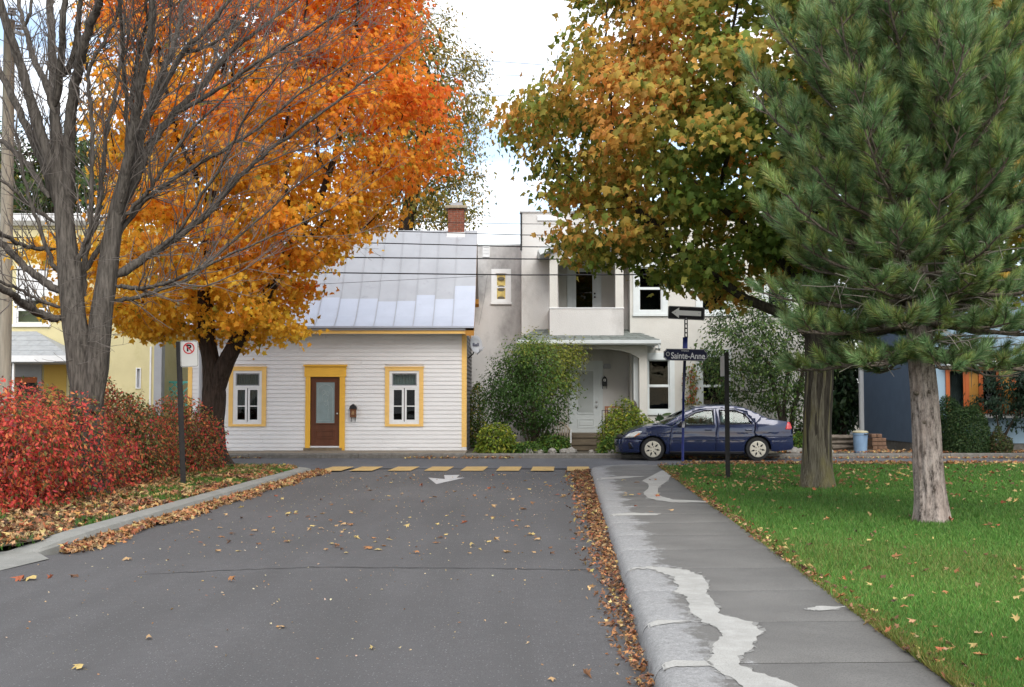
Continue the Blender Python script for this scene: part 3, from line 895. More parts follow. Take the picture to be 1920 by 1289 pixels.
# gable wall and weathered side cladding
g_poly = [(YW + 0.16, wz0), (38.5, wz0), (38.5, 3.5)] + [(y, z - 0.12) for y, z in back[2:]] + [(ridgeY, ridgeZ - 0.12)] + [(y, z - 0.12) for y, z in prof[2:-1][::-1]] + [(YW + 0.16, 3.5)]
MB().prism_x(g_poly, wx1 - 0.14, wx1 - 0.03).build('gable_wall', m_ochre, wh)
MB().prism_x(g_poly, wx0 + 0.03, wx0 + 0.14).build('gable_wall', m_clap, wh)
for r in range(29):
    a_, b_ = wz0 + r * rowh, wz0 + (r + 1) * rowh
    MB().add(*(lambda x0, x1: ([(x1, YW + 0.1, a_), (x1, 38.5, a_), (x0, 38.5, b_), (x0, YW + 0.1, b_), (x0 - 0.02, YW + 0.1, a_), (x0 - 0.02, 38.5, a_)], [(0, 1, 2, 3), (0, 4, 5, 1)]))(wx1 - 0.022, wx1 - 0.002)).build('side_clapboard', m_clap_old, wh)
MB().box(wx0 + 0.14, wx1 - 0.14, 38.3, 38.5, wz0, 3.5).build('rear_wall', m_clap, wh)
# satellite dish on the side
dish = thing('satellite_dish', at(884, 656, 33.6), 'grey satellite dish on a bracket at the right corner of the white house', 'satellite dish')
dc_ = at(893, 646, 33.45)
b = MB(); vs, fs = [], []
axis = Vector((0.35, -0.86, 0.22)).normalized(); u = axis.cross(Vector((0, 0, 1))).normalized(); v = u.cross(axis)
for j, (rr_, dp) in enumerate(((0.0, 0.07), (0.1, 0.062), (0.2, 0.035), (0.29, 0.0), (0.30, 0.004), (0.29, 0.012), (0.15, 0.07), (0.0, 0.085))):
    for i in range(20):
        t = 2 * math.pi * i / 20
        vs.append(tuple(dc_ + u * (rr_ * 0.62 * math.cos(t)) + v * (rr_ * 0.9 * math.sin(t)) - axis * dp))
for j in range(7):
    for i in range(20):
        fs.append((j * 20 + i, j * 20 + (i + 1) % 20, (j + 1) * 20 + (i + 1) % 20, (j + 1) * 20 + i))
MB().add(vs, fs).build('reflector', m_dish, dish, smooth=True)
MB().tube([dc_ - axis * 0.08, at(887, 664, 33.6), at(878, 672, 33.62)], 0.018, 7).build('mast', m_blackmetal, dish)
MB().tube([dc_ - v * 0.3, dc_ + axis * 0.3 - v * 0.26, at(908, 651, 33.2)], 0.012, 6).build('feed_arm', m_dish, dish)
MB().box(*(lambda p: (p.x - 0.05, p.x + 0.05, p.y - 0.03, p.y + 0.03, p.z - 0.03, p.z + 0.03))(dc_ + axis * 0.32 - v * 0.25)).build('receiver', m_dish, dish, bevel=0.008)
def lettering(name, body, size, loc, rot, mat, parent, extrude=0.0015, offset=0.0, align='CENTER', narrow=1.0):
    cu = bpy.data.curves.new(name, 'FONT')
    cu.body = body; cu.size = size; cu.align_x = align; cu.align_y = 'CENTER'; cu.extrude = extrude; cu.offset = offset
    cu.materials.append(mat)
    tmp = bpy.data.objects.new(name, cu); col.objects.link(tmp)
    bpy.context.view_layer.update()
    me = bpy.data.meshes.new_from_object(tmp.evaluated_get(bpy.context.evaluated_depsgraph_get()))
    bpy.data.objects.remove(tmp)
    o = bpy.data.objects.new(name, me); col.objects.link(o)
    o.parent = parent
    o.location = Vector(loc) - orig(parent); o.rotation_euler = rot; o.scale = (narrow, 1, 1)
    return o
m_letter = M('dark_lettering', (0.03, 0.03, 0.06), 0.6, 0.05)
lettering('lettering', 'Bell', 0.13, dc_ + axis * (-0.035), axis.to_track_quat('Z', 'Y').to_euler(), m_letter, dish, 0.001, 0.003)
# chimney, brick by brick
ch = thing('chimney', (X(854, 36.1), 36.1, 6.3), 'red brick chimney with a concrete cap on the silver roof', 'chimney')
cx0, cx1, cy0, cy1 = X(839, 35.85), X(869.5, 35.85), 35.75, 36.3
cz0, cz1 = 6.45, Z(391, 35.75)
MB().box(cx0 + 0.012, cx1 - 0.012, cy0 + 0.012, cy1 - 0.012, cz0, cz1).build('mortar_core', m_mortar, ch)
MB().box(cx0 - 0.03, cx1 + 0.03, cy0 - 0.03, cy1 + 0.03, cz0, Z(436, 35.75)).build('flashing', m_wht, ch)
nrow = 11
rh = (cz1 - Z(436, 35.75)) / nrow
bm_cache = {}
def brick(x0, x1, y0, y1, z0, z1):
    MB().box(x0, x1, y0, y1, z0, z1).build('brick', m_brick, ch)
for r in range(nrow):
    z0 = Z(436, 35.75) + r * rh
    off = 0.5 if r % 2 else 0.0
    L = (cx1 - cx0) / 2.5
    xs = [cx0] + [cx0 + L * (k + (0.5 if r % 2 else 1.0)) for k in range(3)] + [cx1]
    xs = sorted({round(min(v_, cx1), 4) for v_ in xs})
    for x0_, x1_ in zip(xs, xs[1:]):
        if x1_ - x0_ > 0.03:
            j = random.uniform(-0.004, 0.004)
            brick(x0_ + 0.007, x1_ - 0.007, cy0 + j, cy0 + 0.1, z0 + 0.007, z0 + rh - 0.008)
    for k in range(2):
        y0_ = cy0 + 0.11 + k * 0.2
        brick(cx1 - 0.09, cx1 + random.uniform(-0.004, 0.004), y0_, y0_ + 0.18, z0 + 0.005, z0 + rh - 0.006)
        brick(cx0 + random.uniform(-0.004, 0.004), cx0 + 0.09, y0_, y0_ + 0.18, z0 + 0.005, z0 + rh - 0.006)
MB().box(cx0 - 0.09, cx1 + 0.09, cy0 - 0.09, cy1 + 0.09, cz1, cz1 + 0.085).build('cap', m_cap, ch, bevel=0.012)
MB().box(cx0 + 0.1, cx1 - 0.06, cy0 + 0.1, cy1 - 0.1, cz1 + 0.085, cz1 + 0.2).build('flue', m_dish, ch, bevel=0.01)

# ======== grey stucco house
YG, YB, YP, YR = 37.6, 36.2, 34.7, 35.5     # wing, main wall, porch front, right front
gh = thing('stucco_house', (X(1200, YB), YB, 0.1), 'grey stucco two storey house with arched porch, balcony and white trimmed windows', 'house')
def rectY(px0, px1, py0, py1, Y): return (X(px0, Y), X(px1, Y), Z(py1, Y), Z(py0, Y))
# wing
wr = rectY(921, 958, 505, 570, YG)
wall(gh, 'wing_wall', m_stucco_d, X(880, YG), X(985, YG), 0.05, Z(461, YG), YG, YG + 0.25, [(wr[0] + 0.09, wr[1] - 0.09, wr[2] + 0.09, wr[3] - 0.09)])
MB().box(X(880, YG), X(985, YG), YG + 0.252, YG + 6, 0.05, Z(461, YG) - 0.1).build('wing_body', m_stucco_d, gh)
MB().box(X(880, YG) - 0.03, X(985, YG), YG - 0.03, YG + 6, Z(461, YG), Z(461, YG) + 0.05).build('parapet_cap', m_pale, gh)
vb = MB(); vr = rectY(904.5, 918, 462.5, 482.5, YG)
frame(vb, *vr, 0.03, YG - 0.03, YG - 0.002)
vent = vb.build('louvre_vent', m_wht, gh)
for k in range(6):
    z_ = vr[2] + 0.03 + (vr[3] - vr[2] - 0.06) * (k + 0.5) / 6
    MB().add([(vr[0] + 0.03, YG - 0.028, z_ - 0.022), (vr[1] - 0.03, YG - 0.028, z_ - 0.022), (vr[1] - 0.03, YG - 0.006, z_ + 0.02), (vr[0] + 0.03, YG - 0.006, z_ + 0.02), (vr[0] + 0.03, YG - 0.024, z_ - 0.028), (vr[1] - 0.03, YG - 0.024, z_ - 0.028), (vr[1] - 0.03, YG - 0.002, z_ + 0.014), (vr[0] + 0.03, YG - 0.002, z_ + 0.014)], [(0, 1, 2, 3), (7, 6, 5, 4), (0, 4, 5, 1), (1, 5, 6, 2), (2, 6, 7, 3), (3, 7, 4, 0)]).build('slat', m_wht, vent)

def sash_window(parent, r, y, cw, mat_c, mat_f, rail=0.5, sill=True, pane=None, top_extra=0.0):
    a, b, c, d = r
    cb = frame(MB(), a, b, c, d, cw, y - 0.035, y + 0.04, cw * 0.8, cw + top_extra)
    if sill: cb.box(a - 0.02, b + 0.02, y - 0.06, y - 0.03, c - 0.02, c + 0.05)
    w = cb.build('window', mat_c, parent)
    ia, ib, ic, id_ = a + cw, b - cw, c + cw * 0.8, d - cw - top_extra
    zm = ic + (id_ - ic) * rail
    lo = frame(MB(), ia, ib, ic, zm + 0.02, 0.04, y + 0.002, y + 0.035)
    hi = frame(MB(), ia, ib, zm - 0.02 + 0.04, id_, 0.04, y + 0.038, y + 0.07)
    lo.build('lower_sash', mat_f, w); hi.build('upper_sash', mat_f, w)
    MB().box(ia + 0.04, ib - 0.04, y + 0.016, y + 0.02, ic + 0.04, zm - 0.02).build('pane', pane or m_glass, w)
    MB().box(ia + 0.04, ib - 0.04, y + 0.05, y + 0.054, zm + 0.06, id_ - 0.04).build('pane', pane or m_glass, w)
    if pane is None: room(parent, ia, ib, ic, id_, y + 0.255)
    return w
ww = sash_window(gh, wr, YG, 0.14, m_wht, m_wht, 0.48, True, m_stain_pane)
m_disc = M('dark_stained_glass', (0.10, 0.085, 0.05), 0.3, 0.3, 10, spec=0.6)
for zc in (0.30, 0.62):
    zc_ = wr[2] + (wr[3] - wr[2]) * zc
    for dz_ in (-0.15, 0.12):
        hp = [(X(939.5, YG) + 0.12 * math.cos(t), zc_ + dz_ + 0.055 * math.sin(t)) for t in np.linspace(0, 2 * math.pi, 15)[:-1]]
        MB().prism_y(hp, YG + 0.009, YG + 0.014).build('dark_lozenge', m_disc, ww)

# main wall with balcony recess
bx0, bx1 = X(978, YB), X(1186, YB)
btop = Z(399, YB)
bal = (X(1048, YB), X(1162, YB), Z(640, YB), Z(478, YB))
por = (X(1044, YB), X(1200, YB), 0.05, Z(646, YB))
wall(gh, 'main_wall', m_stucco, bx0, bx1, 0.05, btop, YB, YB + 0.3, [(bal[0], bal[1], Z(600, YB), bal[3])])
MB().box(bx0, bx0 + 0.3, YB + 0.302, YG - 0.002, 0.05, btop).build('side_wall', m_stucco_d, gh)
MB().box(bx0 - 0.06, X(1520, YB), YB - 0.04, YB + 0.35, btop, btop + 0.045).build('parapet_cap', m_stucco_d, gh)
MB().tube([(bx0 - 0.01, YB - 0.03, btop), (bx0 - 0.01, YB - 0.03, Z(470, YB))], 0.03, 6).build('cable_conduit', m_blackmetal, gh)
tw = rectY(1008, 1058, 402, 420, YB - 0.02)
# second-floor attic window head at the top edge
MB().box(tw[0], tw[1], YB - 0.05, YB - 0.005, Z(414, YB), Z(405, YB)).build('attic_sill', m_wht, gh)
# balcony recess: back wall, door
YBB = YB + 0.95
MB().box(bal[0] - 0.3, bal[1] + 0.3, YBB, YBB + 0.1, Z(640, YB), bal[3] + 0.3).build('balcony_back_wall', m_stucco_w, gh)
MB().box(bal[0] - 0.1, bal[0], YB + 0.302, YBB, Z(640, YB), bal[3] + 0.3).box(bal[1], bal[1] + 0.1, YB + 0.302, YBB, Z(640, YB), bal[3] + 0.3).build('balcony_side_wall', m_stucco_w, gh)
MB().box(bal[0] - 0.1, bal[1] + 0.1, YB + 0.302, YBB, bal[3], bal[3] + 0.05).build('balcony_ceiling', m_pale, gh)
bd = rectY(1064, 1128, 494, 600, YBB)
cb = frame(MB(), *bd, 0.15, YBB - 0.05, YBB - 0.002)
bdo = cb.build('balcony_door', m_pale, gh)
dl = (bd[0] + 0.15, bd[1] - 0.15, bd[2], bd[3] - 0.15)
frame(MB(), *dl, 0.13, YBB - 0.03, YBB - 0.004, 0.3).build('door_leaf', m_doorw, bdo)
MB().box(dl[0] + 0.13, dl[1] - 0.13, YBB - 0.015, YBB - 0.011, dl[2] + 0.3, dl[3] - 0.13).build('pane', glass_mat('dark_door_glass', (0.1, 0.1, 0.1), 0.06), bdo)
for dz_ in (0.0, 0.11):
    MB().lathe([(0.012, 0.02), (0.03, 0.0), (0.03, -0.02), (0.015, -0.03)], (dl[1] - 0.06, YBB - 0.04, dl[2] + 0.72 + dz_), 10, 'y').build('lock', m_blackmetal, bdo)
# balcony front: parapet box, columns, arch, small gable roof
YBF = YP + 0.25
pr = rectY(1031, 1170, 577, 634, YBF)
bp = MB().box(pr[0], pr[1], YBF, YBF + 0.14, pr[2], pr[3] - 0.03)
bp.box(pr[0], pr[0] + 0.14, YBF + 0.141, YB - 0.002, pr[2], pr[3] - 0.03).box(pr[1] - 0.14, pr[1], YBF + 0.141, YB - 0.002, pr[2], pr[3] - 0.03)
bp.build('balcony_parapet', m_stucco, gh)
MB().box(pr[0] - 0.02, pr[1] + 0.02, YBF - 0.02, YBF + 0.16, pr[3] - 0.03, pr[3]).build('parapet_coping', m_wht, gh)
colz = Z(497, YBF)
for (a_, b_) in ((1031, 1046), (1155, 1170)):
    MB().box(X(a_, YBF), X(b_, YBF), YBF, YBF + 0.24, pr[3], colz).build('balcony_column', m_stucco_w, gh)
ap = [(X(1031, YBF), colz), (X(1046, YBF), colz)]
for k in range(13):
    t = k / 12
    ap.append((X(1046 + 109 * t, YBF), colz + 0.20 * (1 - abs(2 * t - 1) ** 6)))
ap += [(X(1155, YBF), colz), (X(1170, YBF), colz), (X(1170, YBF), Z(478, YBF)), (X(1031, YBF), Z(478, YBF))]
MB().prism_y(ap, YBF, YBF + 0.24).build('balcony_arch', m_stucco_w, gh)
apx, apz = X(1100, YBF), Z(436, YBF)
for sgn, e in ((-1, 1013), (1, 1187)):
    ex, ez = X(e, YBF), Z(480, YBF)
    n_ = Vector((-(apz - ez), 0, (apx - ex))).normalized() * 0.16
    if n_.z < 0: n_ = -n_
    poly = [(ex, ez), (apx, apz), (apx + 0 * n_.x, apz + 0.2), (ex + n_.x, ez + n_.z)]
    if sgn > 0: poly = poly[::-1]
    MB().prism_y(poly, YBF - 0.28, YB - 0.003).build('gable_roof_slope', m_pale, gh)
MB().prism_y([(X(1031, YBF), Z(478, YBF)), (X(1170, YBF), Z(478, YBF)), (apx, apz - 0.04)], YBF + 0.03, YBF + 0.2).build('gable_infill', m_stucco, gh)
# right front with windows
rx_0, rx_1 = X(1182, YR), X(1512, YR)
wins = [rectY(1188, 1253, 487, 592, YR), rectY(1206, 1265, 662, 777, YR), rectY(1306, 1372, 655, 790, YR), rectY(1306, 1372, 487, 592, YR), rectY(1430, 1490, 487, 592, YR)]
hl = [(a + 0.1, b - 0.1, c + 0.08, d - 0.1) for a, b, c, d in wins]
wall(gh, 'front_wall', m_stucco_w, rx_0, rx_1, 0.05, btop, YR, YR + 0.25, hl)
MB().box(rx_0, rx_0 + 0.2, YR + 0.252, YB - 0.002, 0.05, btop).build('return_wall', m_stucco, gh)
MB().box(rx_1 - 0.25, rx_1, YR + 0.252, YR + 8, 0.05, btop).build('end_wall', m_stucco_d, gh)
MB().box(rx_0, rx_1 - 0.26, YR + 7.8, YR + 8, 0.05, btop).build('rear_wall', m_stucco_d, gh)
MB().box(bx0 + 0.31, rx_1 - 0.26, YB + 0.4, YR + 7.79, btop - 0.25, btop - 0.1).build('roof_deck', m_shingle, gh)
for k, r_ in enumerate(wins):
    sash_window(gh, r_, YR, 0.17 if k != 1 else 0.15, m_pale, m_pale, 0.5 if k != 1 else 0.47, True, None, 0.06)
# porch: roof with shingle courses, arch front, back wall, door
YPF = 34.25
pe = (X(970, YPF), X(1238, YPF)); pz = Z(638, YPF)
pt = (X(1004, YB), X(1182, YB)); ptz = Z(617, YB - 0.3)
n = 6
for k in range(n):
    t0, t1 = k / n, (k + 1) / n + 0.02
    row = lambda t, dz: ((pe[0] + (pt[0] - pe[0]) * t, pe[1] + (pt[1] - pe[1]) * t, YPF + (YB - 0.02 - YPF) * t, pz + (ptz - pz) * t + dz))
    a_ = row(t0, 0.022); b_ = row(min(1, t1), 0.004); a2 = row(t0, 0.0)
    nsh = 15
    for i in range(nsh):
        u0, u1 = i / nsh + 0.002, (i + 1) / nsh - 0.002
        jz = random.uniform(0, 0.006)
        p = [(a_[0] + (a_[1] - a_[0]) * u0, a_[2], a_[3] + jz), (a_[0] + (a_[1] - a_[0]) * u1, a_[2], a_[3] + jz), (b_[0] + (b_[1] - b_[0]) * u1, b_[2], b_[3]), (b_[0] + (b_[1] - b_[0]) * u0, b_[2], b_[3])]
        lo = [(q_[0], q_[1], q_[2] - 0.018) for q_ in p]
        MB().add(p + lo, [(0, 1, 2, 3), (7, 6, 5, 4), (0, 4, 5, 1), (1, 5, 6, 2), (3, 2, 6, 7), (0, 3, 7, 4)]).build('shingle', m_shingle, gh)
MB().add([(pe[0], YPF, pz - 0.03), (pe[1], YPF, pz - 0.03), (pt[1], YB - 0.02, ptz - 0.03), (pt[0], YB - 0.02, ptz - 0.03), (pe[0], YB - 0.02, pz - 0.03), (pe[1], YB - 0.02, pz - 0.03)], [(0, 1, 2, 3), (1, 5, 2), (0, 3, 4)]).build('porch_roof_deck', m_shingle, gh)
gt = MB().prism_x([(YPF - 0.1, pz - 0.10), (YPF - 0.11, pz - 0.005), (YPF - 0.10, pz + 0.0), (YPF - 0.085, pz - 0.07), (YPF - 0.02, pz - 0.07), (YPF - 0.02, pz - 0.12), (YPF - 0.06, pz - 0.14)], pe[0] - 0.02, pe[1] + 0.02)
gt.build('gutter', m_pale, gh)
MB().box(pe[0], pe[1], YPF - 0.018, YB - 0.1, pz - 0.13, pz - 0.10).build('porch_soffit', m_pale, gh)
MB().tube([(pe[1] - 0.05, YPF - 0.05, pz - 0.1), (pe[1] - 0.02, YPF - 0.03, pz - 0.22), (pe[1] + 0.02, YPF + 0.3, pz - 0.27), (pe[1] + 0.03, YR - 0.06, pz - 0.2)], 0.035, 7).build('downpipe', m_pale, gh)
za = Z(650, YP)
ap = [(X(1000, YP), 0.05), (X(1018, YP), 0.05), (X(1018, YP), Z(672, YP))]
for k in range(21):
    t = k / 20
    ap.append((X(1018 + 181 * t, YP), Z(672, YP) + (Z(655, YP) - Z(672, YP)) * (1 - abs(2 * t - 1) ** 3.6)))
ap += [(X(1199, YP), 0.05), (X(1214, YP), 0.05), (X(1214, YP), pz - 0.132), (X(1000, YP), pz - 0.132)]
MB().prism_y(ap, YP, YP + 0.26).build('porch_arch', m_stucco_w, gh)
MB().box(X(1188, YP + 0.3), X(1199, YP + 0.3), YP + 0.262, YR - 0.002, 0.05, Z(655, YP)).build('porch_pilaster', m_pale, gh)
MB().box(X(1000, YP), X(1000, YP) + 0.2, YP + 0.262, YB - 0.002, 0.05, pz - 0.132).build('porch_side_wall', m_stucco, gh)
fl = Z(814, YP)
nb = 9
for k in range(nb):
    y0_ = YP - 0.1 + (YB - YP + 0.1) * k / nb
    MB().box(X(1016, YP), X(1200, YP), y0_, y0_ + (YB - YP + 0.1) / nb - 0.01, fl - 0.05, fl).build('deck_board', m_porchwood, gh)
for k in range(2):
    z1_ = fl - 0.052 - k * 0.2
    MB().box(X(1068, YP), X(1133, YP), YP - 0.25 - 0.3 * k, YP - 0.102 - 0.0 * k if k == 0 else YP - 0.252, z1_ - 0.05, z1_).build('step_tread', m_porchwood, gh)
    MB().box(X(1070, YP), X(1131, YP), YP - 0.22 - 0.3 * k, YP - 0.19 - 0.3 * k, 0.1, z1_ - 0.052).build('step_riser', m_porchwood, gh)
fd = rectY(1067, 1130, 677, 813, YB)
cb = frame(MB(), fd[0], fd[1], fd[2] - 0.05, fd[3], 0.12, YB - 0.05, YB - 0.003, 0.05)
fdo = cb.build('front_door', m_doorw, gh)
l = (fd[0] + 0.12, fd[1] - 0.12, fd[2], fd[3] - 0.12)
MB().box(*l[:2], YB - 0.03, YB - 0.004, l[2], l[3]).build('door_leaf', m_doorw, fdo)
W_, H_ = l[1] - l[0], l[3] - l[2]
frame(MB(), l[0] + W_ * 0.15, l[1] - W_ * 0.18, l[2] + H_ * 0.28, l[3] - H_ * 0.08, 0.035, YB - 0.05, YB - 0.031).build('light_frame', m_doorw, fdo, bevel=0.006)
m_blind = M('closed_blind', (0.40, 0.43, 0.42), 0.7, 0.05)
nsl = 34
zz0, zz1 = l[2] + H_ * 0.28 + 0.035, l[3] - H_ * 0.08 - 0.035
for k in range(nsl):
    z_ = zz0 + (zz1 - zz0) * k / nsl
    MB().add([(l[0] + W_ * 0.15 + 0.036, YB - 0.036, z_), (l[1] - W_ * 0.18 - 0.036, YB - 0.036, z_), (l[1] - W_ * 0.18 - 0.036, YB - 0.033, z_ + (zz1 - zz0) / nsl * 0.96), (l[0] + W_ * 0.15 + 0.036, YB - 0.033, z_ + (zz1 - zz0) / nsl * 0.96)], [(0, 1, 2, 3)]).build('blind_slat', m_blind, fdo)
frame(MB(), l[0] + W_ * 0.17, l[1] - W_ * 0.18, l[2] + H_ * 0.08, l[2] + H_ * 0.21, 0.025, YB - 0.045, YB - 0.031).build('lower_panel', m_doorw, fdo, bevel=0.006)
MB().box(l[0] + W_ * 0.25, l[1] - W_ * 0.26, YB - 0.042, YB - 0.031, l[2] + H_ * 0.115, l[2] + H_ * 0.175).build('lower_panel', m_doorw, fdo, bevel=0.006)
for dz_ in (0.39, 0.46):
    MB().lathe([(0.014, 0.02), (0.034, 0.0), (0.034, -0.02), (0.02, -0.035)], (l[1] - 0.07, YB - 0.05, l[2] + H_ * dz_), 12, 'y').build('lock', m_steel, fdo)
MB().box(l[0] - 0.1, l[1] + 0.12, YB - 0.14, YB - 0.052, l[2] - 0.06, l[2] - 0.005).build('threshold', m_wht, fdo)
# wall mailbox and lamp beside that door
mb2 = thing('mailbox', at(1133.5, 728, YB - 0.05), 'black wall mailbox with small white emblem beside the white porch door', 'mailbox')
q = lambda px, py: (X(px, YB), Z(py, YB))
MB().prism_y([q(1129, 724.5), q(1138, 724.5), q(1138.3, 712), q(1136.5, 708), q(1133.5, 705.5), q(1130.5, 708), q(1128.7, 712)], YB - 0.11, YB - 0.005).build('body', m_blackmetal, mb2, bevel=0.008)
frame(MB(), *q(1131.2, 0)[:1], q(1135.5, 0)[0], q(0, 715.5)[1], q(0, 711)[1], 0.02, YB - 0.118, YB - 0.109).build('emblem', m_wht, mb2)
for px in (1129.7, 1137.6):
    MB().tube([(X(px, YB), YB - 0.05, Z(724.5, YB)), (X(px, YB), YB - 0.05, Z(728, YB)), (X(px, YB), YB - 0.08, Z(729, YB))], 0.01, 6).build('paper_hook', m_blackmetal, mb2)
MB().prism_y([q(1132, 691.5), q(1145, 691.5), q(1146, 688), q(1144, 682.5), q(1133, 682.5), q(1131, 688)], YB - 0.07, YB - 0.004).build('meter_vent', m_dish, gh, bevel=0.01)

# ======== yellow house on the left
YL = 34.0
yh = thing('yellow_house', (X(120, YL), YL, 0.1), 'pale yellow stucco house with white cornice behind the bare tree', 'house')
y0x, y1x = X(-420, YL), X(288, YL)
ywin = rectY(22, 92, 555, 612, YL)
yw2 = rectY(254.5, 264, 690, 729, YL)
ydoor = rectY(-60, 78, 682, 800, YL)
uw = rectY(28, 90, 492, 530, YL)
wall(yh, 'front_wall', m_cream, y0x, y1x, 0.05, Z(424, YL), YL, YL + 0.25, [(ywin[0] + .1, ywin[1] - .1, ywin[2] + .1, ywin[3] - .1), (yw2[0] + .02, yw2[1] - .02, yw2[2] + .02, yw2[3] - .02), (ydoor[0] + .1, ydoor[1] - .1, 0.05, ydoor[3] - .1)])
MB().box(y0x, y1x, YL + 0.252, YL + 9, 0.05, Z(424, YL) - 0.05).build('house_body', m_cream, yh)
cn = MB().prism_x([(YL - 0.25, Z(424, YL) + 0.12), (YL - 0.27, Z(403, YL)), (YL + 9, Z(403, YL)), (YL + 9, Z(424, YL)), (YL - 0.12, Z(424, YL))], y0x - 0.05, X(170, YL) + 0.6)
cn.build('cornice', m_wht, yh)
sash_window(yh, ywin, YL, 0.10, m_wht, m_wht, 0.55)
sash_window(yh, yw2, YL, 0.03, m_wht, m_dish, 0.5, False)
MB().box(X(27, YL), X(105, YL), YL - 0.04, YL - 0.003, Z(562, YL), Z(497, YL)).build('sign_board', m_wht, yh)
MB().box(X(280.5, YL), X(283.5, YL), YL - 0.05, YL - 0.002, 0.1, Z(650, YL)).build('corner_pipe', m_wht, yh)
MB().box(y1x + 0.002, y1x + 0.22, YL - 0.02, YL + 0.3, 0.1, Z(560, YL)).build('corner_board', m_dish, yh)
# raking eave of the rear gable
MB().prism_y([(X(232, YL), Z(462, YL)), (X(300, YL), Z(520, YL)), (X(300, YL), Z(528, YL)), (X(228, YL), Z(468, YL))][::-1], YL - 0.2, YL + 4).build('raking_eave', m_wht, yh)
# porch with shingled roof
YQ = 32.4
e0, e1, ez = X(-60, YQ), X(128, YQ), Z(668, YQ)
t0_, t1_, tz = X(-60, YL), X(66, YL), Z(622, YL)
for k in range(5):
    a_, b_ = k / 5, (k + 1) / 5 + 0.03
    xe = lambda t: e1 + (t1_ - e1) * t
    x = e0
    i = 0
    while x < xe(a_) - 0.1:
        w_ = 0.33
        xs0, xs1 = x + (0.16 if k % 2 and i == 0 else 0), min(x + w_ - 0.006, xe(a_))
        ya, yb = YQ + (YL - YQ) * a_, YQ + (YL - YQ) * min(1, b_)
        z0_, z1_ = ez + (tz - ez) * a_, ez + (tz - ez) * min(1, b_)
        j = random.uniform(0, 0.006)
        p = [(xs0, ya, z0_ + 0.024 + j), (xs1, ya, z0_ + 0.024 + j), (min(xs1, xe(min(1, b_))), yb, z1_ + 0.006), (min(xs0, xe(min(1, b_)) - 0.01), yb, z1_ + 0.006)]
        lo = [(q_[0], q_[1], q_[2] - 0.02) for q_ in p]
        MB().add(p + lo, [(0, 1, 2, 3), (7, 6, 5, 4), (0, 4, 5, 1), (1, 5, 6, 2), (3, 2, 6, 7), (0, 3, 7, 4)]).build('shingle', m_shingle3, yh)
        x += w_ + (0.165 if k % 2 and i == 0 else 0); i += 1
MB().add([(e0, YQ, ez), (e1, YQ, ez), (t1_, YL - 0.01, tz), (t0_, YL - 0.01, tz), (e1, YL - 0.01, ez)], [(0, 1, 2, 3), (1, 4, 2)]).build('porch_roof_deck', m_shingle3, yh)
MB().box(e0, e1 + 0.03, YQ - 0.06, YQ - 0.002, ez - 0.16, ez + 0.015).build('porch_fascia', m_wht, yh)
MB().box(e0, e1, YQ, YL - 0.004, ez - 0.19, ez - 0.165).build('porch_ceiling', m_dish, yh)
MB().box(X(20, YQ), X(23.5, YQ), YQ + 0.05, YQ + 0.12, 0.1, ez - 0.19).build('porch_post', m_wht, yh)
MB().box(X(82, YL), X(124, YL), YL - 0.02, YL - 0.003, 0.3, Z(678, YL)).build('porch_wall_panel', m_cream2, yh)
dfr = frame(MB(), *ydoor[:2], 0.1, ydoor[3], 0.12, YL - 0.04, YL - 0.003)
dfr.box(ydoor[0] + .12, ydoor[1] - .12, YL - 0.03, YL - 0.004, Z(707, YL), ydoor[3] - 0.12)
ydr = dfr.build('porch_door', m_dish, yh)
MB().box(ydoor[0] + .12, ydoor[1] - .12, YL + 0.02, YL + 0.06, Z(718, YL), Z(708, YL)).build('door_head', m_orange, ydr)
MB().box(ydoor[0] + .12, ydoor[1] - .12, YL + 0.1, YL + 0.14, 0.1, Z(718, YL)).build('door_glass', m_dark, ydr)

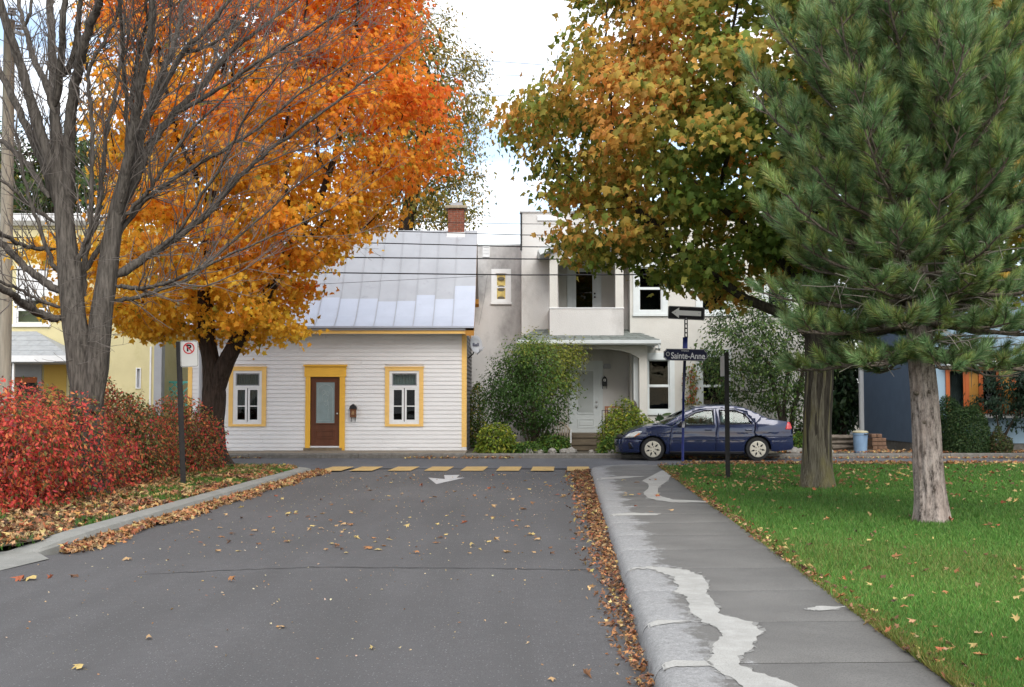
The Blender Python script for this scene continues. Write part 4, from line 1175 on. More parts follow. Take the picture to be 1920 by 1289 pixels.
# teal lattice fence between the yellow and white houses
YF = 35.5
tf = thing('lattice_fence', (X(318, YF), YF, 0.1), 'teal painted lattice fence between the yellow and the white house', 'fence')
fx0_, fx1_, fz0_, fz1_ = X(286, YF), X(352, YF), 0.12, Z(715, YF)
MB().box(fx0_, fx1_, YF, YF + 0.06, fz1_ - 0.06, fz1_).build('top_rail', m_teal, tf)
MB().box(fx0_, fx1_, YF, YF + 0.05, 0.35, 0.42).build('bottom_rail', m_teal, tf)
MB().box(fx0_ - 0.09, fx0_, YF - 0.02, YF + 0.08, 0.08, fz1_ + 0.08).build('fence_post', m_teal, tf)
k = 0
dxf = 0.13
xx = fx0_ - 1.2
while xx < fx1_ + 1.2:
    for s_ in (-1, 1):
        h_ = fz1_ - 0.06 - 0.42
        a0, a1 = (xx, 0.42), (xx + s_ * h_, fz1_ - 0.06)
        def clip(p0, p1):
            (xa, za_), (xb, zb_) = p0, p1
            t0, t1 = 0.0, 1.0
            for lim, sg in ((fx0_, 1), (fx1_, -1)):
                da, db = (xa - lim) * sg, (xb - lim) * sg
                if da < 0 and db < 0: return None
                if da < 0: t0 = max(t0, da / (da - db))
                if db < 0: t1 = min(t1, da / (da - db))
            return None if t1 - t0 < 0.03 else ((xa + (xb - xa) * t0, za_ + (zb_ - za_) * t0), (xa + (xb - xa) * t1, za_ + (zb_ - za_) * t1))
        c_ = clip(a0, a1)
        if c_:
            (xa, za_), (xb, zb_) = c_
            yo = YF + (0.012 if s_ > 0 else 0.028)
            MB().add([(xa - 0.022, yo, za_), (xa + 0.022, yo, za_), (xb + 0.022, yo, zb_), (xb - 0.022, yo, zb_), (xa - 0.022, yo + 0.012, za_), (xa + 0.022, yo + 0.012, za_), (xb + 0.022, yo + 0.012, zb_), (xb - 0.022, yo + 0.012, zb_)], [(0, 1, 2, 3), (7, 6, 5, 4), (1, 5, 6, 2), (3, 7, 4, 0)]).build('lath', m_teal, tf)
    xx += dxf * 1.9

# ======== blue house on the right
YU = 33.0
bh = thing('blue_house', (X(1760, YU), YU, 0.1), 'low blue rendered house with shade-darkened side wall and orange framed windows behind the pine', 'house')
ux0, ux1 = X(1720, YU), X(2250, YU)
sx0 = X(1617, 38.0)
utop = Z(560, YU)
ow = rectY(1773, 2000, 688, 776, YU)
wall(bh, 'front_wall', m_blue_lt, ux0, ux1, 0.35, utop, YU, YU + 0.2, [(ow[0] + .02, ow[1] - .02, ow[2] + .02, ow[3] - .02)])
# long side wall set at an angle to the avenue
MB().prism_z([(ux0, YU), (ux0, YU + 0.25), (sx0 + 0.25, 38.2), (sx0, 38.0)], 0.35, utop).build('side_wall', m_blue_shaded, bh)
MB().prism_z([(ux0 + 0.02, YU + 0.03), (ux0 + 0.02, YU + 0.25), (sx0 + 0.27, 38.2), (sx0 + 0.03, 38.02)], 0.05, 0.348).build('foundation', m_kerb_far, bh)
MB().box(ux0 + 0.02, ux1, YU + 0.04, YU + 0.2, 0.05, 0.348).build('foundation', m_kerb_far, bh)
MB().prism_z([(ux0 - 0.1, YU - 0.2), (ux1, YU - 0.2), (ux1, 42), (sx0 - 0.2, 42), (sx0 - 0.2, 38)], utop, utop + 0.25).build('flat_roof', m_blue_lt, bh)
MB().box(X(1615, 38) - 0.08, X(1615, 38) + 0.1, 37.85, 38.0, 0.05, utop).build('corner_post', m_wht, bh)
MB().prism_x([(YU - 0.32, ow[3] + 0.03), (YU - 0.32, ow[3] + 0.09), (YU - 0.005, ow[3] + 0.2), (YU - 0.005, ow[3] + 0.03)], ow[0] - 0.1, ow[1]).build('window_hood', m_wht, bh)
MB().prism_x([(YU - 0.22, ow[2] - 0.12), (YU - 0.22, ow[2] - 0.055), (YU - 0.005, ow[2] - 0.02), (YU - 0.005, ow[2] - 0.12)], X(1808, YU), ow[1]).build('window_ledge', m_wht, bh)
w = frame(MB(), *ow, 0.07, YU - 0.05, YU + 0.05).build('window', m_orange, bh)
xs_ = [ow[0] + 0.07]
k = 0
xcur = ow[0] + 0.07
while xcur < ow[1] - 0.3:
    wd = X(1812, YU) - X(1780, YU) if k % 2 == 0 else X(1838, YU) - X(1820, YU)
    if k % 2 == 0:
        frame(MB(), xcur + 0.002, xcur + wd, ow[2] + 0.072, ow[3] - 0.072, 0.05, YU - 0.02, YU + 0.03).build('casement_sash', m_orange, w)
        MB().box(xcur + 0.05, xcur + wd - 0.05, YU, YU + 0.005, ow[2] + 0.12, ow[3] - 0.12).build('pane', m_glass, w)
        MB().box(xcur + wd + 0.002, xcur + wd + 0.11, YU - 0.03, YU + 0.03, ow[2] + 0.072, ow[3] - 0.072).build('mullion', m_orange, w)
        xcur += wd + 0.112
    else:
        MB().box(xcur + 0.004, xcur + wd, YU, YU + 0.02, ow[2] + 0.072, ow[3] - 0.072).build('coloured_panel', m_amber, w)
        MB().box(xcur + wd + 0.002, xcur + wd + 0.07, YU - 0.03, YU + 0.03, ow[2] + 0.072, ow[3] - 0.072).build('mullion', m_orange, w)
        xcur += wd + 0.072
    k += 1
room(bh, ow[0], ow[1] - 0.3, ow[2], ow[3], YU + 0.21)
cu = MB()
for k in range(40):
    x0_, x1_ = X(1783, YU) + k * 0.012, X(1783, YU) + (k + 1) * 0.012
    cu.poly([(x0_, YU + 0.3 + 0.02 * math.sin(k * 1.3), ow[2]), (x1_, YU + 0.3 + 0.02 * math.sin((k + 1) * 1.3), ow[2]), (x1_, YU + 0.3 + 0.02 * math.sin((k + 1) * 1.3), ow[3]), (x0_, YU + 0.3 + 0.02 * math.sin(k * 1.3), ow[3])])
cu.build('curtain', m_clap_old, w)

# pale outbuilding seen between the small tree and the maple trunk
ob = thing('pale_shed', (X(1450, 44), 44, 0.1), 'pale sided shed glimpsed between the small tree and the maple trunk', 'shed')
for r in range(14):
    MB().prism_x([(43.98, 0.1 + r * 0.2), (44.05, 0.1 + r * 0.2), (44.05, 0.3 + r * 0.2), (44.01, 0.3 + r * 0.2)], X(1490, 44), X(1600, 44)).build('siding_board', m_clap, ob)
MB().box(X(1490, 44), X(1600, 44), 44.051, 48, 0.1, 2.9).build('shed_body', m_clap, ob)
MB().prism_x([(43.7, 2.9), (46, 3.9), (48.3, 2.9), (48.3, 3.0), (46, 4.0), (43.7, 3.0)], X(1490, 44) - 0.2, X(1600, 44) + 0.2).build('roof', m_shingle2, ob)
# ------------------------------------------------------------------ parked car
m_carpaint = M('dark_blue_car_paint', (0.005, 0.013, 0.055), 0.26, 0.08, 2, metal=0.2, spec=0.45, coat=0.8)
m_trim = M('black_plastic', (0.018, 0.018, 0.02), 0.55, 0.1)
m_tyre = M('tyre_rubber', (0.022, 0.022, 0.022), 0.85, 0.2, 20)
m_rim = M('pale_alloy', (0.52, 0.49, 0.41), 0.35, 0.08, 6, metal=0.35, spec=0.5)
m_carglass = glass_mat('car_glass', (0.62, 0.72, 0.70), 0.045)
m_lamp = M('clear_headlight', (0.60, 0.62, 0.60), 0.12, 0.1, 12, spec=0.7, coat=0.6)
m_red = M('red_lamp', (0.50, 0.012, 0.012), 0.18, 0.1, 8, spec=0.6, coat=0.6)
m_seat = M('grey_seat_cloth', (0.14, 0.14, 0.14), 0.9, 0.15)
m_amberl = M('amber_lamp', (0.55, 0.16, 0.02), 0.2, 0.1)
Y_CAR = 30.05                       # street side of the car
car_x = X(1162, 30.3)
car = thing('parked_car', (car_x + 2.2, Y_CAR + 0.85, 0.016), 'dark blue four door sedan parked at the far kerb', 'car')
G0 = 0.016
HW = 0.86
def halfw(x, z):
    w = HW
    if x < 0.75: w -= 0.30 * ((0.75 - x) / 0.75) ** 2.4
    if x > 3.8: w -= 0.15 * ((x - 3.8) / 0.64) ** 2
    if z < 0.5: w -= 0.045 * ((0.5 - z) / 0.34) ** 2
    elif z < 0.92: w -= 0.022 * ((z - 0.62) / 0.3) ** 2
    if z >= 0.92: w -= 0.022 + (z - 0.92) * 0.40 + 0.1 * (z - 0.92) ** 2
    if 0.66 < z < 0.70: w -= 0.004
    return w
def side_panel(poly, name, mat, parent, sides=(-1, 1), off=0.0, hole=None):
    out = []
    for s in sides:
        bm = bmesh.new()
        loops = [[Vector((p[0], 0, p[1])) for p in poly]]
        if hole: loops.append([Vector((p[0], 0, p[1])) for p in hole])
        flat = [p for l_ in loops for p in l_]
        vs_ = [bm.verts.new(p) for p in flat]
        for t in tessellate_polygon(loops):
            try: bm.faces.new([vs_[i] for i in t])
            except ValueError: pass
        x_lo, x_hi = min(p[0] for p in poly), max(p[0] for p in poly); z_lo, z_hi = min(p[1] for p in poly), max(p[1] for p in poly)
        v = x_lo + 0.09
        while v < x_hi:
            bmesh.ops.bisect_plane(bm, geom=bm.verts[:] + bm.edges[:] + bm.faces[:], plane_co=(v, 0, 0), plane_no=(1, 0, 0)); v += 0.09
        v = z_lo + 0.05
        while v < z_hi:
            bmesh.ops.bisect_plane(bm, geom=bm.verts[:] + bm.edges[:] + bm.faces[:], plane_co=(0, 0, v), plane_no=(0, 0, 1)); v += 0.05
        bmesh.ops.dissolve_limit(bm, angle_limit=0.001, verts=bm.verts[:], edges=[e for e in bm.edges if False])
        bmesh.ops.remove_doubles(bm, verts=bm.verts[:], dist=0.0005)
        for vtx in bm.verts:
            x_, z_ = vtx.co.x, vtx.co.z
            vtx.co = Vector((car_x + x_, Y_CAR + HW + s * (halfw(x_, z_) + off), G0 + z_)) - orig(parent)
        bmesh.ops.recalc_face_normals(bm, faces=bm.faces[:])
        me = bpy.data.meshes.new(name)
        bm.to_mesh(me); bm.free()
        c = sum((p.normal.y for p in me.polygons)) * s
        if c < 0: me.flip_normals()
        me.polygons.foreach_set('use_smooth', [True] * len(me.polygons))
        o = link_mesh(name, me, mat, parent)
        m_ = o.modifiers.new('thick', 'SOLIDIFY'); m_.thickness = 0.012; m_.offset = -1
        out.append(o)
    return out
FW, RW, WZ, AR = 0.817, 3.50, 0.296, 0.345
def arcpts(cx_, a0, a1, n=12, r=AR):
    return [(cx_ + r * math.cos(R(a0 + (a1 - a0) * k / (n - 1))), WZ + r * math.sin(R(a0 + (a1 - a0) * k / (n - 1)))) for k in range(n)]
body_parts = {
 'front_bumper': [(0.06, 0.19), (0.0, 0.42), (0.02, 0.54), (0.575, 0.535)] + arcpts(FW, 136, 196, 8),
 'fender': [(0.02, 0.55), (0.11, 0.625), (0.28, 0.74), (0.54, 0.83), (0.85, 0.885), (1.12, 0.91), (1.305, 0.865), (1.28, 0.70), (1.245, 0.40), (1.235, 0.17), (1.14, 0.17)] + arcpts(FW, -20, 133, 14),
 'roof_rail': [(1.125, 0.912), (1.40, 1.085), (1.67, 1.24), (1.87, 1.325), (2.12, 1.375), (2.62, 1.395), (3.0, 1.375), (3.25, 1.325), (3.45, 1.24), (3.63, 1.15), (3.47, 0.955), (3.44, 0.955), (3.25, 1.23), (3.0, 1.325), (2.6, 1.345), (2.15, 1.325), (1.88, 1.255), (1.6, 1.085), (1.32, 0.885)],
 'quarter_panel': [(3.455, 0.945), (3.475, 0.95), (3.635, 1.145), (3.75, 1.09), (3.88, 1.04), (4.13, 1.01), (4.36, 0.972), (4.40, 0.84), (4.43, 0.61), (3.67, 0.605)] + arcpts(RW, 58, 100, 6) + [(3.43, 0.75)],
 'rear_bumper': [(3.685, 0.597), (4.435, 0.60), (4.445, 0.34), (4.39, 0.277), (3.95, 0.235)] + arcpts(RW, -8, 55, 8),
}
for nm, poly in body_parts.items():
    for o in side_panel(poly, nm, m_carpaint, car): pass
doors = {
 'front_door': ([(1.29, 0.70), (1.325, 0.872), (1.605, 1.075), (1.885, 1.245), (2.15, 1.315), (2.455, 1.335), (2.47, 0.9), (2.42, 0.60), (2.415, 0.17), (1.245, 0.17), (1.255, 0.40)],
                [(1.46, 0.895), (2.39, 0.925), (2.385, 1.29), (2.16, 1.275), (1.90, 1.205), (1.64, 1.06)]),
 'rear_door': ([(2.425, 0.17), (2.43, 0.60), (2.48, 0.9), (2.465, 1.335), (2.6, 1.335), (2.99, 1.315), (3.235, 1.222), (3.43, 0.95), (3.41, 0.75)] + arcpts(RW, 103, 200, 10) + [(3.15, 0.17)],
               [(2.55, 0.93), (3.37, 0.945), (3.2, 1.185), (2.97, 1.275), (2.56, 1.29)]),
}
for nm, (poly, hole) in doors.items():
    for s in (-1, 1):
        d = side_panel(poly, nm, m_carpaint, car, (s,), 0.0, hole)[0]
        side_panel(hole, 'door_window', m_carglass, d, (s,), -0.006)
        fx = (lambda x_: x_)
        # dark window surround
        ring = [(hole[k][0], hole[k][1]) for k in range(len(hole))] + [hole[0]]
        MB().tube([(car_x + x_, Y_CAR + HW + s * (halfw(x_, z_) + 0.003), G0 + z_) for x_, z_ in ring], 0.014, 6, False).build('window_surround', m_trim, d)
        hx = 2.25 if nm == 'front_door' else 3.28
        hz = 0.785
        MB().box(car_x + hx - 0.10, car_x + hx + 0.08, *sorted((Y_CAR + HW + s * (halfw(hx, hz) + 0.032), Y_CAR + HW + s * (halfw(hx, hz) + 0.004))), G0 + hz - 0.02, G0 + hz + 0.022).build('door_handle', m_carpaint, d, bevel=0.01)
        a_, b_ = (1.29, 2.40) if nm == 'front_door' else (2.44, 3.13)
        MB().box(car_x + a_, car_x + b_, *sorted((Y_CAR + HW + s * (HW - 0.008), Y_CAR + HW + s * (HW + 0.012))), G0 + 0.52, G0 + 0.55).build('side_moulding', m_carpaint, d, bevel=0.005)
        if nm == 'rear_door':
            MB().box(car_x + 3.165, car_x + 3.19, *sorted((Y_CAR + HW + s * (halfw(3.18, 1.1) - 0.02), Y_CAR + HW + s * (halfw(3.18, 1.1) + 0.006))), G0 + 0.94, G0 + 1.2).build('quarter_divider', m_trim, d)
# top skins across the car
def skin(outline, name, mat, crown, dirv, cut=1.0, sub=11, off=0.0):
    vs, fs = [], []
    n = sub
    for (x_, z_) in outline:
        w_ = halfw(x_, z_) * cut
        for k in range(n):
            t = -1 + 2 * k / (n - 1)
            c_ = crown * (1 - t * t)
            vs.append((car_x + x_ + dirv[0] * (c_ + off), Y_CAR + HW + t * w_, G0 + z_ + dirv[1] * (c_ + off)))
    for j in range(len(outline) - 1):
        for k in range(n - 1):
            fs.append((j * n + k, j * n + k + 1, (j + 1) * n + k + 1, (j + 1) * n + k)[::-1])
    b = MB(); b.add(vs, fs)
    o = b.build(name, mat, car, smooth=True)
    m_ = o.modifiers.new('thick', 'SOLIDIFY'); m_.thickness = 0.012; m_.offset = -1
    return o
skin([(0.06, 0.19), (0.02, 0.30), (0.0, 0.42), (0.02, 0.54)], 'front_bumper_face', m_carpaint, 0.10, (-1, 0))
skin([(0.021, 0.55), (0.06, 0.59), (0.11, 0.625)], 'grille', m_trim, 0.07, (-0.8, 0.5))
skin([(0.11, 0.626), (0.28, 0.741), (0.54, 0.831), (0.85, 0.886), (1.12, 0.912)], 'bonnet', m_carpaint, 0.045, (-0.2, 1))
skin([(1.125, 0.914), (1.40, 1.087), (1.67, 1.242), (1.87, 1.327)], 'windscreen', m_carglass, 0.05, (-0.6, 0.6), 0.94)
skin([(1.87, 1.328), (2.12, 1.378), (2.62, 1.398), (3.0, 1.378), (3.25, 1.328)], 'roof', m_carpaint, 0.045, (0, 1))
skin([(3.25, 1.327), (3.45, 1.242), (3.63, 1.152), (3.86, 1.045)], 'rear_window', m_carglass, 0.05, (0.5, 0.7), 0.9)
skin([(3.86, 1.046), (4.13, 1.012), (4.36, 0.974)], 'boot_lid', m_carpaint, 0.03, (0.2, 1))
skin([(4.36, 0.972), (4.40, 0.84), (4.43, 0.61)], 'boot_face', m_carpaint, 0.05, (1, 0))
skin([(4.435, 0.60), (4.445, 0.34), (4.39, 0.277)], 'rear_bumper_face', m_carpaint, 0.06, (1, 0))
cb = lambda x0, x1, y0, y1, z0, z1: (car_x + x0, car_x + x1, Y_CAR + HW + y0, Y_CAR + HW + y1, G0 + z0, G0 + z1)
ub = MB()
ub.box(*cb(1.17, 3.14, -0.78, 0.78, 0.16, 0.45)).box(*cb(0.12, 0.45, -0.55, 0.55, 0.2, 0.5)).box(*cb(0.45, 1.17, -0.52, 0.52, 0.2, 0.6)).box(*cb(3.14, 3.86, -0.52, 0.52, 0.2, 0.7)).box(*cb(3.87, 4.3, -0.66, 0.66, 0.28, 0.7))
ub.build('underbody', m_trim, car)
for sx_ in (1.95, 2.85):
    for s in (-0.37, 0.37):
        MB().prism_y([(car_x + sx_ + 0.08, G0 + 0.45), (car_x + sx_ + 0.26, G0 + 0.45), (car_x + sx_ + 0.40, G0 + 1.02), (car_x + sx_ + 0.42, G0 + 1.18), (car_x + sx_ + 0.34, G0 + 1.19), (car_x + sx_ + 0.27, G0 + 1.0)], Y_CAR + HW + s - 0.2, Y_CAR + HW + s + 0.2).build('seat', m_seat, car, bevel=0.03)
MB().box(*cb(1.2, 1.6, -0.7, 0.7, 0.6, 0.88)).build('dashboard', m_seat, car, bevel=0.04)
MB().tube([(car_x + 1.72 + 0.07 * math.sin(t) * 0.4, Y_CAR + HW + 0.36 + 0.18 * math.cos(t), G0 + 0.9 + 0.17 * math.sin(t)) for t in np.linspace(0, 2 * math.pi, 17)], 0.015, 6, False).build('steering_wheel', m_trim, car)
for s in (-1, 1):
    yy = lambda d_: Y_CAR + HW + s * d_
    # lights
    hp = [(0.10, 0.575), (0.36, 0.595), (0.52, 0.70), (0.545, 0.745), (0.40, 0.745), (0.22, 0.69)]
    side_panel(hp, 'headlight', m_lamp, car, (s,), 0.008)
    side_panel([(0.36, 0.60), (0.50, 0.69), (0.46, 0.70), (0.33, 0.60)], 'indicator', m_amberl, car, (s,), 0.013)
    side_panel([(4.22, 0.80), (4.30, 0.99), (4.36, 0.975), (4.405, 0.83), (4.36, 0.79)], 'tail_light', m_red, car, (s,), 0.008)
    side_panel([(0.22, 0.30), (0.34, 0.31), (0.27, 0.47), (0.20, 0.46)], 'fog_lamp_recess', m_trim, car, (s,), 0.006)
    side_panel([(0.30, 0.32), (0.335, 0.33), (0.26, 0.46), (0.235, 0.455)], 'fog_lamp_blade', m_carpaint, car, (s,), 0.012)
    mr = MB().box(car_x + 1.50, car_x + 1.66, *sorted((yy(0.86), yy(1.01))), G0 + 0.87, G0 + 1.0)
    mr.box(car_x + 1.53, car_x + 1.60, *sorted((yy(0.80), yy(0.87))), G0 + 0.875, G0 + 0.92)
    mr.build('wing_mirror', m_trim, car, bevel=0.03)
    side_panel([(1.245, 0.172), (3.15, 0.172), (3.15, 0.235), (1.25, 0.235)], 'sill', m_trim, car, (s,), 0.006)
    for wx_ in (FW, RW):
        cxw = car_x + wx_
        sgn = s
        tb = MB()
        prof_t = [(0.20, 0.09), (0.285, 0.085), (0.302, 0.06), (0.306, 0.0), (0.302, -0.06), (0.285, -0.085), (0.20, -0.09)]
        tb.lathe(prof_t, (cxw, Y_CAR + HW + s * 0.745, G0 + 0.295), 36, 'y')
        wheel = tb.build('wheel', m_tyre, car, smooth=False)
        tb = MB().lathe([(0.205, 0.012), (0.215, 0.0), (0.215, -0.012), (0.2, -0.014)], (cxw, Y_CAR + HW + s * 0.838, G0 + 0.295), 32, 'y')
        tb.build('rim_backing', m_trim, wheel)
        rb = MB()
        yo = Y_CAR + HW + s * 0.855
        outer = [(0.208 * math.cos(t), 0.208 * math.sin(t)) for t in np.linspace(0, 2 * math.pi, 37)[:-1]]
        inn = [(0.185 * math.cos(t), 0.185 * math.sin(t)) for t in np.linspace(0, 2 * math.pi, 37)[:-1]]
        vs = [(cxw + p[0], yo, G0 + 0.295 + p[1]) for p in outer] + [(cxw + p[0], yo + s * 0.004, G0 + 0.295 + p[1]) for p in inn]
        rb.add(vs, [(i, (i + 1) % 36, (i + 1) % 36 + 36, i + 36) for i in range(36)])
        for k in range(7):
            a = 2 * math.pi * k / 7 + 0.3
            def rot(r_, da): return (cxw + r_ * math.cos(a + da), yo + s * 0.006, G0 + 0.295 + r_ * math.sin(a + da))
            rb.add([rot(0.05, -0.5), rot(0.19, -0.2), rot(0.19, 0.2), rot(0.05, 0.5)], [(0, 1, 2, 3)])
            rb.add([rot(0.12, -0.23), rot(0.191, -0.44), rot(0.191, -0.2)], [(0, 1, 2)]).add([rot(0.12, 0.23), rot(0.191, 0.44), rot(0.191, 0.2)], [(0, 1, 2)])
        rb.lathe([(0.085, 0.008 * -1), (0.085, 0.008), (0.05, 0.016)] if s < 0 else [(0.085, -0.008), (0.085, 0.008), (0.05, 0.016)], (cxw, yo, G0 + 0.295), 20, 'y')
        rim = rb.build('rim', m_rim, wheel)
        nb_ = MB()
        for k in range(5):
            a = 2 * math.pi * k / 5
            nb_.lathe([(0.013, -0.012), (0.013, 0.024 * 1)], (cxw + 0.06 * math.cos(a), yo + s * 0.004, G0 + 0.295 + 0.06 * math.sin(a)), 8, 'y')
        nb_.build('wheel_nuts', m_trim, wheel)

# ------------------------------------------------------------------ signs and posts
m_navy = M('navy_sign_face', (0.010, 0.012, 0.038), 0.45, 0.05)
m_royal = M('royal_blue_post_paint', (0.009, 0.02, 0.14), 0.45, 0.12, 8)
m_signblack = M('black_sign_face', (0.010, 0.010, 0.011), 0.45, 0.05)
m_signwhite = M('reflective_white', (0.56, 0.56, 0.53), 0.45, 0.04, 5)
m_signred = M('sign_red', (0.48, 0.018, 0.025), 0.45, 0.04)
m_postblack = M('dark_bronze_post', (0.022, 0.020, 0.019), 0.6, 0.3, 12)
m_letw = M('white_lettering', (0.62, 0.62, 0.62), 0.5, 0.03)
m_grey_ring = M('grey_galvanised', (0.36, 0.36, 0.36), 0.5, 0.12, 9, metal=0.5)

YS = 26.0
gpos = gr(1280, 873, 0.11)
sp = thing('street_sign', gpos, 'blue post carrying a black one-way arrow sign above the Sainte-Anne street sign', 'street sign')
def sp_at(px, py): return at(px, py, gpos.y)
pz = lambda py: Z(py, gpos.y)
ptop = sp_at(1284.5, 625)
MB().tube([gpos, sp_at(1281.5, 735)], 0.028, 12).build('post', m_royal, sp, smooth=True)
MB().tube([sp_at(1281.6, 735), sp_at(1284.2, 668)], 0.034, 12).build('post_sleeve', m_navy, sp, smooth=True)
MB().tube([sp_at(1281.0, 802), sp_at(1281.3, 790)], 0.031, 12).build('collar', m_grey_ring, sp, smooth=True)
MB().tube([sp_at(1284.0, 708), sp_at(1284.3, 700)], 0.038, 12).build('collar', m_blackmetal, sp, smooth=True)
MB().tube([sp_at(1284.6, 654), sp_at(1284.9, 633)], 0.056, 14).build('post_head', m_royal, sp, smooth=True)
ub = MB()
pch = sp_at(1286.6, 630)
zt, zb = pz(600), pz(634)
cwid = 0.075
for k in range(9):
    pass
brk = MB()
zz = zb
while zz < zt:
    brk.box(pch.x - cwid / 2, pch.x - 0.014, gpos.y - 0.004, gpos.y + 0.0, zz, zz + 0.1).box(pch.x + 0.014, pch.x + cwid / 2, gpos.y - 0.004, gpos.y + 0.0, zz, zz + 0.1)
    brk.box(pch.x - 0.014, pch.x + 0.014, gpos.y - 0.004, gpos.y, zz, zz + 0.03)
    zz += 0.1
brk.box(pch.x - cwid / 2, pch.x - cwid / 2 + 0.01, gpos.y, gpos.y + 0.04, zb, zt).box(pch.x + cwid / 2 - 0.01, pch.x + cwid / 2, gpos.y, gpos.y + 0.04, zb, zt)
brk.build('perforated_channel', m_blackmetal, sp)
def rounded(cx_, cz_, w, h, r, n=5):
    pts = []
    for (sx_, sz_, a0) in ((1, 1, 0), (-1, 1, 90), (-1, -1, 180), (1, -1, 270)):
        for k in range(n):
            t = R(a0 + 90 * k / (n - 1))
            pts.append((cx_ + sx_ * (w / 2 - r) + r * math.cos(t), cz_ + sz_ * (h / 2 - r) + r * math.sin(t)))
    return pts
ax0, ax1, az0, az1 = X(1253.5, gpos.y), X(1322.5, gpos.y), pz(601), pz(574)
tilt = math.atan2(-6, 69)
def rotp(p, c, a): return (c[0] + (p[0] - c[0]) * math.cos(a) - (p[1] - c[1]) * math.sin(a), c[1] + (p[0] - c[0]) * math.sin(a) + (p[1] - c[1]) * math.cos(a))
ctr = ((ax0 + ax1) / 2, (az0 + az1) / 2)
plate = [rotp(p, ctr, tilt * 0.55) for p in rounded(*ctr, ax1 - ax0, az1 - az0 - 0.03, 0.035)]
pl_o = MB().prism_y(plate, gpos.y - 0.012, gpos.y - 0.006).build('arrow_plate', m_signblack, sp)
W_, H_ = ax1 - ax0, az1 - az0 - 0.03
arr = [(-0.405, 0.0), (-0.20, -0.40), (-0.20, -0.19), (0.40, -0.19), (0.40, 0.19), (-0.20, 0.19), (-0.20, 0.40)]
arr = [rotp((ctr[0] + a_ * W_, ctr[1] + b_ * H_), ctr, tilt * 0.55) for a_, b_ in arr]
MB().prism_y(arr, gpos.y - 0.0145, gpos.y - 0.0125).build('arrow', m_signwhite, pl_o)
rim_in = [rotp(p, ctr, tilt * 0.55) for p in rounded(*ctr, W_ - 0.02, H_ - 0.02, 0.03)]
rim_in2 = [rotp(p, ctr, tilt * 0.55) for p in rounded(*ctr, W_ - 0.032, H_ - 0.032, 0.026)]
b = MB(); n_ = len(rim_in)
b.add([(p[0], gpos.y - 0.0135, p[1]) for p in rim_in] + [(p[0], gpos.y - 0.0135, p[1]) for p in rim_in2], [(i, (i + 1) % n_, (i + 1) % n_ + n_, i + n_) for i in range(n_)])
b.build('rim_line', m_grey_ring, pl_o)
for (a_, b_) in ((-0.3, 0.0), (0.34, 0.0), (0.0, -0.40)):
    p = rotp((ctr[0] + a_ * W_, ctr[1] + b_ * H_), ctr, tilt * 0.55)
    MB().lathe([(0.012, -0.004), (0.012, 0.003)], (p[0], gpos.y - 0.017, p[1]), 8, 'y').build('bolt', m_grey_ring, pl_o)
# street name plate with notched corners
nx0, nx1, nz0, nz1 = X(1244, gpos.y), X(1326, gpos.y), pz(677), pz(655)
nc = ((nx0 + nx1) / 2, (nz0 + nz1) / 2)
W_, H_ = nx1 - nx0, nz1 - nz0
def plaque(w, h, r):
    pts = []
    for (sx_, sz_, a0) in ((1, 1, 270), (-1, 1, 0), (-1, -1, 90), (1, -1, 180)):
        for k in range(5):
            t = R(a0 - 90 * k / 4)
            pts.append((nc[0] + sx_ * w / 2 + r * math.cos(t), nc[1] + sz_ * h / 2 + r * math.sin(t)))
    return [rotp(p, nc, -0.018) for p in pts]
b = MB().prism_y(plaque(W_, H_, 0.055), gpos.y - 0.075, gpos.y - 0.062)
npl = b.build('name_plate', m_navy, sp)
o1, o2 = plaque(W_ - 0.012, H_ - 0.012, 0.056), plaque(W_ - 0.026, H_ - 0.026, 0.058)
n_ = len(o1)
MB().add([(p[0], gpos.y - 0.0775, p[1]) for p in o1] + [(p[0], gpos.y - 0.0775, p[1]) for p in o2], [(i, (i + 1) % n_, (i + 1) % n_ + n_, i + n_) for i in range(n_)]).build('rim_line', m_grey_ring, npl)
MB().box(gpos.x - 0.02 + 0.05, gpos.x + 0.02 + 0.05, gpos.y - 0.061, gpos.y - 0.03, nc[1] - 0.08, nc[1] + 0.08).build('bracket', m_blackmetal, sp)
lettering('lettering', 'Sainte-Anne', 0.195, (nc[0] + 0.055, gpos.y - 0.0765, nc[1] - 0.028), (math.pi / 2, 0.018, 0), m_letw, npl, 0.001, 0.0025, narrow=0.80)
lettering('small_lettering', 'AVENUE', 0.045, (nc[0] - 0.01, gpos.y - 0.0765, nc[1] + 0.088), (math.pi / 2, 0.018, 0), m_letw, npl, 0.001, 0.0, narrow=1.0)
e_c = (nx0 + 0.095, nc[1] + 0.02)
MB().prism_y([(e_c[0] + 0.045 * math.cos(t), e_c[1] + 0.052 * math.sin(t)) for t in np.linspace(0, 2 * math.pi, 17)[:-1]], gpos.y - 0.079, gpos.y - 0.0755).build('emblem', m_grey_ring, npl)
MB().prism_y([(e_c[0] - 0.02, e_c[1] - 0.03), (e_c[0] + 0.02, e_c[1] - 0.03), (e_c[0] + 0.024, e_c[1] + 0.012), (e_c[0], e_c[1] + 0.03), (e_c[0] - 0.024, e_c[1] + 0.012)], gpos.y - 0.082, gpos.y - 0.0795).build('emblem_charge', m_navy, npl)

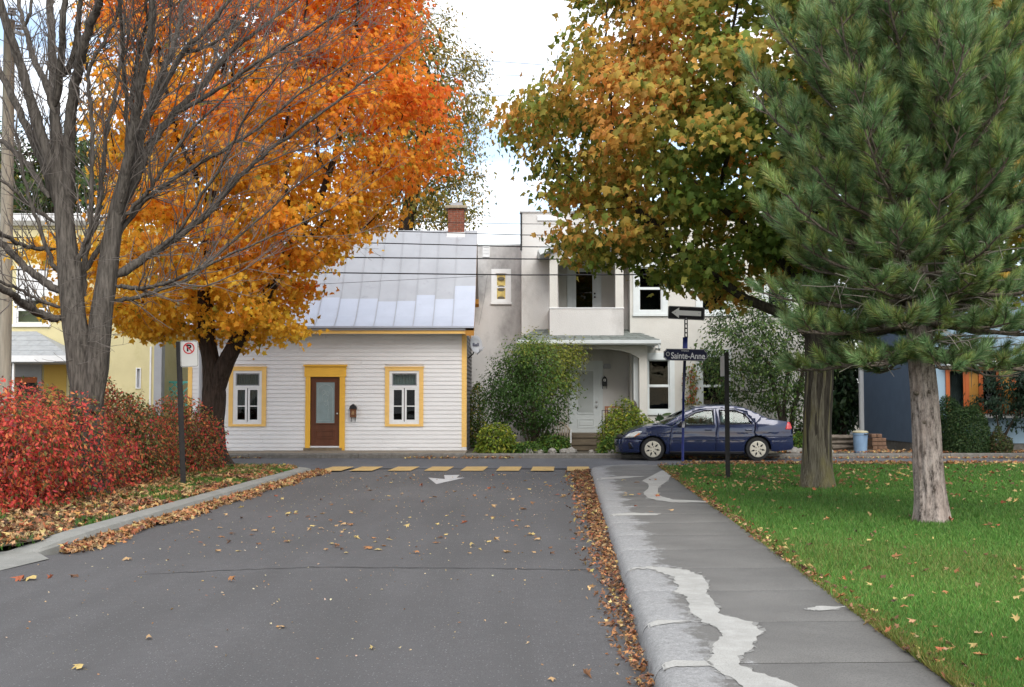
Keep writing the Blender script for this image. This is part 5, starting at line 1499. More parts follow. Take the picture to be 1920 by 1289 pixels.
# metal post with a sign seen edge-on
g2 = gr(1364.5, 899, 0.13)
ep = thing('sign_post', g2, 'dark steel post with a sign turned edge-on, standing in the lawn', 'sign post')
t2 = at(1361.5, 661, g2.y)
wv = 0.032
def leaning_channel(g_, t_, w_, d_, name, mat, parent):
    vs = []
    for p in (g_, t_):
        for (dx_, dy_) in ((-w_, -d_), (w_, -d_), (w_, d_), (-w_, d_)):
            vs.append((p[0] + dx_, p[1] + dy_, p[2]))
    return MB().add(vs, [(0, 3, 2, 1), (4, 5, 6, 7), (0, 1, 5, 4), (1, 2, 6, 5), (2, 3, 7, 6), (3, 0, 4, 7)]).build(name, mat, parent)
leaning_channel(g2, t2, wv, 0.02, 'post', m_postblack, ep)
for s in (-1, 1):
    leaning_channel(Vector(g2) + Vector((s * (wv + 0.005), -0.022, 0)), Vector(t2) + Vector((s * (wv + 0.005), -0.022, 0)), 0.005, 0.006, 'flange', m_postblack, ep)
MB().prism_x([(g2.y - 0.11, Z(706, g2.y)), (g2.y + 0.25, Z(706, g2.y)), (g2.y + 0.25, Z(668, g2.y)), (g2.y - 0.11, Z(668, g2.y))], X(1355.6, g2.y), X(1357, g2.y)).build('sign_plate', m_grey_ring, ep)
for py in (676, 698):
    MB().box(X(1357, g2.y), X(1358.6, g2.y), g2.y - 0.02, g2.y + 0.02, Z(py, g2.y) - 0.015, Z(py, g2.y) + 0.015).build('bolt', m_steel, ep)

# no-parking sign
g3 = gr(344.5, 913, 0.1)
npz = thing('no_parking_sign', g3, 'white no-parking sign on a black post in front of the red hedge', 'sign')
t3 = at(335.5, 641, g3.y)
leaning_channel(g3, t3, 0.036, 0.02, 'post', m_postblack, npz)
for s in (-1, 1):
    leaning_channel(Vector(g3) + Vector((s * 0.041, -0.022, 0)), Vector(t3) + Vector((s * 0.041, -0.022, 0)), 0.005, 0.006, 'flange', m_postblack, npz)
pc = at(356, 664, g3.y)
rt = 0.035
Wn, Hn = 0.305, 0.445
pp = [rotp(p, (pc.x, pc.z), rt) for p in rounded(pc.x, pc.z, Wn, Hn, 0.035)]
spl = MB().prism_y(pp, g3.y - 0.036, g3.y - 0.030).build('sign_plate', m_signwhite, npz)
o1 = [rotp(p, (pc.x, pc.z), rt) for p in rounded(pc.x, pc.z, Wn - 0.014, Hn - 0.014, 0.03)]; o2 = [rotp(p, (pc.x, pc.z), rt) for p in rounded(pc.x, pc.z, Wn - 0.026, Hn - 0.026, 0.026)]
n_ = len(o1)
MB().add([(p[0], g3.y - 0.0375, p[1]) for p in o1] + [(p[0], g3.y - 0.0375, p[1]) for p in o2], [(i, (i + 1) % n_, (i + 1) % n_ + n_, i + n_) for i in range(n_)]).build('rim_line', m_signblack, spl)
cc_ = rotp((pc.x - 0.005, pc.z + 0.095), (pc.x, pc.z), rt)
ringp = [(cc_[0] + 0.098 * math.cos(t), cc_[1] + 0.098 * math.sin(t)) for t in np.linspace(0, 2 * math.pi, 41)[:-1]]
ringi = [(cc_[0] + 0.078 * math.cos(t), cc_[1] + 0.078 * math.sin(t)) for t in np.linspace(0, 2 * math.pi, 41)[:-1]]
MB().add([(p[0], g3.y - 0.0395, p[1]) for p in ringp] + [(p[0], g3.y - 0.0395, p[1]) for p in ringi], [(i, (i + 1) % 40, (i + 1) % 40 + 40, i + 40) for i in range(40)]).build('red_ring', m_signred, spl)
MB().prism_y([rotp((cc_[0] + a_, cc_[1] + b_), cc_, R(-45)) for a_, b_ in ((-0.082, -0.009), (0.082, -0.009), (0.082, 0.009), (-0.082, 0.009))], g3.y - 0.0425, g3.y - 0.041).build('red_slash', m_signred, spl)
lettering('lettering', 'P', 0.155, (cc_[0], g3.y - 0.0385, cc_[1]), (math.pi / 2, -rt, 0), m_signblack, spl, 0.0008, 0.007)

# ------------------------------------------------------------------ utility pole and cables
YPOL = 27.5
g4 = Vector((X(8, YPOL), YPOL, 0.1))
m_pole = M('weathered_pole_wood', (0.25, 0.225, 0.18), 0.9, 0.25, 5, 0.6, 30, stretch=(3, 3, 0.25), stain=(0.20, 0.24, 0.17), stain_scale=1.0)
upole = thing('utility_pole', g4, 'weathered wooden utility pole with insulators at the left edge', 'utility pole')
ptop4 = at(18, 38, YPOL)
MB().tube([g4, g4.lerp(ptop4, 0.33), g4.lerp(ptop4, 0.66), ptop4], [0.155, 0.148, 0.138, 0.125], 18).build('pole', m_pole, upole, smooth=True)
m_porc = M('grey_porcelain', (0.20, 0.20, 0.22), 0.25, 0.1, spec=0.6)
a1 = at(24, 50, YPOL - 0.05); a2 = at(44, 66, YPOL - 0.1)
MB().tube([at(22, 58, YPOL), a2], 0.045, 8).build('bracket_arm', m_grey_ring, upole)
MB().tube([at(21, 62, YPOL), at(22, 20, YPOL - 0.15)], 0.02, 6).build('insulator_pin', m_blackmetal, upole)
for (px, py) in ((23, 17), (23, 22), (23, 27), (36, 49), (37, 54)):
    p = at(px, py, YPOL - 0.15)
    MB().lathe([(0.04, -0.02), (0.10, -0.012), (0.105, 0.0), (0.05, 0.02)], tuple(p), 14, 'z').build('insulator', m_porc, upole, smooth=True)

m_cable = M('black_cable', (0.012, 0.012, 0.013), 0.5, 0.1)
m_cable2 = M('thin_grey_cable', (0.10, 0.10, 0.10), 0.5, 0.1)
def cable(pts, r, label, mat=m_cable, name='overhead_cable'):
    P = [at(*p) for p in pts]
    out = []
    for a_, b_ in zip(P, P[1:]):
        for k in range(10):
            t = k / 10
            q_ = a_.lerp(b_, t); out.append(q_)
    out.append(P[-1])
    o = MB().tube(out, r * 0.75, 6).build(name, mat, loc=tuple(P[0]))
    return tag(o, label, 'cable', 'overhead cables along the avenue')
cable([(-80, 400, 29), (500, 411, 29), (960, 420, 29), (1500, 424, 29), (2010, 420, 29)], 0.010, 'topmost thin black cable, crossing the brick chimney')
cable([(-80, 430, 29), (640, 431, 29), (980, 441, 29), (1500, 444, 29), (2010, 440, 29)], 0.014, 'black cable running along the ridge line of the silver roof')
cable([(-80, 444, 29), (700, 456, 29), (980, 463, 29), (1500, 468, 29), (2010, 466, 29)], 0.017, 'black cable just below the roof ridge, third from the top')
cable([(-80, 472, 29), (640, 483, 29), (980, 486, 29), (1500, 488, 29), (2010, 485, 29)], 0.020, 'thick black cable across the middle of the silver roof')
cable([(-80, 505, 29), (640, 512, 29), (980, 516, 29), (1300, 515, 29), (2010, 505, 29)], 0.020, 'lowest thick black cable, crossing the roof and the balcony')
cable([(-40, 545, 29), (560, 535, 29), (740, 526, 29.5), (905, 518, 31), (914, 515, 37)], 0.007, 'thin grey cable slanting over the lower half of the silver roof', m_cable2)
cable([(914, 515, 37.4), (908, 560, 36.5), (898, 610, 35.0)], 0.006, 'thin wire hanging down the side of the stucco wing', m_cable2)
cable([(500, 100, 40), (880, 112, 40), (1060, 125, 40), (1700, 150, 40)], 0.012, 'uppermost faint wire against the sky between the trees', m_cable2)
cable([(500, 165, 40), (900, 178, 40), (980, 181, 40), (1700, 200, 40)], 0.012, 'lower faint wire against the sky between the trees', m_cable2)
cable([(500, 128, 40), (880, 139, 40), (1000, 143, 40), (1700, 160, 40)], 0.010, 'middle faint wire against the sky between the trees', m_cable2)

# ------------------------------------------------------------------ bin, timber, stones, porch things
m_bin = M('blue_grey_bin_plastic', (0.17, 0.26, 0.38), 0.55, 0.12, 5)
m_binlid = M('khaki_bin_lid', (0.36, 0.33, 0.22), 0.6, 0.15, 6)
gb = gr(1613.5, 850, 0.12)
bn = thing('rubbish_bin', gb, 'round blue plastic bin with khaki lid beside the timber pile', 'bin')
s_ = gb.y / F
MB().lathe([(11.2 * s_, 0.0), (11.6 * s_, 0.02), (13.4 * s_, 33 * s_), (14.0 * s_, 34 * s_), (14.2 * s_, 37 * s_), (13.5 * s_, 38 * s_)], tuple(gb), 28).build('body', m_bin, bn, smooth=False, bevel=0.004)
MB().lathe([(14.6 * s_, 38.0 * s_), (14.8 * s_, 39.5 * s_), (12.5 * s_, 41.5 * s_), (3 * s_, 42.5 * s_)], tuple(gb), 28).build('lid', m_binlid, bn)
MB().tube([gb + Vector((4 * s_, -13.5 * s_, 36 * s_)), gb + Vector((5 * s_, -17.5 * s_, 35 * s_)), gb + Vector((10 * s_, -16 * s_, 35.5 * s_)), gb + Vector((11 * s_, -9.5 * s_, 36 * s_))], 0.014, 6).build('handle', m_blackmetal, bn)
m_tim = M('old_grey_timber', (0.12, 0.10, 0.08), 0.9, 0.35, 7, 0.5, 30)
m_tim2 = M('old_brown_timber', (0.17, 0.10, 0.065), 0.9, 0.35, 7, 0.5, 30)
def box_rot(name, c, sx_, sy_, sz_, rz, mat, label, cat, group, tilt=0.0):
    me_b = MB().box(-sx_ / 2, sx_ / 2, -sy_ / 2, sy_ / 2, -sz_ / 2, sz_ / 2)
    o = me_b.build(name, mat, loc=(0, 0, 0), bevel=0.012)
    o.location = c; o.rotation_euler = (tilt, 0, rz)
    return tag(o, label, cat, group)
tp = thing('timber_pile', at(1577, 843, 32.6), 'heap of weathered grey beams stacked left of the blue bin', 'timber pile')
for k in range(9):
    px = 1568 + (k % 3) * 9; py = 839 - (k // 3) * 9
    p = at(px, py, 32.5 + 0.15 * (k % 2))
    a_ = random.uniform(-0.25, 0.25)
    L_ = random.uniform(0.35, 0.6)
    MB().tube([p + Vector((-L_, 0.2 * a_, random.uniform(-0.03, 0.03))), p + Vector((L_, -0.2 * a_, random.uniform(-0.03, 0.03)))], 0.062, 4).build('beam', m_tim, tp)
for (r_, c_) in [(r_, c_) for r_ in range(4) for c_ in range(3 - (r_ > 2))]:
    p = at(1636 + c_ * 9.5 - r_ * 1.2 * (c_ == 2), 840 - r_ * 7.6, 33.3)
    box_rot('timber_block', p, 0.135, 0.4, 0.10, random.uniform(-0.12, 0.12), m_tim2, ('bottom', 'second', 'third', 'top')[r_] + '-row ' + ('left', 'middle', 'right')[c_] + ' brown timber block in the stack right of the blue bin', 'timber block', 'stacked timber blocks')
m_stone = M('garden_stone', (0.25, 0.235, 0.21), 0.9, 0.25, 5, 0.6, 25)
def stone(p, r, label, group, mat=None):
    bm = bmesh.new(); bmesh.ops.create_icosphere(bm, subdivisions=2, radius=1)
    for v in bm.verts:
        k = 1 + 0.18 * math.sin(v.co.x * 3 + p[0] * 7) + 0.12 * math.sin(v.co.y * 5 + v.co.z * 4 + p[0] * 3)
        v.co = Vector((v.co.x * r[0] * k, v.co.y * r[1] * k, v.co.z * r[2] * k))
    me = bpy.data.meshes.new('stone'); bm.to_mesh(me); bm.free()
    o = link_mesh('stone', me, mat or m_stone, None, tuple(p)); o.rotation_euler[2] = random.uniform(0, 3)
    return tag(o, label, 'stone', group)
SL = ['small grey border stone under the lime shrub by the white house corner', 'second grey border stone from the white house corner', 'grey border stone in front of the low green plants', 'largest grey border stone left of the porch steps', 'grey border stone leaning on the largest one left of the steps', 'smallest pale stone in front of the porch steps', 'grey border stone right of the porch steps', 'grey border stone just ahead of the car bumper', 'grey stone just behind the car boot', 'second grey stone behind the car boot', 'grey stone beside the maple trunk foot across the avenue', 'grey stone in front of the timber pile']
for k, (px, py, w) in enumerate(((990, 851, .16), (1010, 851, .14), (1035, 850, .14), (1070, 850, .22), (1060, 851, .15), (1108, 850, .09), (1144, 849, .14), (1158, 850, .11), (1486, 851, .2), (1505, 851, .17), (1520, 850, .15), (1556, 852, .14))):
    g_ = at(px, py, Y_AV1 + 0.55)
    stone((g_.x, g_.y, 0.16), (w, w * 0.8, w * 0.65), SL[k], 'border stones along the far kerb')
# light brown picket railing beside the steps
m_rail = M('pale_wood_rail', (0.42, 0.36, 0.28), 0.7, 0.15, 6)
rl = thing('porch_railing', at(1052, 832, 34.3), 'low pale wooden porch railing beside the steps', 'railing')
for k in range(8):
    px = 1036 + k * 4.6
    t_ = at(px, 792 + max(0, (k - 4)) * 5, 34.3); b_ = at(px + 1, 822 + max(0, k - 4) * 2.5, 34.3)
    MB().box(t_.x - 0.018, t_.x + 0.018, 34.28, 34.32, b_.z, t_.z).build('baluster', m_rail, rl)
MB().tube([at(1034, 792, 34.3), at(1056, 793, 34.3), at(1070, 808, 34.3)], 0.03, 6).build('handrail', m_rail, rl)
MB().box(at(1069, 808, 34.3).x, at(1071.5, 808, 34.3).x, 34.26, 34.33, 0.1, Z(806, 34.3)).build('newel', m_wht, rl)
ir = thing('iron_railing', at(1130, 831, 34.5), 'thin black iron handrail at the right of the porch steps', 'railing')
MB().tube([at(1129, 834, 34.2), at(1129, 770, 34.2), at(1180, 769, 34.6)], 0.013, 6).build('handrail', m_blackmetal, ir)
for k in range(9):
    MB().tube([at(1135 + k * 5, 769.5, 34.4), at(1135 + k * 5, 812, 34.4)], 0.007, 5).build('bar', m_blackmetal, ir)
m_chair = M('reddish_wood', (0.20, 0.085, 0.045), 0.6, 0.2, 6)
pc_ = thing('porch_chair', at(1150, 812, 35.2), 'reddish wooden chair on the porch behind the yellow green shrub', 'chair')
sA, sB = X(1134, 35.2), X(1168, 35.2)
fr = frame(MB(), sA, sB, Z(795, 35.2), Z(762, 35.2), 0.05, 35.2, 35.25)
fr.build('backrest', m_chair, pc_)
for k in range(4):
    x_ = sA + 0.08 + (sB - sA - 0.16) * k / 3
    MB().box(x_ - 0.015, x_ + 0.015, 35.215, 35.235, Z(795, 35.2) + 0.05, Z(762, 35.2) - 0.05).build('slat', m_chair, pc_)
MB().box(sA, sB, 34.85, 35.198, fl + 0.4, fl + 0.44).build('seat', m_chair, pc_)
for x_ in (sA, sB - 0.04):
    for y_ in (34.86, 35.15):
        MB().box(x_, x_ + 0.04, y_, y_ + 0.04, fl, fl + 0.398).build('leg', m_chair, pc_)
    MB().box(x_, x_ + 0.04, 35.2, 35.24, fl, Z(795, 35.2)).build('leg', m_chair, pc_)
# dark beehive-shaped ornament
orn = thing('garden_ornament', at(1189, 800, 34.4), 'dark domed ornament on a pedestal in front of the porch column', 'ornament')
oc = at(1189, 775, 34.4)
m_bronze = M('dark_bronze', (0.055, 0.042, 0.036), 0.6, 0.3, 18, 0.4, 50)
MB().lathe([(0.12, 0.0), (0.12, 0.06), (0.085, 0.08), (0.095, 0.15), (0.09, 0.24), (0.06, 0.32), (0.02, 0.36)], tuple(oc), 18).build('dome', m_bronze, orn, smooth=True)
MB().lathe([(0.10, -0.75), (0.07, -0.7), (0.06, -0.1), (0.12, -0.01)], tuple(oc), 12).build('pedestal', m_bronze, orn)
# ------------------------------------------------------------------ vegetation tools
_half = [(0.0, 0.0), (0.26, -0.07), (0.47, 0.06), (0.29, 0.22), (0.56, 0.55), (0.20, 0.50), (0.0, 1.0)]
_out = _half + [(-x, y) for x, y in _half[-2:0:-1]]
def maple_template(cup=0.12, droop=0.1):
    V = [(0.0, 0.32, 0.05)]
    for x, y in _out:
        V.append((x, y, -cup * abs(x) * 1.6 - droop * max(0, y - 0.4) ** 1.5 + 0.03))
    n = len(_out)
    Fc = [(0, 1 + i, 1 + (i + 1) % n) for i in range(n)]
    V = np.array(V); V[:, 1] -= 0.05
    return V, np.array(Fc)
def oval_template(w=0.5, fold=0.12):
    V = np.array([(0, 0, 0), (w / 2, 0.45, -fold), (0, 1, 0), (-w / 2, 0.45, -fold)], float)
    return V, np.array([(0, 1, 2), (0, 2, 3)])
_h2 = [(0.0, 0.0), (0.43, 0.03), (0.33, 0.25), (0.53, 0.52), (0.26, 0.58), (0.0, 0.98)]
def maple_simple(cup=0.16, droop=0.12):
    o_ = _h2 + [(-x, y) for x, y in _h2[-2:0:-1]]
    V = [(0.0, 0.30, 0.05)] + [(x, y, -cup * abs(x) * 1.6 - droop * max(0, y - 0.4) ** 1.5 + 0.03) for x, y in o_]
    V = np.array(V); V[:, 1] -= 0.05
    return V, np.array([(0, 1 + i, 1 + (i + 1) % len(o_)) for i in range(len(o_))])
MAPLE, OVAL = maple_simple(), oval_template()
MAPLES = [MAPLE, maple_simple(0.42, 0.5), maple_simple(-0.3, 0.4), maple_simple(0.75, 0.15)]

def unit(v): return v / (np.linalg.norm(v, axis=-1, keepdims=True) + 1e-9)
def frames(nrm, tip):
    nrm = unit(nrm); tip = unit(tip - nrm * (tip * nrm).sum(-1, keepdims=True))
    side = np.cross(tip, nrm)
    return side, tip, nrm
def scatter(tmpl, pos, nrm, tip, size):
    V, Fc = tmpl
    s, t, n = frames(nrm, tip)
    W = pos[:, None, :] + size[:, None, None] * (V[None, :, 0:1] * s[:, None, :] + V[None, :, 1:2] * t[:, None, :] + V[None, :, 2:3] * n[:, None, :])
    k = len(V)
    FF = (Fc[None] + (np.arange(len(pos)) * k)[:, None, None]).reshape(-1, 3)
    return W.reshape(-1, 3), FF, k

def palette(cols, w, n, jit=0.18):
    cols = np.array(cols); i = rng.choice(len(cols), n, p=np.array(w) / np.sum(w))
    return np.clip(cols[i] * (1 + rng.normal(0, jit, (n, 1))) * (1 + rng.normal(0, 0.06, (n, 3))), 0.004, 0.9)

m_leaf = leaf_mat('autumn_leaf', 0.58)
m_leafg = leaf_mat('green_leaf', 0.36)
m_needle = leaf_mat('pine_needle', 0.25, 0.5, 0.35)
m_grass = leaf_mat('grass_blade', 0.25, 0.55, 0.2)
m_dry = leaf_mat('fallen_leaf', 0.12, 0.7, 0.2)
m_bark_bare = bark_mat('grey_maple_bark', (0.038, 0.033, 0.028), (0.135, 0.119, 0.102), None, 0.12, 30, 0.9)
m_bark_or = bark_mat('dark_maple_bark', (0.018, 0.013, 0.010), (0.062, 0.044, 0.034), None, 0.15, 28, 0.9)
m_bark_r = bark_mat('mossy_maple_bark', (0.06, 0.052, 0.036), (0.19, 0.17, 0.125), (0.17, 0.15, 0.045), 0.07, 60, 1.0)
m_bark_rd = bark_mat('maple_branch_bark', (0.022, 0.018, 0.014), (0.07, 0.06, 0.045), None, 0.15, 30, 0.8)
m_bark_p = bark_mat('scaly_pine_bark', (0.055, 0.043, 0.036), (0.40, 0.34, 0.30), None, 0.35, 20, 1.0, True)
m_bark_pb = bark_mat('pine_branch_bark', (0.07, 0.055, 0.045), (0.20, 0.165, 0.13), None, 0.4, 30, 0.7)
m_stem = M('shrub_stem', (0.085, 0.06, 0.045), 0.9, 0.3, 10)
m_twig = M('pale_twig', (0.125, 0.108, 0.095), 0.85, 0.25, 6)

def merge_tubes(name, tubes, mat, parent, kind=None, smooth=True):
    Vs, Fs, o = [], [], 0
    for (P, r, n) in tubes:
        v, f = tube_np(np.asarray(P, float), np.asarray(r, float), n)
        Vs.append(v); Fs.append(f + o); o += len(v)
    return np_mesh(name, np.concatenate(Vs), np.concatenate(Fs), mat, parent, None, smooth, kind)

def bark_trunk(name, pts, rads, mat, parent, ridges=0.05, n=44, lump=7, flare=0.0):
    P = np.array([tuple(p) for p in pts], float); r = np.array(rads, float)
    t = np.linspace(0, 1, len(P)); tt = np.linspace(0, 1, 60)
    PP = np.stack([np.interp(tt, t, P[:, i]) for i in range(3)], 1)
    for _ in range(3):
        PP[1:-1] = 0.25 * PP[:-2] + 0.5 * PP[1:-1] + 0.25 * PP[2:]
    rr = np.interp(tt, t, r)
    ph = rng.uniform(0, 6.28, 8)
    def ridge(s, a):
        k = 1 + ridges * np.sin(lump * a + ph[0] + 2.5 * np.sin(5 * s + ph[1])) + ridges * 0.7 * np.sin(2 * lump * a + 9 * s + ph[2]) * np.sin(14 * s + ph[3])
        k = k + ridges * 0.8 * np.sin(3 * a + 4 * s + ph[4]) + ridges * 0.5 * np.sin(31 * s + 3 * a + ph[5])
        k = k + flare * np.exp(-s * 16) * (1 + 0.5 * np.sin(5 * a + ph[6]))
        return k
    v, f = tube_np(PP, rr, n, ridge)
    return np_mesh(name, v, f, mat, parent, None, True)

# ---- crown volume from an outline: random points inside, thickness swelling away from the rim
def in_poly(px, py, poly):
    poly = np.array(poly, float); c = np.zeros(len(px), bool)
    x0, y0 = poly[:, 0], poly[:, 1]; x1, y1 = np.roll(x0, -1), np.roll(y0, -1)
    for a, b, d, e in zip(x0, y0, x1, y1):
        m_ = ((b > py) != (e > py))
        c ^= m_ & (px < (d - a) * (py - b) / ((e - b) if e != b else 1e-9) + a)
    return c
def edge_dist(px, py, poly):
    poly = np.array(poly, float); dmin = np.full(len(px), 1e9)
    for (a, b), (d, e) in zip(poly, np.roll(poly, -1, 0)):
        L2 = (d - a) ** 2 + (e - b) ** 2 + 1e-9
        t = np.clip(((px - a) * (d - a) + (py - b) * (e - b)) / L2, 0, 1)
        dmin = np.minimum(dmin, np.hypot(px - a - t * (d - a), py - b - t * (e - b)))
    return dmin
def at_np(px, py, Y):
    dx, dv = (px - CX) / F, (CY - py) / F
    s = Y / (math.cos(TH) - dv * math.sin(TH))
    return np.stack([dx * s, np.broadcast_to(Y, dx.shape), EYE + (math.sin(TH) + dv * math.cos(TH)) * s], -1)
def crown_points(poly, Yc, R_, n, margin=8, shell=0.55):
    P = np.array(poly); lo, hi = P.min(0), P.max(0); out = []
    while sum(len(o) for o in out) < n:
        px = rng.uniform(lo[0], hi[0], n * 2); py = rng.uniform(lo[1], hi[1], n * 2)
        k = in_poly(px, py, poly); px, py = px[k], py[k]
        d = edge_dist(px, py, poly); k = d > margin; px, py, d = px[k], py[k], d[k]
        dm = np.minimum(d * Yc / F, R_)
        half = np.sqrt(np.maximum(0, R_ ** 2 - (R_ - dm) ** 2))
        u = rng.uniform(-1, 1, len(px)); u = np.sign(u) * np.abs(u) ** shell
        p = at_np(px, py, Yc); p[:, 1] += u * half
        out.append(p)
    return np.concatenate(out)[:n]

def colonize(att, seeds, step=0.22, kill=0.45, iters=220, up=0.05):
    """grow a branch skeleton from the seed polylines to the attraction points"""
    nodes, par = [], []
    for pl_, root in seeds:
        prev = root
        for p in pl_:
            nodes.append(np.array(p, float)); par.append(prev); prev = len(nodes) - 1
    nodes = list(nodes)
    A = att.copy(); NN = np.array(nodes)
    D = np.linalg.norm(A[:, None] - NN[None], axis=2)
    near, dist = D.argmin(1), D.min(1)
    for it in range(iters):
        if len(A) == 0: break
        d = unit(A - np.array(nodes)[near])
        m_ = len(nodes)
        acc = np.zeros((m_, 3)); np.add.at(acc, near, d)
        idx = np.unique(near)
        new, np_ = [], []
        for i in idx:
            v = acc[i]; v = v / (np.linalg.norm(v) + 1e-9) + rng.normal(0, 0.13, 3) + np.array([0, 0, up])
            new.append(nodes[i] + step * v / np.linalg.norm(v)); np_.append(i)
        new = np.array(new)
        base_i = len(nodes)
        nodes.extend(list(new)); par.extend(np_)
        Dn = np.linalg.norm(A[:, None] - new[None], axis=2)
        dn, ni = Dn.min(1), Dn.argmin(1)
        b = dn < dist
        near = np.where(b, base_i + ni, near); dist = np.where(b, dn, dist)
        keep = dist > kill
        A, near, dist = A[keep], near[keep], dist[keep]
        if len(nodes) > 14000: break
    return np.array(nodes), np.array(par)

def skeleton(nodes, par, r_tip, r_base, e=2.1):
    n = len(nodes)
    kids = [[] for _ in range(n)]
    for i, p in enumerate(par):
        if p >= 0: kids[p].append(i)
    order = []; st = [i for i in range(n) if par[i] < 0]
    while st:
        i = st.pop(); order.append(i); st.extend(kids[i])
    acc = np.zeros(n)
    for i in reversed(order):
        acc[i] = 1.0 if not kids[i] else sum(acc[k] for k in kids[i])
    r = r_tip * acc ** (1 / e)
    root = [i for i in range(n) if par[i] < 0][0]
    g = math.log(r_base / r_tip) / max(1e-6, math.log(r[root] / r_tip))
    r = r_tip * (r / r_tip) ** g
    paths = []
    st = [(root, None)]
    while st:
        i, f = st.pop()
        path = [] if f is None else [f]
        while True:
            path.append(i)
            if not kids[i]: break
            ks = sorted(kids[i], key=lambda k: -acc[k])
            st.extend((k, i) for k in ks[1:])
            i = ks[0]
        rr = r[path].copy()
        if f is not None: rr[0] = min(rr[0], rr[1] * 1.25)
        paths.append((nodes[path], rr))
    term = np.array([i for i in range(n) if not kids[i]])
    return r, paths, term, acc

def tree_limbs(root, paths, mat, trunk_done=True, big=0.035, nmax=26, twigmat=None):
    paths = sorted(paths, key=lambda p: -p[1][0])
    limbs = [p for p in paths if p[1][0] > big and len(p[0]) > 3][:nmax]
    ids = {id(p) for p in limbs}
    for P, r in limbs:
        merge_tubes('limb', [(P, r, 9)], mat, root)
    rest = [p for p in paths if id(p) not in ids and len(p[0]) > 1]
    merge_tubes('branches', [(P, r, 5 if r[0] > 0.012 else 3) for P, r in rest], mat, root, kind='stuff')

def leaf_crown(root, pos, outward, size, cols, mat, tmpl=MAPLE, name='crown', up=0.40, out=1.0, rnd=0.55, singles=0, palette_n=10):
    n = len(pos)
    nrm = out * outward + np.array([0, 0, up]) + rng.normal(0, rnd, (n, 3))
    tip = outward * 0.5 + np.array([0, 0, -0.9]) + rng.normal(0, 0.55, (n, 3))
    sz = size * np.clip(rng.normal(1, 0.22, n), 0.5, 1.6)
    sing = np.zeros(n, bool)
    if singles:
        scr = np.abs((pos[:, 0] / pos[:, 1]) * F) < 930
        py = CY - F * ((pos[:, 2] - EYE) / pos[:, 1] - math.tan(TH))
        ok = scr & (py > 20) & (py < 900)
        front = np.where(ok)[0]
        front = front[np.argsort(pos[front, 1])][:singles * 9]
        sing[rng.choice(front, singles, replace=False)] = True
    k_ = ~sing
    if tmpl is MAPLE:
        which = rng.integers(0, len(MAPLES), n); Vs, Fs, Cs, o_ = [], [], [], 0
        for w_ in range(len(MAPLES)):
            q = k_ & (which == w_)
            V, Fc, k = scatter(MAPLES[w_], pos[q], nrm[q], tip[q], sz[q])
            Vs.append(V); Fs.append(Fc + o_); Cs.append(np.repeat(cols[q], k, 0)); o_ += len(V)
        np_mesh(name, np.concatenate(Vs), np.concatenate(Fs), mat, root, np.concatenate(Cs), False, 'stuff')
    else:
        V, Fc, k = scatter(tmpl, pos[k_], nrm[k_], tip[k_], sz[k_])
        np_mesh(name, V, Fc, mat, root, np.repeat(cols[k_], k, 0), False, 'stuff')
    if singles:
        idx = np.where(sing)[0]
        pal = cols[rng.choice(idx, palette_n)]
        meshes = []
        for c in pal:
            me = bpy.data.meshes.new('leaf')
            me.from_pydata([tuple(v) for v in tmpl[0]], [], [tuple(int(q) for q in f) for f in tmpl[1]])
            ca = me.color_attributes.new('tint', 'FLOAT_COLOR', 'POINT')
            ca.data.foreach_set('color', np.tile(np.array([*c, 1.0], np.float32), len(tmpl[0])))
            me.materials.append(mat); meshes.append(me)
        S, T, Nn = frames(nrm, tip)
        o0 = np.array(orig(root))
        for i in idx:
            o = bpy.data.objects.new('leaf', meshes[int(((pal - cols[i]) ** 2).sum(1).argmin())])
            o.parent = root
            m4 = Matrix(((S[i, 0] * sz[i], T[i, 0] * sz[i], Nn[i, 0] * sz[i], pos[i, 0] - o0[0]), (S[i, 1] * sz[i], T[i, 1] * sz[i], Nn[i, 1] * sz[i], pos[i, 1] - o0[1]), (S[i, 2] * sz[i], T[i, 2] * sz[i], Nn[i, 2] * sz[i], pos[i, 2] - o0[2]), (0, 0, 0, 1)))
            o.matrix_local = m4
            col.objects.link(o)

def spray_positions(nodes, r, term, par, n, sig=(0.26, 0.26, 0.11), thr=0.012):
    cand = np.where(r < thr)[0]
    w = np.ones(len(cand)); w[np.isin(cand, term)] = 3.0
    pick = rng.choice(cand, n, p=w / w.sum())
    return nodes[pick] + rng.normal(0, 1, (n, 3)) * np.array(sig) + np.array([0, 0, -0.03])

def lumpnoise(p, f, seed):
    q = np.random.default_rng(seed); s = np.zeros(len(p))
    for _ in range(7):
        d = q.normal(0, 1, 3) * f; s += np.sin(p @ d + q.uniform(0, 6.28))
    return s / 7 * 1.6

# ------------------------------------------------------------------ orange maple
YO = 25.0
om_base = at(396, 878, YO); om_base.z = 0.1
om = thing('orange_maple', om_base, 'large maple in full orange leaf standing in front of the white house', 'tree')
OPOLY = [(205, 600), (208, 648), (250, 636), (292, 662), (345, 648), (390, 640), (435, 662), (472, 668), (505, 648), (560, 662), (600, 630), (590, 596), (566, 560), (600, 552), (640, 590), (684, 576), (662, 548), (628, 552), (606, 520), (652, 512), (655, 465), (690, 482), (722, 440), (735, 418), (757, 400), (742, 368), (800, 345), (842, 352), (862, 318), (850, 290), (862, 250), (850, 222), (857, 180), (835, 150), (800, 132), (812, 108), (792, 60), (806, -10), (790, -140), (700, -320), (500, -400), (300, -320), (205, -130), (190, 60), (165, 130), (175, 180), (140, 222), (165, 262), (200, 300), (192, 380), (205, 420), (150, 436), (75, 425), (58, 480), (95, 540), (80, 588), (150, 612)]
att = crown_points(OPOLY, YO, 3.4, 1500, 14, 0.6)
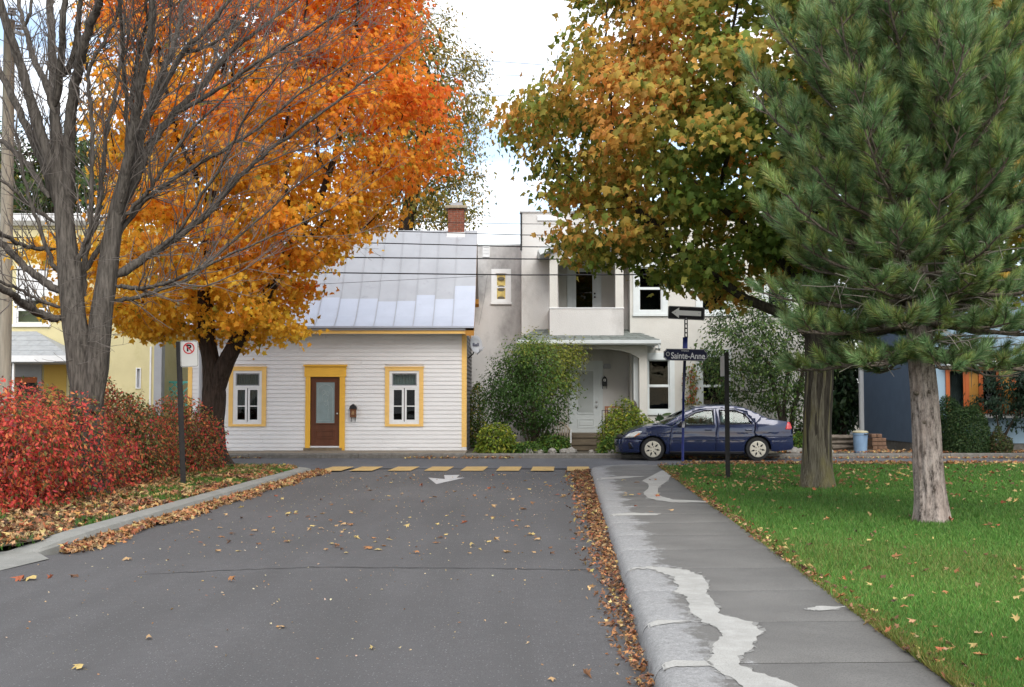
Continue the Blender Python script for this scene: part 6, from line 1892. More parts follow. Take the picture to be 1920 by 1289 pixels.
tr_pts = [at(396, 870, YO), at(397, 800, YO), at(402, 740, YO), at(398, 690, YO), at(388, 640, YO), at(385, 560, YO), at(388, 470, YO), at(400, 380, YO)]
def densify(pts, step=0.22):
    P = [np.array(tuple(p)) for p in pts]; out = [P[0]]
    for a, b in zip(P, P[1:]):
        m_ = max(1, int(np.linalg.norm(b - a) / step))
        out += [a + (b - a) * (k + 1) / m_ for k in range(m_)]
    return out
s0 = densify(tr_pts)
fork = int(np.argmin([np.linalg.norm(p - np.array(tuple(at(402, 730, YO)))) for p in s0]))
s1 = densify([at(415, 700, YO - 0.1), at(440, 650, YO - 0.2), at(470, 600, YO - 0.4), at(520, 520, YO - 0.5), at(560, 430, YO - 0.4)])
nodes, par = colonize(att, [(s0, -1), (s1, fork)], 0.24, 0.42)
r, paths, term, acc = skeleton(nodes, par, 0.006, 0.24, 2.1)
bark_trunk('trunk', tr_pts[:5], [0.30, 0.255, 0.25, 0.19, 0.15], m_bark_or, om, 0.04, 40, 7, 0.45)
bark_trunk('trunk_fork', [at(400, 745, YO)] + [at(415, 700, YO - 0.1), at(440, 648, YO - 0.2), at(470, 600, YO - 0.4)], [0.2, 0.19, 0.16, 0.12], m_bark_or, om, 0.04, 30)
tree_limbs(om, paths, m_bark_or, big=0.04)
n = 70000
pos = spray_positions(nodes, r, term, par, n, (0.27, 0.27, 0.12), 0.016)
pos = pos[pos[:, 2] > 2.2]
cen = np.array(tuple(at(480, 330, YO)))
outw = unit(pos - cen) * np.array([1, 1, 0.6])
dirz = (pos[:, 2] - 3.0) / 6.5
hor = (pos[:, 0] - cen[0]) / 4.0
edge = np.linalg.norm((pos - cen) / np.array([4.0, 3.4, 5.0]), axis=1)
tred = np.clip(0.36 * dirz + 0.24 * hor + 0.45 * (edge - 0.8) + 0.36 * lumpnoise(pos, 1.5, 3) + 0.12 + rng.normal(0, 0.15, len(pos)), 0, 1)
stops = np.array([[0.89, 0.54, 0.06], [0.90, 0.48, 0.05], [0.89, 0.39, 0.04], [0.85, 0.28, 0.035], [0.80, 0.19, 0.035]])
cols = np.stack([np.interp(tred, np.linspace(0, 1, 5), stops[:, i]) for i in range(3)], 1)
cols *= np.clip(rng.normal(0.96, 0.15, (len(pos), 1)), 0.55, 1.3)
gr_m = rng.random(len(pos)) < 0.04
cols[gr_m] = np.array([0.40, 0.36, 0.05]) * rng.uniform(0.7, 1.1, (gr_m.sum(), 1))
leaf_crown(om, pos, outw, 0.112, np.clip(cols, 0, 0.9), m_leaf, singles=290)

# ------------------------------------------------------------------ green and bronze maple on the right
YM = 19.2
mm_base = at(1532, 916, YM); mm_base.z = 0.12
mm = thing('bronze_maple', mm_base, 'large maple turning from green to bronze behind the pine', 'tree')
MPOLY = [(1040, 60), (1075, 5), (1100, -150), (1250, -350), (1500, -420), (1750, -350), (1950, -150), (2040, 100), (2040, 380), (1940, 560), (1720, 610), (1560, 540), (1440, 505), (1392, 560), (1345, 540), (1330, 566), (1294, 580), (1266, 552), (1246, 532), (1222, 508), (1185, 508), (1130, 505), (1088, 516), (1046, 488), (1058, 436), (1048, 398), (984, 408), (974, 380), (1002, 345), (968, 312), (982, 290), (925, 282), (946, 260), (918, 230), (962, 198), (968, 150), (1012, 138), (1052, 108)]
att = crown_points(MPOLY, YM, 3.6, 1750, 6, 0.6)
tr_pts = [at(1532, 916, YM), at(1532, 800, YM), at(1536, 700, YM), at(1534, 610, YM), at(1528, 520, YM), at(1515, 400, YM), at(1500, 280, YM)]
s0 = densify(tr_pts)
fork = int(np.argmin([np.linalg.norm(p - np.array(tuple(at(1534, 625, YM)))) for p in s0]))
s1 = densify([at(1470, 590, YM - 0.15), at(1400, 562, YM - 0.3), at(1340, 520, YM - 0.5), at(1290, 480, YM - 0.6), at(1235, 428, YM - 0.8), at(1180, 380, YM - 0.8)])
s2 = densify([at(1490, 520, YM - 0.3), at(1430, 450, YM - 0.5), at(1340, 380, YM - 0.8)])
nodes, par = colonize(att, [(s0, -1), (s1, fork), (s2, fork + 4)], 0.22, 0.40)
r, paths, term, acc = skeleton(nodes, par, 0.006, 0.23, 2.1)
bark_trunk('trunk', tr_pts[:5], [0.225, 0.222, 0.215, 0.195, 0.16], m_bark_r, mm, 0.03, 52, 9, 0.28)
merge_tubes('lower_limb', [(np.array(densify([at(1534, 625, YM)] + [at(1470, 590, YM - 0.15), at(1400, 562, YM - 0.3), at(1340, 520, YM - 0.5), at(1290, 480, YM - 0.6), at(1235, 428, YM - 0.8)])), np.linspace(0.10, 0.045, len(densify([at(1534, 625, YM)] + [at(1470, 590, YM - 0.15), at(1400, 562, YM - 0.3), at(1340, 520, YM - 0.5), at(1290, 480, YM - 0.6), at(1235, 428, YM - 0.8)]))), 10)], m_bark_rd, mm)
tree_limbs(mm, paths, m_bark_rd, big=0.035)
n = 70000
pos = spray_positions(nodes, r, term, par, n, (0.25, 0.25, 0.11), 0.015)
cen = np.array(tuple(at(1450, 200, YM)))
outw = unit(pos - cen) * np.array([1, 1, 0.6])
edge = np.linalg.norm((pos - cen) / np.array([4.7, 3.8, 4.6]), axis=1)
tor = np.clip(0.44 * (edge - 0.62) + 0.075 * (pos[:, 2] - 5.6) - 0.03 * (pos[:, 0] - cen[0]) + 0.55 * lumpnoise(pos, 1.7, 5) + 0.36 + rng.normal(0, 0.17, len(pos)), 0, 1)
stops = np.array([[0.115, 0.185, 0.035], [0.19, 0.26, 0.045], [0.37, 0.34, 0.07], [0.63, 0.39, 0.085], [0.72, 0.34, 0.09]])
cols = np.stack([np.interp(tor, np.linspace(0, 1, 5), stops[:, i]) for i in range(3)], 1)
cols *= np.clip(rng.normal(1.0, 0.2, (len(pos), 1)), 0.5, 1.4)
leaf_crown(mm, pos, outw, 0.112, np.clip(cols, 0, 0.9), m_leaf, singles=290)

# ------------------------------------------------------------------ poplar and dark trees beyond the roofs
def far_tree(name, label, poly, Yc, R_, base_px, n_att, n_leaf, size, cols, w, trunk_r, step=0.45, kill=0.8, sig=(0.4, 0.4, 0.3), mat=None, tmpl=OVAL):
    b = at(base_px[0], base_px[1], Yc); b.z = 0.1
    t = thing(name, b, label, 'tree')
    att = crown_points(poly, Yc, R_, n_att, 6, 0.8)
    P = np.array(poly, float)
    s0 = densify([b, at((base_px[0] * 2 + P[:, 0].mean()) / 3, P[:, 1].max() - 10, Yc), at(P[:, 0].mean(), P[:, 1].mean(), Yc)], step)
    nodes, par = colonize(att, [(s0, -1)], step, kill)
    r, paths, term, acc = skeleton(nodes, par, 0.01, trunk_r, 2.1)
    paths = sorted(paths, key=lambda p: -p[1][0])
    merge_tubes('trunk', [(paths[0][0], paths[0][1], 8)], m_bark_or, t)
    merge_tubes('branches', [(p_, r_, 4) for p_, r_ in paths[1:] if len(p_) > 1], m_bark_or, t, 'stuff')
    pos = spray_positions(nodes, r, term, par, n_leaf, sig, 0.03)
    cen = pos.mean(0)
    leaf_crown(t, pos, unit(pos - cen), size, palette(cols, w, n_leaf, 0.2), mat or m_leafg, tmpl)
    return t
far_tree('poplar_tree', 'tall sparse yellowing poplar rising behind the brick chimney', [(770, 440), (900, 432), (918, 400), (885, 360), (920, 320), (905, 250), (932, 215), (908, 160), (915, 120), (880, 90), (860, 30), (815, -20), (800, -160), (720, -260), (640, -150), (560, 0), (600, 200), (680, 360)], 46, 3.0, (735, 760), 850, 38000, 0.16, [(0.17, 0.17, 0.035), (0.30, 0.23, 0.05), (0.40, 0.26, 0.06), (0.10, 0.12, 0.035)], [2.4, 3.4, 2.0, 1.0], 0.3)
far_tree('dark_green_tree', 'dark green tree rising behind the yellow house roof', [(-120, 420), (300, 430), (330, 330), (240, 250), (190, 280), (130, 240), (60, 260), (30, 230), (-60, 260), (-140, 330)], 47, 3.2, (120, 760), 420, 11000, 0.26, [(0.035, 0.065, 0.02), (0.055, 0.09, 0.025), (0.10, 0.11, 0.03), (0.2, 0.16, 0.04)], [4, 3, 1.5, 0.6], 0.3)
far_tree('orange_back_tree', 'orange leaved tree whose top shows beyond the pine at the right', [(1780, 60), (1830, 0), (1900, -60), (2050, -60), (2100, 120), (2050, 330), (1900, 300), (1830, 180)], 30, 2.6, (1960, 820), 350, 9000, 0.17, [(0.50, 0.20, 0.035), (0.40, 0.22, 0.045), (0.30, 0.24, 0.05), (0.42, 0.11, 0.03)], [3, 2, 1, 1.2], 0.22, mat=m_leaf, tmpl=MAPLE)
far_tree('back_garden_tree', 'bare greyish tree seen above the teal fence', [(284, 735), (360, 735), (372, 660), (345, 600), (300, 590), (270, 650)], 48, 1.6, (320, 770), 160, 2200, 0.16, [(0.10, 0.10, 0.05), (0.16, 0.13, 0.06), (0.06, 0.06, 0.04)], [2, 1, 2], 0.12)
far_tree('back_garden_tree', 'dark evergreen filling the gap between the shed and the blue house', [(1540, 815), (1618, 815), (1620, 720), (1610, 600), (1560, 540), (1530, 620)], 40, 1.7, (1580, 850), 200, 6500, 0.2, [(0.02, 0.045, 0.018), (0.035, 0.06, 0.022)], [2, 1], 0.14)

# small crab-apple behind the car
ct_b = at(1472, 838, 33.6); ct_b.z = 0.12
ct = thing('small_green_tree', ct_b, 'small green multi-stemmed tree behind the parked car', 'tree')
CPOLY = [(1318, 720), (1300, 655), (1325, 615), (1340, 575), (1390, 540), (1450, 520), (1520, 540), (1560, 600), (1560, 700), (1530, 780), (1490, 800), (1440, 768), (1400, 772), (1360, 750)]
att = crown_points(CPOLY, 33.6, 1.6, 500, 6, 0.8)
stems = [densify([at(1472, 838, 33.6), at(1466, 790, 33.6), at(1452, 730, 33.5), at(1440, 680, 33.4)]), densify([at(1478, 835, 33.7), at(1488, 770, 33.6), at(1500, 720, 33.6), at(1512, 670, 33.7)]), densify([at(1474, 836, 33.8), at(1470, 760, 33.9), at(1478, 690, 33.9)])]
nodes, par = colonize(att, [(stems[0], -1), (stems[1], 0), (stems[2], 0)], 0.2, 0.36)
r, paths, term, acc = skeleton(nodes, par, 0.005, 0.10, 2.1)
for k, s in enumerate(stems):
    merge_tubes('trunk', [(np.array(s), np.linspace(0.105 - 0.02 * k, 0.05, len(s)), 9)], m_bark_rd, ct)
merge_tubes('branches', [(p_, r_, 4) for p_, r_ in paths if len(p_) > 1], m_bark_rd, ct, 'stuff')
pos = spray_positions(nodes, r, term, par, 11500, (0.2, 0.2, 0.14), 0.012)
leaf_crown(ct, pos, unit(pos - pos.mean(0)), 0.105, palette([(0.055, 0.10, 0.028), (0.09, 0.15, 0.035), (0.14, 0.18, 0.06), (0.03, 0.06, 0.02)], [3, 3, 1, 2], len(pos)), m_leafg, OVAL)

# ------------------------------------------------------------------ bare tree, limb by limb
YT = 18.0
bt_b = at(165, 948, YT); bt_b.z = 0.1
bt = thing('bare_tree', bt_b, 'leafless grey tree with many spreading limbs rising out of the red hedge', 'tree')
S_ = YT / F
bark_trunk('trunk', [Vector((bt_b.x, YT, 0.05)), at(165, 860, YT), at(164, 780, YT), at(163, 720, YT), at(163, 660, YT)], [34 * S_, 30 * S_, 28 * S_, 30 * S_, 32 * S_], m_bark_bare, bt, 0.05, 48, 6, 0.3)
bark_trunk('stem', [at(160, 760, YT - .1), at(150, 690, YT - .12), at(145, 640, YT - .12), at(138, 590, YT - .1), at(133, 540, YT - .05), at(126, 470, YT), at(120, 392, YT), at(112, 300, YT), at(104, 215, YT)], [20 * S_, 24 * S_, 23 * S_, 22 * S_, 21 * S_, 19 * S_, 17 * S_, 11 * S_, 7 * S_], m_bark_bare, bt, 0.035, 40, 6)
bark_trunk('stem', [at(172, 770, YT - .1), at(181, 690, YT - .14), at(185, 640, YT - .14), at(189, 600, YT - .1), at(197, 548, YT - .05), at(208, 464, YT), at(219, 392, YT), at(234, 325, YT), at(250, 245, YT)], [18 * S_, 22 * S_, 21 * S_, 20 * S_, 19 * S_, 17 * S_, 14 * S_, 10 * S_, 6 * S_], m_bark_bare, bt, 0.035, 40, 6)
LIMBS = [
 ([(116, 410), (98, 320), (66, 215), (38, 120), (8, 35), (-20, -70)], 15, 8),
 ([(104, 380), (88, 320), (50, 240), (10, 150), (-30, 90)], 12, 7),
 ([(120, 400), (112, 310), (103, 230), (101, 150), (95, 60), (92, -90)], 16, 8),
 ([(104, 215), (84, 150), (62, 110), (52, 70), (46, 46), (36, 10), (28, -60)], 9, 4),
 ([(47, 50), (56, 22), (64, -40)], 5, 3),
 ([(103, 200), (112, 140), (118, 70), (120, -60)], 11, 6),
 ([(130, 405), (130, 300), (131, 222), (141, 150), (152, 105), (168, 46), (186, 5), (200, -50)], 15, 8),
 ([(121, 145), (136, 112), (146, 50), (152, -40)], 9, 5),
 ([(150, 560), (146, 500), (152, 470), (170, 440), (172, 380), (174, 300), (170, 200), (164, 135), (190, 85), (215, 40), (232, -10)], 7, 3),
 ([(164, 135), (157, 105), (150, 60)], 4, 2),
 ([(216, 420), (232, 340), (252, 240), (266, 150), (283, 70), (290, -40)], 14, 7),
 ([(222, 400), (258, 325), (284, 265), (328, 212), (376, 165), (428, 100), (480, 60), (570, -10)], 13, 5),
 ([(224, 395), (244, 340), (276, 222), (340, 100), (410, 30), (470, -60)], 11, 5),
 ([(226, 380), (242, 310), (286, 185), (322, 95), (352, -20)], 9, 5),
 ([(238, 300), (238, 200), (231, 120), (226, 40), (230, -40)], 5, 3),
 ([(246, 260), (250, 160), (262, 80), (300, -30)], 5, 3),
 ([(214, 522), (248, 498), (298, 468), (340, 439), (396, 398), (440, 340), (520, 270), (640, 185), (730, 118)], 12, 3),
 ([(216, 535), (250, 541), (300, 536), (350, 516), (420, 482), (520, 440), (620, 392)], 6, 2),
 ([(213, 564), (250, 560), (300, 545), (360, 520), (450, 440), (560, 345), (650, 280)], 6, 2),
 ([(214, 455), (262, 382), (330, 332), (385, 300), (460, 258), (560, 178), (660, 110)], 7, 2.5),
 ([(159, 510), (193, 454), (248, 392), (276, 360), (300, 325), (352, 250), (424, 180), (500, 110)], 7, 3),
 ([(340, 100), (390, 90), (450, 40), (520, -30)], 5, 2.5),
 ([(328, 212), (400, 175), (480, 120), (600, 50), (680, 0)], 6, 2.5),
 ([(298, 468), (340, 430), (420, 300), (470, 200), (540, 120)], 5, 2),
 ([(117, 550), (78, 527), (50, 502), (0, 455), (-50, 410)], 10, 7),
 ([(120, 600), (76, 590), (45, 570), (18, 548), (-40, 518)], 10, 7),
 ([(106, 467), (60, 466), (30, 455), (0, 438), (-40, 425)], 6, 4),
 ([(111, 515), (96, 490), (76, 430), (56, 380), (42, 320), (30, 250)], 6, 3),
 ([(119, 577), (80, 568), (50, 550), (0, 528), (-40, 520)], 4.5, 3),
 ([(102, 418), (60, 390), (20, 350), (-30, 318)], 5, 3),
 ([(92, 372), (55, 312), (10, 268), (-40, 240)], 8, 5),
 ([(160, 555), (156, 500), (165, 455), (186, 400), (192, 330), (198, 260), (214, 180), (230, 110)], 8, 4),
 ([(150, 540), (120, 480), (108, 440), (112, 380)], 4, 2.5),
]
child_tubes = []
def grow(p, d, length, r0, level):
    n_ = max(3, int(length / 0.10))
    P = [p]; dd = d
    for k in range(n_):
        dd = dd + rng.normal(0, 0.10, 3) + np.array([0, 0, 0.035])
        dd = dd / np.linalg.norm(dd)
        P.append(P[-1] + dd * length / n_)
    P = np.array(P)
    child_tubes.append((P, np.linspace(r0, max(0.0028, r0 * 0.35), len(P)), 5 if r0 > 0.008 else 3))
    if level > 0:
        m_ = int(length / 0.17)
        for k in range(m_):
            t = rng.uniform(0.15, 1.0); i = min(len(P) - 2, int(t * (len(P) - 1)))
            tan = unit(P[i + 1] - P[i]); side = unit(np.cross(tan, rng.normal(0, 1, 3)))
            a = rng.uniform(0.5, 1.0)
            nd = unit(tan * math.cos(a) + side * math.sin(a) + np.array([0, 0, 0.12]))
            grow(P[i], nd, length * rng.uniform(0.28, 0.6) * (1 - 0.4 * t), r0 * 0.5, level - 1)
for li, (pts, ra, rb) in enumerate(LIMBS):
    yo0, yo1 = rng.uniform(-0.15, 0.15), rng.uniform(-1.8, 1.8)
    n_ = len(pts)
    P = np.array([tuple(at(p[0], p[1], YT + yo0 + (yo1 - yo0) * (k / (n_ - 1)) ** 1.3)) for k, p in enumerate(pts)])
    t = np.linspace(0, 1, n_); m_ = n_ * 5; tt = np.linspace(0, 1, m_)
    Q = np.stack([np.interp(tt, t, P[:, i]) for i in range(3)], 1)
    for _ in range(2): Q[1:-1] = 0.25 * Q[:-2] + 0.5 * Q[1:-1] + 0.25 * Q[2:]
    Q[1:-1] += rng.normal(0, 0.010, Q[1:-1].shape)
    rr_ = 0.80 * np.interp(tt, [0, 1], [ra * S_, rb * S_ * (0.6 if pts[-1][0] > 400 else 1)]) * (1 + rng.normal(0, 0.03, m_))
    rr_[0] *= 0.35; rr_[1] *= 0.7; rr_[2] *= 0.9
    v, f = tube_np(Q, rr_, 14 if ra > 8 else 9)
    np_mesh('limb', v, f, m_bark_bare, bt, None, True)
    L_ = np.linalg.norm(np.diff(Q, axis=0), axis=1).sum()
    for k in range(int(L_ * 7)):
        t_ = rng.uniform(0.12, 1.0); i = min(m_ - 2, int(t_ * (m_ - 1)))
        tan = unit(Q[i + 1] - Q[i]); side = unit(np.cross(tan, rng.normal(0, 1, 3)))
        a = rng.uniform(0.4, 0.95)
        nd = unit(tan * math.cos(a) + side * math.sin(a) + np.array([0, 0, 0.15]))
        grow(Q[i], nd, rng.uniform(0.35, 1.25) * (1.1 - 0.4 * t_), min(0.012, rr_[i] * 0.4), 1 if rng.random() < 0.7 else 0)
    if pts[-1][0] > 200:
        for k in range(3):                      # long whippy side branches
            t_ = rng.uniform(0.35, 0.85); i = min(m_ - 2, int(t_ * (m_ - 1)))
            tan = unit(Q[i + 1] - Q[i]); side = unit(np.cross(tan, rng.normal(0, 1, 3)))
            a = rng.uniform(0.25, 0.5)
            grow(Q[i], unit(tan * math.cos(a) + side * math.sin(a)), rng.uniform(1.4, 2.6), min(0.015, rr_[i] * 0.5), 2)
    tan = unit(Q[-1] - Q[-3])
    for k in range(3):
        grow(Q[-1], unit(tan + rng.normal(0, 0.3, 3)), rng.uniform(0.8, 1.5), rr_[-1] * 0.6, 1)
for (px, py) in [(rng.uniform(120, 215), rng.uniform(480, 690)) for _ in range(26)]:
    p = np.array(tuple(at(px, py, YT - 0.3)))
    d = unit(np.array([rng.choice([-1, 1]) * rng.uniform(0.4, 1), -0.5, rng.uniform(-0.3, 0.3)]))
    grow(p, d, rng.uniform(0.3, 0.7), 0.006, 1)
merge_tubes('twigs', child_tubes, m_twig, bt, 'stuff')

# ------------------------------------------------------------------ pine
YN = 13.75
pn_b = at(1748, 982, YN); pn_b.z = 0.12
pn = thing('pine_tree', pn_b, 'dense dark green pine with scaly pinkish grey trunk on the lawn', 'tree')
tp = [Vector((pn_b.x, YN, 0.08)), at(1744, 920, YN), at(1737, 800, YN), at(1728, 690, YN), at(1722, 600, YN), at(1716, 480, YN), at(1712, 350, YN), at(1710, 200, YN), at(1712, 90, YN), at(1712, 30, YN)]
bark_trunk('trunk', tp, [0.165, 0.155, 0.152, 0.142, 0.135, 0.12, 0.10, 0.075, 0.045, 0.02], m_bark_p, pn, 0.06, 64, 13, 0.35)
for (px, py) in ((1733, 792), (1742, 735), (1719, 737)):
    c_ = at(px, py, YN - 0.13)
    MB().lathe([(0.030, 0.05), (0.030, 0.0), (0.018, -0.02), (0.006, -0.03)], tuple(c_), 9, 'y').build('branch_stub', m_bark_pb, pn, smooth=True)
def tuft_mesh(seed, n=190, L=0.20):
    q = np.random.default_rng(seed)
    t = q.uniform(-0.2, 1, n) ** 1.0
    base_ = np.stack([np.zeros(n), np.zeros(n), np.clip(t, 0, 1) * L], 1)
    a = q.uniform(0, 2 * math.pi, n)
    open_ = np.where(t > 0.8, q.uniform(0.1, 0.8, n), q.uniform(0.45, 1.0, n))
    d = np.stack([np.cos(a) * np.sin(open_), np.sin(a) * np.sin(open_), np.cos(open_)], 1)
    ln = q.uniform(0.085, 0.15, n)
    side = unit(np.cross(d, q.normal(0, 1, (n, 3))))
    w = 0.0036
    p0 = base_ - side * w; p1 = base_ + side * w
    mid = base_ + d * ln[:, None] * 0.6
    p2 = base_ + d * ln[:, None] + np.array([0, 0, 0.02]) + q.normal(0, 0.008, (n, 3))
    m0, m1 = mid - side * w * 0.9, mid + side * w * 0.9
    V = np.stack([p0, p1, p2], 1).reshape(-1, 3)
    Fc = np.arange(3 * n).reshape(-1, 3)
    c = palette([(0.12, 0.20, 0.075), (0.18, 0.28, 0.105), (0.26, 0.36, 0.15), (0.36, 0.30, 0.13)], [3, 4, 2.4, 0.35], n, 0.2)
    c *= (0.72, 0.9, 1.0, 1.15, 1.3, 1.0)[seed % 6] * np.array([(1, 1, 1), (1.15, 1.0, 0.8), (0.95, 1, 1.1)][seed % 3])
    C = np.repeat(c, 3, 0)
    # pale terminal bud and brown shoot
    bud = np.array([(0.006, 0, L), (-0.003, 0.005, L), (-0.003, -0.005, L), (0, 0, L + 0.032)])
    sh = np.array([(0.005, 0, -0.08), (-0.003, 0.004, -0.08), (-0.003, -0.004, -0.08), (0.004, 0, L), (-0.002, 0.003, L), (-0.002, -0.003, L)])
    o = len(V)
    V = np.concatenate([V, bud, sh])
    Fc = np.concatenate([Fc, o + np.array([(0, 1, 3), (1, 2, 3), (2, 0, 3)]), o + 4 + np.array([(0, 1, 4), (0, 4, 3), (1, 2, 5), (1, 5, 4), (2, 0, 3), (2, 3, 5)])])
    C = np.concatenate([C, np.tile([0.55, 0.50, 0.42], (4, 1)), np.tile([0.16, 0.12, 0.07], (6, 1))])
    return V, Fc, C
TUFTS = [tuft_mesh(100 + k) for k in range(6)]
tuft_me = []
for k, (V, Fc, C) in enumerate(TUFTS):
    o = np_mesh('needle_tuft', V, Fc, m_needle, None, C)
    tuft_me.append(o.data); bpy.data.objects.remove(o)
pos_l, dir_l, size_l = [], [], []
br_t = []
z_lo, z_hi = Z(650, YN), Z(85, YN)
axisx = lambda z: np.interp(z, [p.z for p in tp], [p.x for p in tp])
nw = 15
for wv_ in range(nw):
    zf = wv_ / (nw - 1)
    zb_ = z_lo + (z_hi - z_lo) * zf ** 0.95
    reach = np.interp(zf, [0, 0.12, 0.35, 0.6, 0.8, 1.0], [1.7, 2.05, 2.3, 2.35, 2.05, 0.95])
    nb_ = 8 if zf < 0.85 else 5
    for k in range(nb_):
        a = 2 * math.pi * (k + 0.5 * (wv_ % 2)) / nb_ + rng.normal(0, 0.15)
        L_ = reach * rng.uniform(0.72, 1.08) * (0.8 if k % 3 == 0 else 1.0)
        d0 = np.array([math.cos(a), math.sin(a), 0.0])
        P = [np.array([axisx(zb_), YN, zb_])]
        el = np.interp(zf, [0, 0.12, 0.35, 1], [-0.30, -0.12, 0.15, 0.75])
        m_ = 10
        for s in range(m_):
            e_ = el + (0.35 + 0.5 * min(1, zf * 3)) * (s / m_) ** 2
            d = d0 * math.cos(e_) + np.array([0, 0, math.sin(e_)]) + rng.normal(0, 0.06, 3)
            P.append(P[-1] + unit(d) * L_ / m_)
        P = np.array(P)
        br_t.append((P, np.linspace(0.032 * (1 - 0.5 * zf) + 0.006, 0.008, len(P)), 6))
        pos_l.append(P[-1]); dir_l.append(unit(P[-1] - P[-2]) + np.array([0, 0, 0.4])); size_l.append(1.0)
        ns = int(L_ * 8)
        for s in range(ns):
            t = 0.12 + 0.86 * (s + rng.random()) / ns
            i = min(m_ - 1, int(t * m_)); f_ = t * m_ - i
            b_ = P[i] + (P[i + 1] - P[i]) * f_
            tan = unit(P[i + 1] - P[i])
            sd = unit(np.cross(tan, np.array([0, 0, 1.0]))) * (1 if s % 2 else -1)
            a2 = rng.uniform(0.55, 0.95)
            d = unit(tan * math.cos(a2) + sd * math.sin(a2) + np.array([0, 0, rng.uniform(0.05, 0.55)]))
            sl = rng.uniform(0.22, 0.55) * (1.25 - 0.6 * t)
            e_ = b_ + d * sl
            br_t.append((np.array([b_, b_ + d * sl * 0.5 + np.array([0, 0, -0.01]), e_]), np.array([0.009, 0.007, 0.005]), 4))
            pos_l.append(e_ - d * 0.1); dir_l.append(d + np.array([0, 0, 0.55])); size_l.append(rng.uniform(0.85, 1.15))
            if sl > 0.3:
                for q_ in (-1, 1):
                    dd = unit(d + q_ * 0.8 * unit(np.cross(d, np.array([0, 0, 1.0]))) + np.array([0, 0, 0.35]))
                    bb = b_ + d * sl * 0.45
                    pos_l.append(bb); dir_l.append(dd); size_l.append(rng.uniform(0.75, 1.0))
pos = np.array(pos_l); dr = unit(np.array(dir_l)); sz = np.array(size_l)
keep_ = lumpnoise(pos, 2.4, 91) + rng.normal(0, 0.25, len(pos)) > -0.85        # gaps between the boughs
pos, dr, sz = pos[keep_], dr[keep_], sz[keep_]
# bare dead twigs low in the crown
m_dead = M('dead_pine_twig', (0.24, 0.21, 0.18), 0.85, 0.2)
dead = []
for k in range(34):
    a = rng.uniform(math.pi * 0.95, math.pi * 2.05)
    zb_ = rng.uniform(Z(690, YN), Z(470, YN))
    p = np.array([axisx(zb_), YN, zb_]); d0 = np.array([math.cos(a), math.sin(a), 0.02])
    P = [p]
    for s in range(7): P.append(P[-1] + unit(d0 + rng.normal(0, 0.12, 3)) * rng.uniform(0.13, 0.26))
    P = np.array(P); dead.append((P, np.linspace(0.014, 0.004, len(P)), 5))
    for s in range(3):
        i = rng.integers(3, 7); q_ = unit(rng.normal(0, 1, 3) + d0 + np.array([0, 0, -0.4]))
        dead.append((np.array([P[i], P[i] + q_ * 0.15, P[i] + q_ * 0.3 + np.array([0, 0, -0.05])]), np.array([0.005, 0.004, 0.003]), 3))
merge_tubes('dead_twigs', dead, m_dead, pn, 'stuff')
big = [t for t in br_t if t[1][0] > 0.012]
for P, r_, n_ in sorted(big, key=lambda t: t[0][:, 1].min())[:40]:
    merge_tubes('limb', [(P, r_, n_)], m_bark_pb, pn)
merge_tubes('branches', [t for t in br_t if t[1][0] <= 0.012] + sorted(big, key=lambda t: t[0][:, 1].min())[40:], m_bark_pb, pn, 'stuff')
vis = np.where((np.abs(pos[:, 0] / pos[:, 1] * F) < 950) & (pos[:, 2] < Z(10, YN) + 0.3))[0]
vis = vis[np.argsort(pos[vis, 1])]
single = set(int(i) for i in rng.choice(vis[:520], 290, replace=False))
U_ = unit(np.cross(dr, np.array([0.3, 0.2, 1.0]))); W_v = np.cross(dr, U_)
Vs, Fs, Cs, o_ = [], [], [], 0
o0 = np.array(orig(pn))
for i in range(len(pos)):
    k = i % 6
    V, Fc, C = TUFTS[k]
    s = sz[i]
    if i in single:
        o = bpy.data.objects.new('needle_tuft', tuft_me[k]); o.parent = pn
        o.matrix_local = Matrix(((U_[i, 0] * s, W_v[i, 0] * s, dr[i, 0] * s, pos[i, 0] - o0[0]), (U_[i, 1] * s, W_v[i, 1] * s, dr[i, 1] * s, pos[i, 1] - o0[1]), (U_[i, 2] * s, W_v[i, 2] * s, dr[i, 2] * s, pos[i, 2] - o0[2]), (0, 0, 0, 1)))
        col.objects.link(o)
        continue
    Vs.append(pos[i] + s * (V[:, 0:1] * U_[i] + V[:, 1:2] * W_v[i] + V[:, 2:3] * dr[i])); Fs.append(Fc + o_); Cs.append(C); o_ += len(V)
np_mesh('crown', np.concatenate(Vs), np.concatenate(Fs), m_needle, pn, np.concatenate(Cs), False, 'stuff')
print('pine tufts', len(pos))

